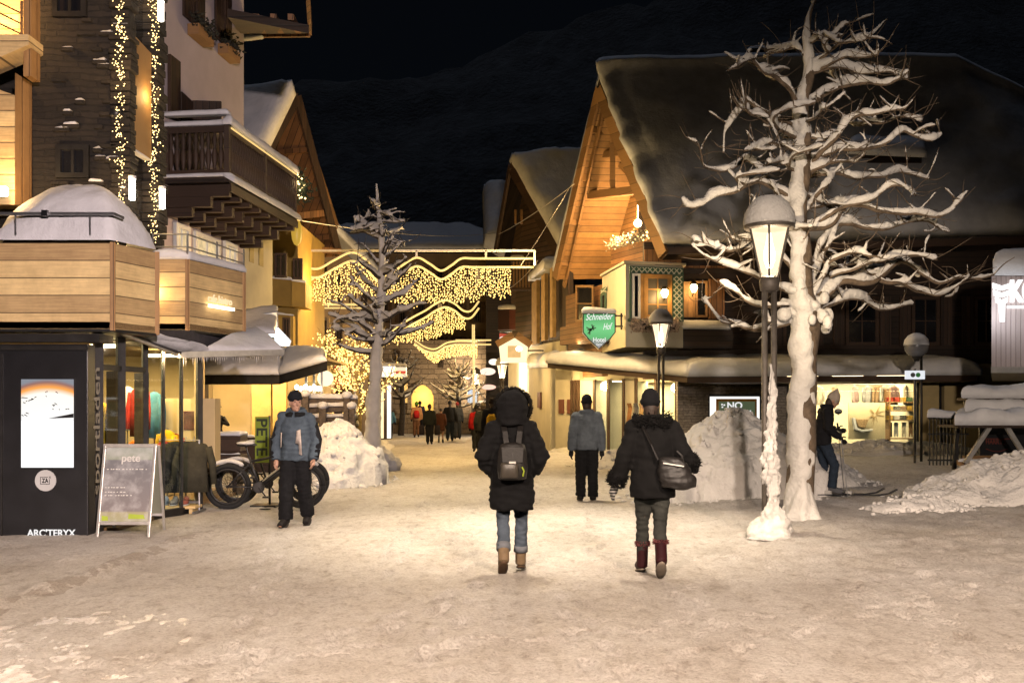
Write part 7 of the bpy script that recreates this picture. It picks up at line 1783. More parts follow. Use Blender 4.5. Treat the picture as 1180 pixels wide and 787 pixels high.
def person(label, loc, yaw, H, J=None, outfit=None, fine=True, group=None):
    o = outfit; j = {k: V(v) for k, v in BASE.items()}
    for k, v in (J or {}).items(): j[k] = V(v)
    s = H / 1.75; fat = o.get('fat', 1.0)
    t = thing('person', label, 'person', loc, yaw, group); Wm = W[t] @ Matrix.Scale(s, 4)
    vx = .013 if fine else .030
    def fin(q, name, m_, parent=t, voxel=vx, sm=2, fold=0.0, ff=6.0, fz=True):
        q.v = [tuple(Wm @ V(v)) for v in q.v]; ob = q.build(name, m_, parent, smooth=True)
        if fz: fuse(ob, voxel, sm, fold, ff)
        return ob
    hd = j['head']; yawh = o.get('look', 0.0); Rh = Matrix.Rotation(yawh, 3, 'Z') @ Matrix.Rotation(o.get('nod', 0.0), 3, 'X')
    # ---- one continuous body
    q = MB()
    q.loft([(lerp(j['pel'], j['neck'], a) + V((0, dy, 0)), rx, ry) for a, rx, ry, dy in ((-.12, .09, .08, 0), (0, .145, .10, 0), (.3, .13, .09, 0), (.65, .155, .10, 0), (.88, .15, .085, 0), (1.0, .06, .06, 0))], 14)
    q.tube([j['neck'] - V((0, 0, .06)), j['neck'], lerp(j['neck'], hd, .6)], [.062, .055, .052], 10)
    q.ell(hd + V((0, 0, .02)), (.074, .092, .108), 14, Rh); q.ell(hd + Rh @ V((0, .028, -.055)), (.054, .062, .062), 12, Rh)
    q.tube([hd + Rh @ V((0, .088, .025)), hd + Rh @ V((0, .108, -.012)), hd + Rh @ V((0, .094, -.022))], [.010, .016, .014], 8)
    for sx in (-1, 1):
        q.ell(hd + Rh @ V((sx * .076, -.005, -.002)), (.010, .020, .032), 8, Rh); q.ell(hd + Rh @ V((sx * .030, .084, .040)), (.024, .012, .008), 8, Rh); q.ell(hd + Rh @ V((sx * .036, .070, -.018)), (.022, .02, .018), 8, Rh)
    q.ell(hd + Rh @ V((0, .086, -.052)), (.024, .010, .008), 8, Rh); q.ell(hd + Rh @ V((0, .078, -.088)), (.022, .018, .016), 8, Rh)
    for S in 'LR':
        q.tube([j['s' + S], j['e' + S], j['w' + S]], [.055, .042, .028], 10); q.ell(j['s' + S], (.06, .06, .06), 8)
        q.tube([j['h' + S], j['k' + S], j['a' + S]], [.085, .055, .04], 10); q.tube([j['a' + S], j['f' + S]], [.042, .03], 8)
        if o.get('hands', 'bare') == 'bare' and fine:
            hand(q, j['w' + S], j['w' + S] - j['e' + S] + V((0, .03, -.02)), (1 if S == 'L' else -1, .25, 0), 1.0, .55, 1 if S == 'L' else -1)
    body = fin(q, 'body', SKIN, voxel=.0075 if o.get('face') else vx, sm=1)
    if o.get('face'):
        for sx in (-1, 1): q = MB(); q.ell(hd + Rh @ V((sx * .030, .079, .022)), (.013, .006, .006), 8, Rh); fin(q, 'eye', HAIRM, body, fz=False)
    # ---- trousers
    q = MB(); lw = o.get('leg', (.098, .070, .062)); z0 = o.get('cuff', .10)
    q.loft([(j['pel'] + V((0, 0, .10)), .155 * fat, .115), (j['pel'], .165 * fat, .125), (j['pel'] - V((0, 0, .07)), .155 * fat, .12)], 14)
    for S in 'LR':
        a = j['a' + S]; k_ = j['k' + S]; e = a + (k_ - a).normalized() * max(0, z0 - .085)
        q.tube([j['h' + S] + V((0, 0, .02)), lerp(j['h' + S], k_, .5), k_, lerp(k_, e, .45), e], [lw[0], (lw[0] + lw[1]) * .52, lw[1], lw[1] * .98, lw[2]], 12)
    tr = fin(q, 'trousers', cloth(o['pants']), fold=.010, ff=9, sm=2)
    # ---- boots
    for S in 'LR':
        q = MB(); a, f = j['a' + S], j['f' + S]; bh = o.get('boot_h', .14); sh_ = (j['k' + S] - a).normalized(); fd = (f - a); fd = fd.normalized()
        q.tube([a + sh_ * bh, a + sh_ * .03, a - sh_ * .03], [.058, .056, .055], 10); q.tube([a - fd * .02, lerp(a, f, .5) + V((0, 0, .01)), f], [.056, .050, .042], 10, .85)
        q.ell(lerp(a, f, .4) - V((0, 0, .025)), (.05, .11, .03), 10, fd.to_track_quat('Y', 'Z').to_matrix())
        b_ = fin(q, 'boot', cloth(o.get('boots', (.03, .028, .026)), .6), voxel=.012 if fine else .03)
        if fine:
            q = MB(); q.ell(lerp(a, f, .40) - (sh_ * .055), (.052, .135, .018), 12, fd.to_track_quat('Y', 'Z').to_matrix()); fin(q, 'sole', cloth(o.get('sole', (.05, .045, .04)), .6), b_, fz=False)
            if o.get('boot_trim'):
                q = MB(); c_ = a + sh_ * bh
                for k in range(150): ang = random.uniform(0, 6.28); q.spike(c_ + V((math.cos(ang) * .054, math.sin(ang) * .054, random.uniform(-.02, .02))), (math.cos(ang), math.sin(ang), random.uniform(-.5, .8)), .03, .006)
                fin(q, 'fur_trim', cloth(o['boot_trim']), b_, fz=False)
    # ---- coat or jacket: torso and both sleeves in one skin
    q = MB(); hem = o.get('hem', .82); cw = o.get('coat', (.20, .125)); fl = o.get('flare', 1.0)
    nk, pl_ = j['neck'], j['pel']; ax = lambda a: lerp(pl_, nk, a)
    def tz(z): return lerp(pl_, nk, (z - pl_.z) / (nk.z - pl_.z)) if z >= pl_.z else V((lerp(pl_.x, (j['kL'].x + j['kR'].x) / 2, .4 * (pl_.z - z) / .4), pl_.y + (.0), z))
    rings = [(tz(hem), cw[0] * fl * .97, cw[1] * fl * 1.05), (tz(hem + .02), cw[0] * fl * 1.02, cw[1] * fl * 1.12), (tz(lerp(hem, 1.0, .5)), cw[0] * lerp(fl, 1, .4) * 1.02, cw[1] * 1.15), (tz(1.05), cw[0] * .97, cw[1] * 1.05), (tz(1.20), cw[0] * .98, cw[1] * 1.05), (tz(1.33), cw[0] * .99, cw[1] * .98), (tz(1.42), cw[0] * .78, cw[1] * .82), (tz(1.475), .085, .085), (tz(1.51), .078, .078)]
    q.loft(rings, 18)
    sl = o.get('sleeve', (.082, .072, .058))
    for S in 'LR':
        wr = j['w' + S]; q.tube([lerp(j['s' + S], V((0, 0, j['s' + S].z)), .25), j['s' + S], lerp(j['s' + S], j['e' + S], .5), j['e' + S], lerp(j['e' + S], wr, .5), wr], [sl[0] * .95, sl[0], sl[0] * .92, sl[1], sl[1] * .93, sl[2]], 12)
        q.ell(j['s' + S], (sl[0] * 1.02,) * 3, 10)
    if o.get('hood') == 'up':
        q.ell(hd + V((0, -.03, .02)), (.165, .15, .175), 16); q.tube([nk - V((0, .02, .02)), hd + V((0, -.03, -.05))], [.15, .15], 14); q.tube([hd + V((math.cos(a_) * .150, .03, .02 + math.sin(a_) * .158)) for a_ in [2 * PI * k / 24 for k in range(25)]], .030, 8)
    elif o.get('hood') == 'down':
        q.ell(nk + V((0, -.085, .01)), (.125, .07, .075), 12); q.tube([nk + V((-.10, .02, .03)), nk + V((-.07, -.08, .05)), nk + V((.07, -.08, .05)), nk + V((.10, .02, .03))], .045, 8)
    elif o.get('hood') == 'collar':
        q.tube([nk + V((math.sin(a) * .088, -math.cos(a) * .08, .035)) for a in [k * .5 - 2.6 for k in range(12)]], .036, 8)
    jk = fin(q, 'jacket', cloth(o['top']), fold=o.get('fold', .012), ff=o.get('ff', 7), sm=2)
    for nm, m_, fn in o.get('extra', ()):
        q = MB(); fn(q, j, hd, Rh); fin(q, nm, m_, jk, fz=False)
    if o.get('fur'):
        q = MB(); rnd = random.Random(4)
        for c_, nrm, L in o['fur'](j, hd, rnd): q.spike(c_, nrm, L, .007)
        fin(q, 'fur_trim', cloth(o.get('fur_c', (.012, .011, .010))), jk, fz=False)
    # ---- hat or hair
    if o.get('hat'):
        if not o.get('face'): q = MB(); q.ell(hd + Rh @ V((0, -.035, -.035)), (.072, .075, .10), 10, Rh); fin(q, 'hair', HAIRM, voxel=.014 if fine else .03)
        up_ = .022 if o.get('face') else 0.0
        q = MB(); q.ell(hd + Rh @ V((0, -.008, .050 + up_)), (.090, .106, .118 - up_ * .9), 14, Rh); q.tube([hd + Rh @ V((math.cos(a) * .084, -.006 + math.sin(a) * .098, .035 + up_ * 1.4)) for a in [2 * PI * k / 20 for k in range(21)]], .018, 6)
        if o.get('bobble'): q.ell(hd + Rh @ V((0, -.02, .175)), (.035, .035, .035), 8)
        fin(q, 'hat', cloth(o['hat']), voxel=.012 if fine else .03, fold=.004, ff=20)
    elif o.get('hood') != 'up':
        q = MB(); q.ell(hd + Rh @ V((0, -.014, .035)), (.084, .096, .100), 12, Rh); fin(q, 'hair', HAIRM if not o.get('hairc') else cloth(o['hairc']), voxel=.014 if fine else .03)
    if o.get('hands') == 'gloves':
        for S in 'LR':
            q = MB(); hand(q, j['w' + S], j['w' + S] - j['e' + S] + V((0, .02, -.03)), (1 if S == 'L' else -1, .3, 0), 1.22, .45, 1 if S == 'L' else -1); fin(q, 'glove', cloth(o.get('glove', (.015, .015, .017))), voxel=.009 if fine else .025, sm=1)
    elif o.get('hands') == 'mitts' or (not fine):
        for S in 'LR':
            q = MB(); d_ = (j['w' + S] - j['e' + S]).normalized(); q.tube([j['w' + S] - d_ * .03, j['w' + S] + d_ * .05, j['w' + S] + d_ * .12], [.045, .05, .035], 8); q.ell(j['w' + S] + d_ * .05 + V((0, .04, 0)), (.02, .03, .02), 6); fin(q, 'mitten', cloth(o.get('glove', (.015, .015, .017))), voxel=.014 if fine else .03)
    return t, j, Wm, jk

# ---- woman in hooded parka with backpack
ga = G(590, 660)
def furA(j, hd, rnd):
    for k in range(2200):
        a = rnd.uniform(-1.1, 4.25); c_ = hd + V((.012 + math.cos(a) * .165, .035 + rnd.gauss(0, .03), .02 + math.sin(a) * .172)); yield c_, (math.cos(a) + rnd.gauss(0, .5), rnd.gauss(-.1, .6), math.sin(a) + rnd.gauss(0, .5)), rnd.uniform(.02, .05)
tA, jA, WA, jkA = person('person in black hooded knee-length parka, blue jeans and beige boots, seen from behind', ga, .02, 1.66,
    dict(eL=(-.285, -.02, 1.14), eR=(.285, -.02, 1.14), wL=(-.215, .10, 1.00), wR=(.215, .10, 1.00), hL=(-.085, 0, .92), kL=(-.088, .02, .50), aL=(-.085, -.20, .16), fL=(-.10, -.07, .045), kR=(.095, .12, .50), aR=(.09, .16, .085), fR=(.11, .33, .05)),
    dict(top=(.0048, .0048, .0055), pants=(.075, .095, .125), boots=(.19, .13, .075), sole=(.10, .06, .035), cuff=.19, boot_h=.13, hem=.62, coat=(.215, .135), flare=1.02, sleeve=(.098, .092, .075), hood='up', hands='mitts', leg=(.095, .066, .066), fur=furA, fur_c=(.009, .0075, .006), fold=.016, ff=8,
         extra=[('jean_cuff', cloth((.16, .17, .19)), lambda q, j, hd, R: [q.tube([j['a' + S] + (j['k' + S] - j['a' + S]).normalized() * .10, j['a' + S] + (j['k' + S] - j['a' + S]).normalized() * .165], .071, 12) for S in 'LR'])]))
bp_ = thing('backpack', 'small dark leather backpack on the hooded walker, front pocket and buckle', 'backpack', WA @ V((0, -.2, 1.0)))
leath = mat('dark_leather', (.008, .0065, .006), .55, .3, 8, .3, 40)
def wA(x, y, z): return WA @ V((x, y, z))
q = MB(); q.v = []; rings = [(V((.0, -.205, z)), rx, ry) for z, rx, ry in ((.93, .10, .05), (.945, .135, .075), (1.05, .15, .085), (1.2, .14, .08), (1.27, .12, .065), (1.295, .06, .03))]; q.loft(rings, 16); q.v = [tuple(WA @ V(v)) for v in q.v]; bk_ = q.build('bag', leath, bp_, smooth=True)
q = MB(); q.loft([(V((-.03, -.285, z)), rx, ry) for z, rx, ry in ((.95, .075, .02), (.96, .088, .035), (1.08, .088, .035), (1.10, .075, .02))], 14); q.v = [tuple(WA @ V(v)) for v in q.v]; q.build('pocket', mat('worn_leather', (.045, .038, .03), .4, .3, 8, .3, 40), bp_, smooth=True)
q = MB(); q.prism([wA(-.10, -.275, 1.10), wA(.10, -.275, 1.10), wA(.11, -.27, 1.25), wA(-.11, -.27, 1.25)], (0, -.012, 0)); q.build('flap', leath, bp_, bevel=.005)
q = MB(); q.bar(wA(-.035, -.325, 1.105), wA(.03, -.325, 1.105), .012, .02); q.build('buckle', M['alu'], bp_)
for s_ in (-1, 1):
    q = MB(); pts = [(s_ * .06, -.22, 1.28), (s_ * .075, -.16, 1.40), (s_ * .085, -.05, 1.475), (s_ * .10, .06, 1.42), (s_ * .14, .12, 1.25)]
    for a_, b_ in zip(pts, pts[1:]): q.bar(wA(*a_), wA(*b_), .05, .016)
    q.build('strap', leath, bp_)
q = MB(); q.tube([wA(.10, -.26, .97), wA(.11, -.275, 1.02), wA(.09, -.28, 1.06)], .008, 6); q.build('tag', M['lime'], bp_)

# ---- woman in black coat with fur collar
gb_ = G(752, 663)
def furB(j, hd, rnd):
    nk = j['neck']
    for k in range(1700):
        a = rnd.uniform(0, 6.28); rr_ = rnd.uniform(.8, 1.05); c_ = nk + V((math.cos(a) * .17 * rr_, math.sin(a) * .115 * rr_ - .03, .0 + rnd.gauss(0, .028))); yield c_, (math.cos(a) + rnd.gauss(0, .4), math.sin(a) + rnd.gauss(0, .4), rnd.gauss(.1, .6)), rnd.uniform(.02, .05)
    for S in 'LR':
        w_ = j['w' + S]; d_ = (w_ - j['e' + S]).normalized(); x_ = d_.orthogonal().normalized(); y_ = d_.cross(x_)
        for k in range(800):
            a = rnd.uniform(0, 6.28); u = rnd.uniform(-.09, .035); n_ = x_ * math.cos(a) + y_ * math.sin(a); yield w_ + d_ * u + n_ * .072, n_ + V((rnd.gauss(0, .4), rnd.gauss(0, .4), rnd.gauss(0, .4))), rnd.uniform(.02, .045)
tB, jB, WB, jkB = person('person in short black coat with fur collar and cuffs, dark leggings and maroon boots', gb_, .02, 1.72,
    dict(head=(-.02, .02, 1.60), neck=(-.01, 0, 1.45), sL=(-.185, 0, 1.385), sR=(.185, 0, 1.385), eL=(-.27, -.02, 1.10), wL=(-.335, .06, .885), eR=(.285, -.04, 1.155), wR=(.375, .06, 1.045), kL=(-.075, .11, .50), aL=(-.075, .16, .085), fL=(-.085, .33, .045), kR=(.07, .0, .49), aR=(.04, -.25, .18), fR=(.05, -.13, .06)),
    dict(top=(.0042, .004, .0042), pants=(.035, .036, .032), boots=(.03, .006, .008), sole=(.22, .18, .14), cuff=.20, boot_h=.20, boot_trim=(.16, .05, .05), hem=.735, coat=(.20, .13), flare=1.08, sleeve=(.088, .085, .08), hood='collar', hat=(.005, .005, .006), hands='mitts', leg=(.098, .066, .050), fur=furB, fur_c=(.005, .0045, .0045), fold=.012, ff=6, glove=(.012, .012, .013)))
for c_ in list(tB.children):
    if c_.name.startswith('mitten') and sum(v.co.x for v in c_.data.vertices) < 0: bpy.data.objects.remove(c_)
q = MB(); dL = (jB['wL'] - jB['eL'] + V((0, .02, -.06))).normalized(); hand(q, jB['wL'] + dL * .03, dL, (1, .4, 0), 1.25, .35, 1); q.v = [tuple(WB @ V(v)) for v in q.v]
m, nt, b, o = _nt('striped_glove'); tc = nt.nodes.new('ShaderNodeTexCoord'); sp = nt.nodes.new('ShaderNodeSeparateXYZ'); nt.links.new(tc.outputs['Object'], sp.inputs[0])
nt.links.new(mixc(nt, math_(nt, 'LESS_THAN', math_(nt, 'FRACT', math_(nt, 'MULTIPLY', sp.outputs[2], 34)), .45), (.02, .02, .02), (.38, .36, .34)), b.inputs['Base Color'])
gl_ = q.build('striped_glove', m, tB, smooth=True); fuse(gl_, .009, 1)
hb_ = thing('handbag', 'slouchy dark shoulder bag hanging behind the walker with fur collar', 'handbag', WB @ V((.1, -.2, .9)))
def wB(x, y, z): return WB @ V((x, y, z))
q = MB(); q.loft([(V((.16 + dx_, -.20, z)), rx, ry) for z, rx, ry, dx_ in ((.83, .12, .04, .05), (.845, .17, .08, .05), (.92, .185, .10, .04), (1.02, .15, .085, .0), (1.10, .12, .055, -.02), (1.125, .10, .02, -.02))], 16); q.v = [tuple(WB @ V(v)) for v in q.v]; ob = q.build('bag', leath, hb_, smooth=True); fuse(ob, .014, 2, .012, 9)
q = MB(); pts = [(.02, -.21, 1.10), (-.04, -.185, 1.24), (-.10, -.13, 1.38), (-.12, -.04, 1.44)]
for a_, b_ in zip(pts, pts[1:]): q.bar(wB(*a_), wB(*b_), .028, .012)
pts = [(.25, -.2, 1.05), (.24, -.17, 1.14), (.20, -.16, 1.18)]
for a_, b_ in zip(pts, pts[1:]): q.bar(wB(*a_), wB(*b_), .022, .012)
q.build('strap', leath, hb_)
q = MB(); q.bar(wB(.05, -.29, 1.075), wB(.24, -.29, 1.045), .008, .012); q.build('zip', M['alu'], hb_)

# ---- man in grey-blue jacket ahead of them
gc = G(676, 577)
person('person in grey-blue winter jacket, black trousers and black cap, seen from behind', gc, -.03, 1.78,
    dict(wL=(-.25, .03, .86), wR=(.25, .03, .86), kL=(-.09, .05, .5), aL=(-.10, .03, .085), fL=(-.12, .2, .035), kR=(.10, .0, .5), aR=(.10, -.06, .085), fR=(.12, .10, .035)),
    dict(top=(.13, .15, .175), pants=(.010, .010, .011), boots=(.012, .011, .010), hem=.86, coat=(.195, .14), sleeve=(.088, .080, .066), hood='collar', hat=(.010, .010, .012), hands='gloves', leg=(.112, .09, .088), fold=.007))

# ---- man coming towards us past the bicycles
gd = G(341, 606)
def blk(q, j, hd, R):
    for S in 'LR':
        e, w_, s0 = j['e' + S], j['w' + S], j['s' + S]; sg_ = -1 if S == 'L' else 1
        q.tube([lerp(s0, e, .25) + V((sg_ * .022, -.005, 0)), e + V((sg_ * .022, 0, 0)), lerp(e, w_, .92) + V((sg_ * .016, 0, 0))], [.066, .064, .056], 10)
def wht(q, j, hd, R):
    q.prism([V((-.07, .158, 1.24)), V((-.115, .155, 1.26)), V((-.135, .148, .93)), V((-.10, .155, .94)), V((-.095, .158, 1.07)), V((-.055, .162, 1.08))], V((0, .012, 0)))
    q.prism([V((.135, .148, 1.22)), V((.148, .142, 1.22)), V((.15, .142, 1.02)), V((.14, .148, 1.04))], V((0, .012, 0)))
person('person in blue-grey and black ski jacket with pale panel, black beanie, walking towards us', gd, PI - .12, 1.77,
    dict(head=(.0, .03, 1.60), wL=(-.265, .10, .87), eL=(-.26, -.02, 1.12), eR=(.26, -.02, 1.12), wR=(.25, .04, .86), kL=(-.10, -.03, .50), aL=(-.105, -.17, .12), fL=(-.12, -.02, .04), kR=(.10, .09, .50), aR=(.10, .10, .085), fR=(.12, .27, .035)),
    dict(top=(.065, .085, .105), pants=(.008, .008, .009), boots=(.012, .010, .010), hem=.85, coat=(.205, .135), sleeve=(.085, .078, .064), hood='down', hat=(.010, .011, .014), look=.7, nod=-.12, hands='bare', face=True, leg=(.115, .098, .094), fold=.014,
         extra=[('black_sleeve', cloth((.010, .010, .012)), blk), ('pale_panel', cloth((.5, .42, .36)), wht), ('collar', cloth((.009, .009, .010)), lambda q, j, hd, R: (q.tube([j['neck'] + V((math.sin(a) * .105, -math.cos(a) * .10, -.015)) for a in [k * .5 - 3.0 for k in range(13)]], .036, 8), q.prism([V((-.05, .125, 1.42)), V((.05, .125, 1.42)), V((.02, .15, 1.36)), V((-.02, .15, 1.36))], V((0, .012, 0)))[1:2] if 0 else None))]))

# ---- skier behind the big tree
ge = V((X(949, 16.2), 16.2, 0)); ge.z = gz(ge.x, ge.y)
tS, jS, WS, jkS = person('person on skis looking down in dark jacket, blue jeans and pale bobble hat', ge, -PI / 2 - .05, 1.74,
    dict(head=(0, .15, 1.565), neck=(0, .05, 1.44), sL=(-.17, .02, 1.385), sR=(.17, .02, 1.385), eL=(-.22, .06, 1.12), eR=(.22, .02, 1.11), wL=(-.14, .24, 1.10), wR=(.18, .20, .97), pel=(0, -.03, .94), hL=(-.085, -.03, .91), hR=(.085, -.03, .91), kL=(-.10, .04, .50), kR=(.10, .15, .52), aL=(-.10, -.06, .13), aR=(.10, .10, .13), fL=(-.10, .12, .085), fR=(.10, .28, .085)),
    dict(top=(.010, .010, .012), pants=(.022, .032, .05), boots=(.10, .10, .11), boot_h=.20, hem=.84, coat=(.19, .13), sleeve=(.082, .074, .06), hood='collar', hat=(.40, .33, .26), bobble=True, look=0, nod=-.5, hands='gloves', glove=(.012, .012, .012), leg=(.10, .078, .075), fold=.012))
for sx, oy, lab in ((-.10, .06, 'dark ski under the bending skier, the one nearer the shop'), (.10, .20, 'dark ski under the bending skier, the one nearer the lane')):
    t = thing('ski', lab, 'ski', WS @ V((sx, oy, .03)), 0, 'skis of the bending skier'); q = MB()
    pts = [(sx, oy - .75, .03), (sx, oy, .045), (sx, oy + .65, .035), (sx, oy + .82, .06), (sx, oy + .95, .13)]
    for a_, b_ in zip(pts, pts[1:]): q.bar(WS @ V(a_), WS @ V(b_), .09, .016)
    q.build('ski', cloth((.02, .02, .024), .4), t, bevel=.003)
    q = MB(); q.box(WS @ V((sx, oy + .16, .07)), (.10, .07, .06)); q.box(WS @ V((sx, oy - .16, .075)), (.12, .07, .07)); q.build('binding', M['alu'], t)
for (w_, tip, lab) in ((jS['wL'], (-.30, .42, .0), 'thin ski pole held upright by the bending skier, farther one'), (jS['wR'], (.32, .30, .0), 'thin ski pole held upright by the bending skier, nearer one')):
    t = thing('ski_pole', lab, 'ski pole', WS @ V(tip), 0, 'poles of the bending skier'); a_, b_ = WS @ V(tip), WS @ (w_ + V((0, .02, .10)))
    q = MB(); q.tube([a_, b_], .008, 6); q.build('shaft', M['steel'], t); q = MB(); q.tube([lerp(a_, b_, .9), b_], .016, 8); q.build('grip', M['black'], t); q = MB(); q.lathe([(.045, 0), (.045, .008), (.01, .012)], 12, lerp(a_, b_, .06)); q.build('basket', M['black'], t)

# ---- the far crowd
K_ = (.010, .010, .012)
CROWD = [
 ('person in teal-blue jacket with black sleeves walking away by the slim tree', 449, 506, 469, 0, (.05, .12, .17), K_, K_, 'wide'),
 ('tiny far figure in grey-blue jacket and bright green trousers', 461.5, 486, 465, .3, (.12, .17, .25), (.01, .22, .03), (.02, .02, .02), ''),
 ('person in cream and orange coat with red backpack and green cap', 480, 504, 463, .1, (.42, .22, .12), (.16, .08, .05), (.08, .22, .02), 'pack'),
 ('broad person in black jacket carrying bags on both sides', 495, 512.5, 466, 0, (.012, .014, .013), K_, (.03, .02, .015), 'bags'),
 ('slim person in knee-length brown coat with bare-looking dark legs', 508, 511, 470.5, 0, (.07, .026, .015), (.012, .010, .010), None, 'coat'),
 ('tall person all in black with hood, walking close to a grey companion', 518.5, 508.5, 462, 0, (.012, .012, .014), (.015, .02, .03), (.012, .012, .014), 'wide'),
 ('person in grey jacket with small red cap beside the tall black figure', 527, 506.5, 463.5, -.1, (.05, .052, .055), (.05, .05, .05), (.20, .03, .03), ''),
 ('person in bright red jacket near the hooded walker shoulder', 549, 521, 466.5, .2, (.38, .012, .012), (.015, .015, .015), (.02, .02, .02), ''),
 ('person in dark grey-green jacket directly beside the red-jacketed one', 556.5, 527, 464, -.1, (.025, .026, .024), K_, (.10, .08, .06), ''),
 ('dark person with bright yellow backpack half hidden by the hooded walker', 567, 536, 459, 0, (.016, .016, .02), K_, (.02, .015, .015), 'yellow'),
 ('far dark figure with red patch behind the green-capped person', 484, 500, 462.5, 0, (.018, .018, .03), K_, (.02, .02, .02), ''),
 ('far dark bluish figure seen between the green-capped and the broad person', 491, 498, 464, 0, (.02, .022, .045), K_, (.02, .02, .02), ''),
 ('far grey figure standing left of the teal-jacketed walker', 444.5, 490, 464.5, .4, (.15, .13, .12), (.02, .02, .02), (.1, .09, .08), ''),
 ('far dark figure standing by the far lamp post near the notice', 538, 498, 464.5, .2, (.05, .03, .03), K_, None, ''),
]
for lab, px, fy, hy, yw_2, top, pants, hat, kind in CROWD:
    loc = G(px, fy); H = (fy - hy) / F * loc.y
    J = dict(kL=(-.09, .08, .5), aL=(-.09, .10, .09), fL=(-.1, .26, .04), kR=(.09, 0, .5), aR=(.09, -.12, .12), fR=(.1, .03, .05))
    if px > 500: J = {k.translate(str.maketrans('LR', 'RL')): (-v[0], v[1], v[2]) for k, v in J.items()}
    if kind == 'wide': J.update(eL=(-.29, 0, 1.15), wL=(-.36, .02, .92), eR=(.27, 0, 1.13), wR=(.30, .05, .90))
    of = dict(top=top, pants=pants, hat=hat, hands='none', hem=.62 if kind == 'coat' else .84, coat=(.20, .14), sleeve=(.085, .078, .065), leg=(.07, .05, .042) if kind == 'coat' else (.105, .085, .08), fold=0)
    t, j, Wm, jk = person(lab, loc, yw_2, H, J, of, fine=False, group='people strolling up the lane')
    if kind in ('pack', 'yellow'):
        q = MB(); q.loft([(V((0, -.21, z)), rx, ry) for z, rx, ry in ((.95, .10, .06), (1.0, .15, .10), (1.25, .14, .09), (1.34, .08, .05))], 12); q.v = [tuple(Wm @ V(v)) for v in q.v]
        b_ = thing('backpack', 'red backpack on the person in cream and orange' if kind == 'pack' else 'bright yellow backpack seen beside the big fur-rimmed hood', 'backpack', Wm @ V((0, -.2, 1)))
        q.build('bag', cloth((.42, .02, .02) if kind == 'pack' else (.55, .32, .02)), b_, smooth=True)
        q = MB(); q.box(Wm @ V((0, -.31, 1.08)), (.2, .05, .16)); q.build('pocket', cloth((.30, .015, .02) if kind == 'pack' else (.42, .24, .02)), b_, bevel=.02)
    if kind == 'bags':
        for s_ in (-1, 1):
            b_ = thing('carrier_bag', ('dark bag of the broad black-jacketed person, on the cream coat side', 'dark bag of the broad black-jacketed person, on the brown coat side')[s_ > 0], 'bag', Wm @ V((s_ * .33, 0, .5)))
            q = MB(); q.loft([(V((s_ * .34, .03, z)), rx, ry) for z, rx, ry in ((.42, .10, .12), (.44, .12, .16), (.80, .11, .15), (.84, .10, .12))], 12); q.v = [tuple(Wm @ V(v)) for v in q.v]; q.build('bag', cloth((.02, .016, .02)), b_, smooth=True)
            q = MB(); q.tube([Wm @ V((s_ * .30, .05, .82)), Wm @ V((s_ * .26, .05, .93)), Wm @ V((s_ * .38, .05, .82))], .012, 6); q.build('handle', cloth((.02, .016, .02)), b_)

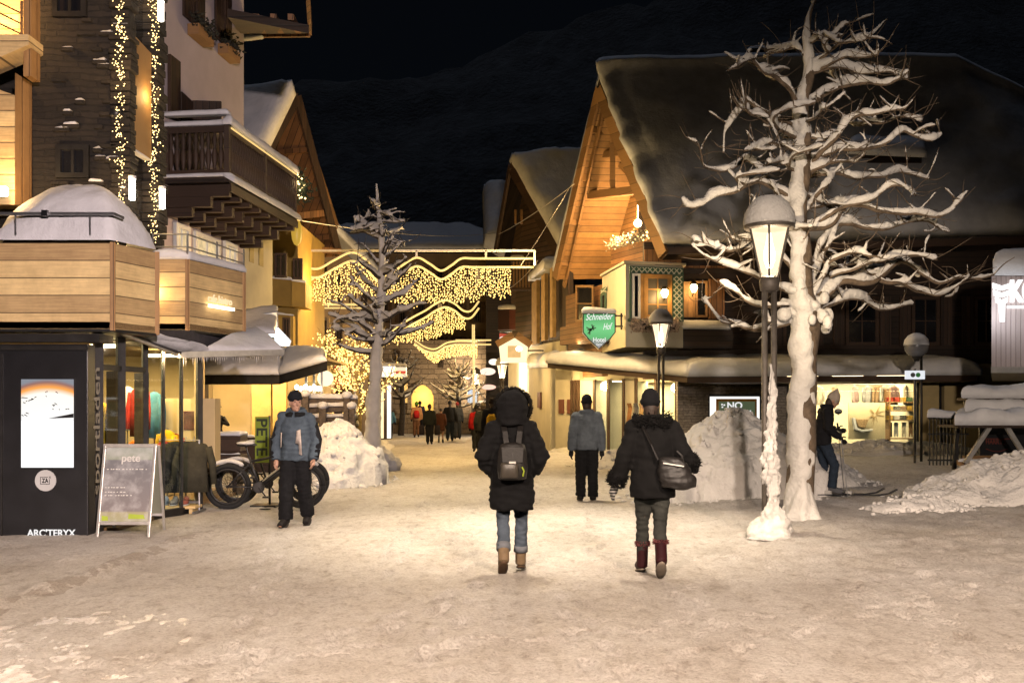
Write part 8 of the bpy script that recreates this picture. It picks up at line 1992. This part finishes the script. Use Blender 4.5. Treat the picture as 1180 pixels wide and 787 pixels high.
# ================================================================ bicycles
TY = mat('tyre', (.012, .012, .012), .9, .3, 30, .5, 60); FRM = mat('bike_frame', (.025, .025, .028), .35, .3, 6, .1)
def bicycle(label, loc, rz):
    t = thing('bicycle', label, 'bicycle', loc, rz, 'bicycles parked in the snow'); w0 = W[t]; W[t] = Matrix()
    R_ = .345
    def wheel(x):
        c = V((x, 0, R_)); q = MB(); pts = [c + V((math.cos(2 * PI * k / 40) * R_ * .90, 0, math.sin(2 * PI * k / 40) * R_ * .90)) for k in range(41)]
        q.tube(pts, .038, 8); tyre = q.build('wheel', TY, t, smooth=True)
        q = MB(); q.tube([c + (p - c) * .84 for p in pts], .018, 6); q.build('rim', M['dark_metal'], tyre, smooth=True)
        q = MB()
        for k in range(20): a = 2 * PI * k / 20; q.tube([c + V((0, (-1) ** k * .025, 0)), c + V((math.cos(a) * R_ * .78, 0, math.sin(a) * R_ * .78))], .0028, 3)
        q.tube([c + V((0, -.06, 0)), c + V((0, .06, 0))], .022, 8); q.lathe([(.085, -.004), (.085, .004)], 20); q.build('spoke', M['dark_metal'], tyre)
        q = MB(); a0 = PI * .30; q.tube([c + V((math.cos(a0 + k * .1) * (R_ + .045), 0, math.sin(a0 + k * .1) * (R_ + .045))) for k in range(15)], [.02] + [.034] * 13 + [.02], 6); q.build('snow_cap', M['snow_tree'], tyre, smooth=True)
    wheel(-.55); wheel(.57)
    bb, st, ht, hb, ra, fa = V((-.08, 0, .33)), V((-.24, 0, .80)), V((.36, 0, .84)), V((.40, 0, .70)), V((-.55, 0, R_)), V((.57, 0, R_))
    q = MB(); q.tube([bb, st], .018, 8); q.tube([st + V((.02, 0, -.08)), ht], .021, 8); q.tube([bb, hb], .030, 8); q.tube([ht, hb], .024, 8)
    for s_ in (-.05, .05): q.tube([bb + V((0, s_ * .6, 0)), ra + V((0, s_ * 1.3, 0))], .011, 6); q.tube([st + V((.02, 0, -.10)), ra + V((0, s_ * 1.3, 0))], .010, 6)
    q.build('frame', FRM, t, smooth=True)
    q = MB()
    for s_ in (-.06, .06): q.tube([hb + V((.01, s_, -.04)), fa + V((0, s_, 0))], .016, 8)
    q.tube([hb + V((.01, -.07, -.03)), hb + V((.01, .07, -.03))], .02, 8); q.build('fork', FRM, t, smooth=True)
    q = MB(); q.tube([ht, ht + V((-.01, 0, .10)), ht + V((.03, 0, .13))], .016, 8); q.tube([ht + V((-.02, -.34, .16)), ht + V((.04, -.12, .13)), ht + V((.04, .12, .13)), ht + V((-.02, .34, .16))], .013, 8)
    h = q.build('handlebar', FRM, t, smooth=True)
    for s_ in (-1, 1): q = MB(); q.tube([ht + V((-.02, s_ * .34, .16)), ht + V((-.0, s_ * .24, .15))], .019, 8); q.build('grip', M['black'], h, smooth=True)
    q = MB(); q.tube([st, st + V((-.04, 0, .14))], .014, 8); q.ell(st + V((-.10, 0, .17)), (.09, .075, .028), 10); q.ell(st + V((.03, 0, .175)), (.11, .028, .022), 10); sd_ = q.build('saddle', M['black'], t, smooth=True); fuse(sd_, .010, 1)
    q = MB(); q.ell(st + V((-.05, 0, .20)), (.14, .07, .03), 10); q.build('snow_cap', M['snow_tree'], sd_, smooth=True)
    q = MB(); q.lathe([(.0, -.01), (.085, -.008), (.085, .008), (.0, .01)], 20); q.v = [(v[0] + bb.x, v[2] - .07, v[1] + bb.z) for v in q.v]; q.tube([bb + V((0, -.08, 0)), bb + V((.10, -.08, -.13))], .011, 6); q.tube([bb + V((0, .08, 0)), bb + V((-.10, .08, .13))], .011, 6); q.box(bb + V((.11, -.12, -.14)), (.09, .08, .025)); q.box(bb + V((-.11, .12, .14)), (.09, .08, .025)); q.build('crank', M['dark_metal'], t)
    q = MB(); q.bar(bb + V((.0, 0, .05)), hb + V((-.05, 0, -.06)), .05, .07); q.build('battery', M['black'], t, bevel=.01)
    q = MB(); q.patch(lerp(bb, hb, .1) + V((0, -.03, .045)), lerp(bb, hb, .9) + V((0, -.03, .045)), lerp(bb, hb, .9) + V((0, .03, .045)), lerp(bb, hb, .1) + V((0, .03, .045)), .03, 12, 4, .03, amp=.01); q.build('snow_streak', M['snow_tree'], t, smooth=True)
    W[t] = w0; return t
gw1 = G(262, 592)
bicycle('black fat-tyred bicycle dusted with snow, its big wheel nearest the clothes rail', (X(262, 15.0) + .53, 15.15, gz(-4, 15)), .10)
bicycle('second snowy bicycle leaning behind the first one, in front of the planter', (X(262, 16.2) + .75, 16.15, gz(-4, 16)), .32)

# ================================================================ right-hand street furniture
d_ = 24.0; rl = thing('globe_lamp', 'unlit round globe lamp capped with snow above the small white notice', 'street lamp', V((X(1056, d_), d_, gz(X(1056, d_), d_))))
c = P(1056, 399, d_); q = MB(); q.tube([V((X(1063.5, d_), d_ + .1, 0)), V((X(1063.5, d_), d_ + .1, Z(405, d_)))], .035, 8); q.tube([V((X(1063.5, d_), d_ + .1, Z(408, d_))), c + V((0, 0, -.24))], .03, 8); q.lathe([(.06, -.36), (.10, -.26), (.20, -.17), (.22, -.15)], 16, c); q.build('post', M['dark_metal'], rl, smooth=True)
q = MB(); q.ell(c, (.285, .285, .27), 20); gs = q.build('globe', mat('smoky_globe', (.16, .16, .17), .15, .2, 3, .0), rl, smooth=True)
q = MB(); q.lathe([(.288, .02), (.295, .05), (.27, .16), (.19, .26), (.08, .315), (.01, .325)], 20, c, jit=.04); q.build('snow_cap', M['snow'], gs, smooth=True)
nb2_ = thing('info_sign', 'small white notice with grey and green dots on a thin post', 'sign', V((X(1055, 23.6), 23.6, 0))); d_ = 23.6
q = MB(); q.tube([V((X(1055, d_), d_ + .05, 0)), V((X(1055, d_), d_ + .05, Z(425, d_)))], .03, 8); q.build('post', M['dark_metal'], nb2_)
q = MB(); q.prism([P(1043, 437, d_), P(1066, 437, d_), P(1066, 427, d_), P(1043, 427, d_)], (0, .04, 0)); q.build('plate', glow('plate_glow', (.92, .95, 1), .85), nb2_, bevel=.01)
for px, cc_, nm in ((1052, (.12, .12, .13), 'grey_dot'), (1058, (.08, .42, .12), 'green_dot')):
    q = MB(); c = P(px, 432, d_ - .012); q.prism([c + V((math.cos(2 * PI * k / 20) * .055, 0, math.sin(2 * PI * k / 20) * .055)) for k in range(20)], (0, .01, 0)); q.build('emblem', mat(nm, cc_, .6, .05, 3, 0), nb2_)
# iron railing and stacked snowy trestle tables
ir = thing('railing', 'low dark iron railing with snowy top beside the trestle table', 'railing', V((X(1090, 20), 20, 0))); d_ = 20.0
q = MB()
for k in range(11): q.bar(P(1071 + 4.1 * k, 536, d_), P(1071 + 4.1 * k, 482, d_), .022, .022)
for py in (482, 500, 530): q.bar(P(1069, py, d_), P(1116, py, d_), .03, .035)
q.bar(P(1099, 541, d_ - .2), P(1104, 486, d_ - .2), .07, .07); q.build('bars', M['dark_metal'], ir)
q = MB(); q.patch(P(1068, 481, d_ - .12), P(1118, 482, d_ - .12), P(1118, 482, d_ + .12), P(1068, 481, d_ + .12), .17, 24, 6, .12, amp=.06); q.build('snow_cap', M['snow'], ir, smooth=True)
d_ = 18.6; tt = thing('trestle_table', 'trestle table with crossed legs buried in snow, smaller one stacked upside on it', 'table', V((X(1150, d_), d_, 0)))
q = MB(); q.prism([P(1104, 493, d_), P(1230, 493, d_), P(1230, 490, d_), P(1104, 490, d_)], (0, .9, 0)); q.build('tabletop', M['beam_dark'], tt)
for (a, b_) in (((1140, 492), (1112, 534)), ((1160, 492), (1190, 540))):
    q = MB(); q.bar(P(*a, d_ + .1), P(*b_, d_ + .1), .08, .07, V((0, 1, 0))); q.build('leg', M['alu'], tt)
q = MB(); q.bar(P(1104, 533, d_ + .3), P(1230, 530, d_ + .3), .12, .10); q.bar(P(1110, 527, d_ + .5), P(1230, 525, d_ + .5), .08, .06); q.build('stretcher', M['beam'], tt)
q = MB(); q.patch(P(1100, 490, d_ - .08), P(1232, 490, d_ - .08), P(1232, 490, d_ + .95), P(1100, 490, d_ + .95), .30, 44, 14, .2, amp=.10, fr=2.2, lip=.5); q.patch(P(1104, 532, d_ + .2), P(1230, 529, d_ + .2), P(1230, 529, d_ + .42), P(1104, 532, d_ + .42), .07, 24, 5, .08); q.build('snow_cap', M['snow'], tt, smooth=True)
d2_ = 19.2; t2_ = thing('bench_stack', 'snow-covered bench standing on the trestle table by the right edge', 'bench', P(1150, 480, d2_))
q = MB(); q.bar(P(1108, 460, d2_), P(1230, 460, d2_), .4, .05); q.build('seat', M['beam_dark'], t2_)
for px in (1112, 1200):
    q = MB(); q.bar(P(px, 485, d2_), P(px, 460, d2_), .05, .05, V((0, 1, 0))); q.build('leg', M['dark_metal'], t2_)
q = MB(); q.bar(P(1108, 482, d2_ - .1), P(1230, 480, d2_ - .1), .05, .04); q.build('stretcher', M['dark_metal'], t2_)
q = MB(); q.patch(P(1108, 459, d2_ - .25), P(1232, 459, d2_ - .25), P(1232, 459, d2_ + .3), P(1108, 459, d2_ + .3), .24, 40, 8, .16, amp=.09, fr=2.0); q.patch(P(1112, 478, d2_ - .35), P(1232, 478, d2_ - .35), P(1232, 478, d2_ - .0), P(1112, 478, d2_ - .0), .30, 40, 8, .16, amp=.08, fr=2.0); q.build('snow_cap', M['snow'], t2_, smooth=True)
db = thing('sign_board', 'dark board with faint red lettering behind the trestle table legs', 'sign', P(1150, 510, 20.2)); d_ = 20.2
q = MB(); q.prism([P(1129, 540, d_), P(1215, 540, d_), P(1215, 488, d_), P(1129, 488, d_)], (0, .06, 0)); q.build('board', M['black'], db)
text_mesh('lettering', "HARRY'S", mat('faint_red', (.16, .03, .02), .7, .1, 5, 0), db, P(1136, 511.5, d_ - .004), (1, 0, 0), (0, 0, 1), .14, .004, .01, width=.40)
q = MB(); q.bar(P(1134, 505.5, d_ - .006), P(1164, 505.5, d_ - .006), .006, .012); q.tube([P(1136 + 3.6 * k, 517 + 3.2 * math.sin(k / 7 * PI), d_ - .006) for k in range(8)], .006, 5); q.build('flourish', bpy.data.materials['faint_red'], db)
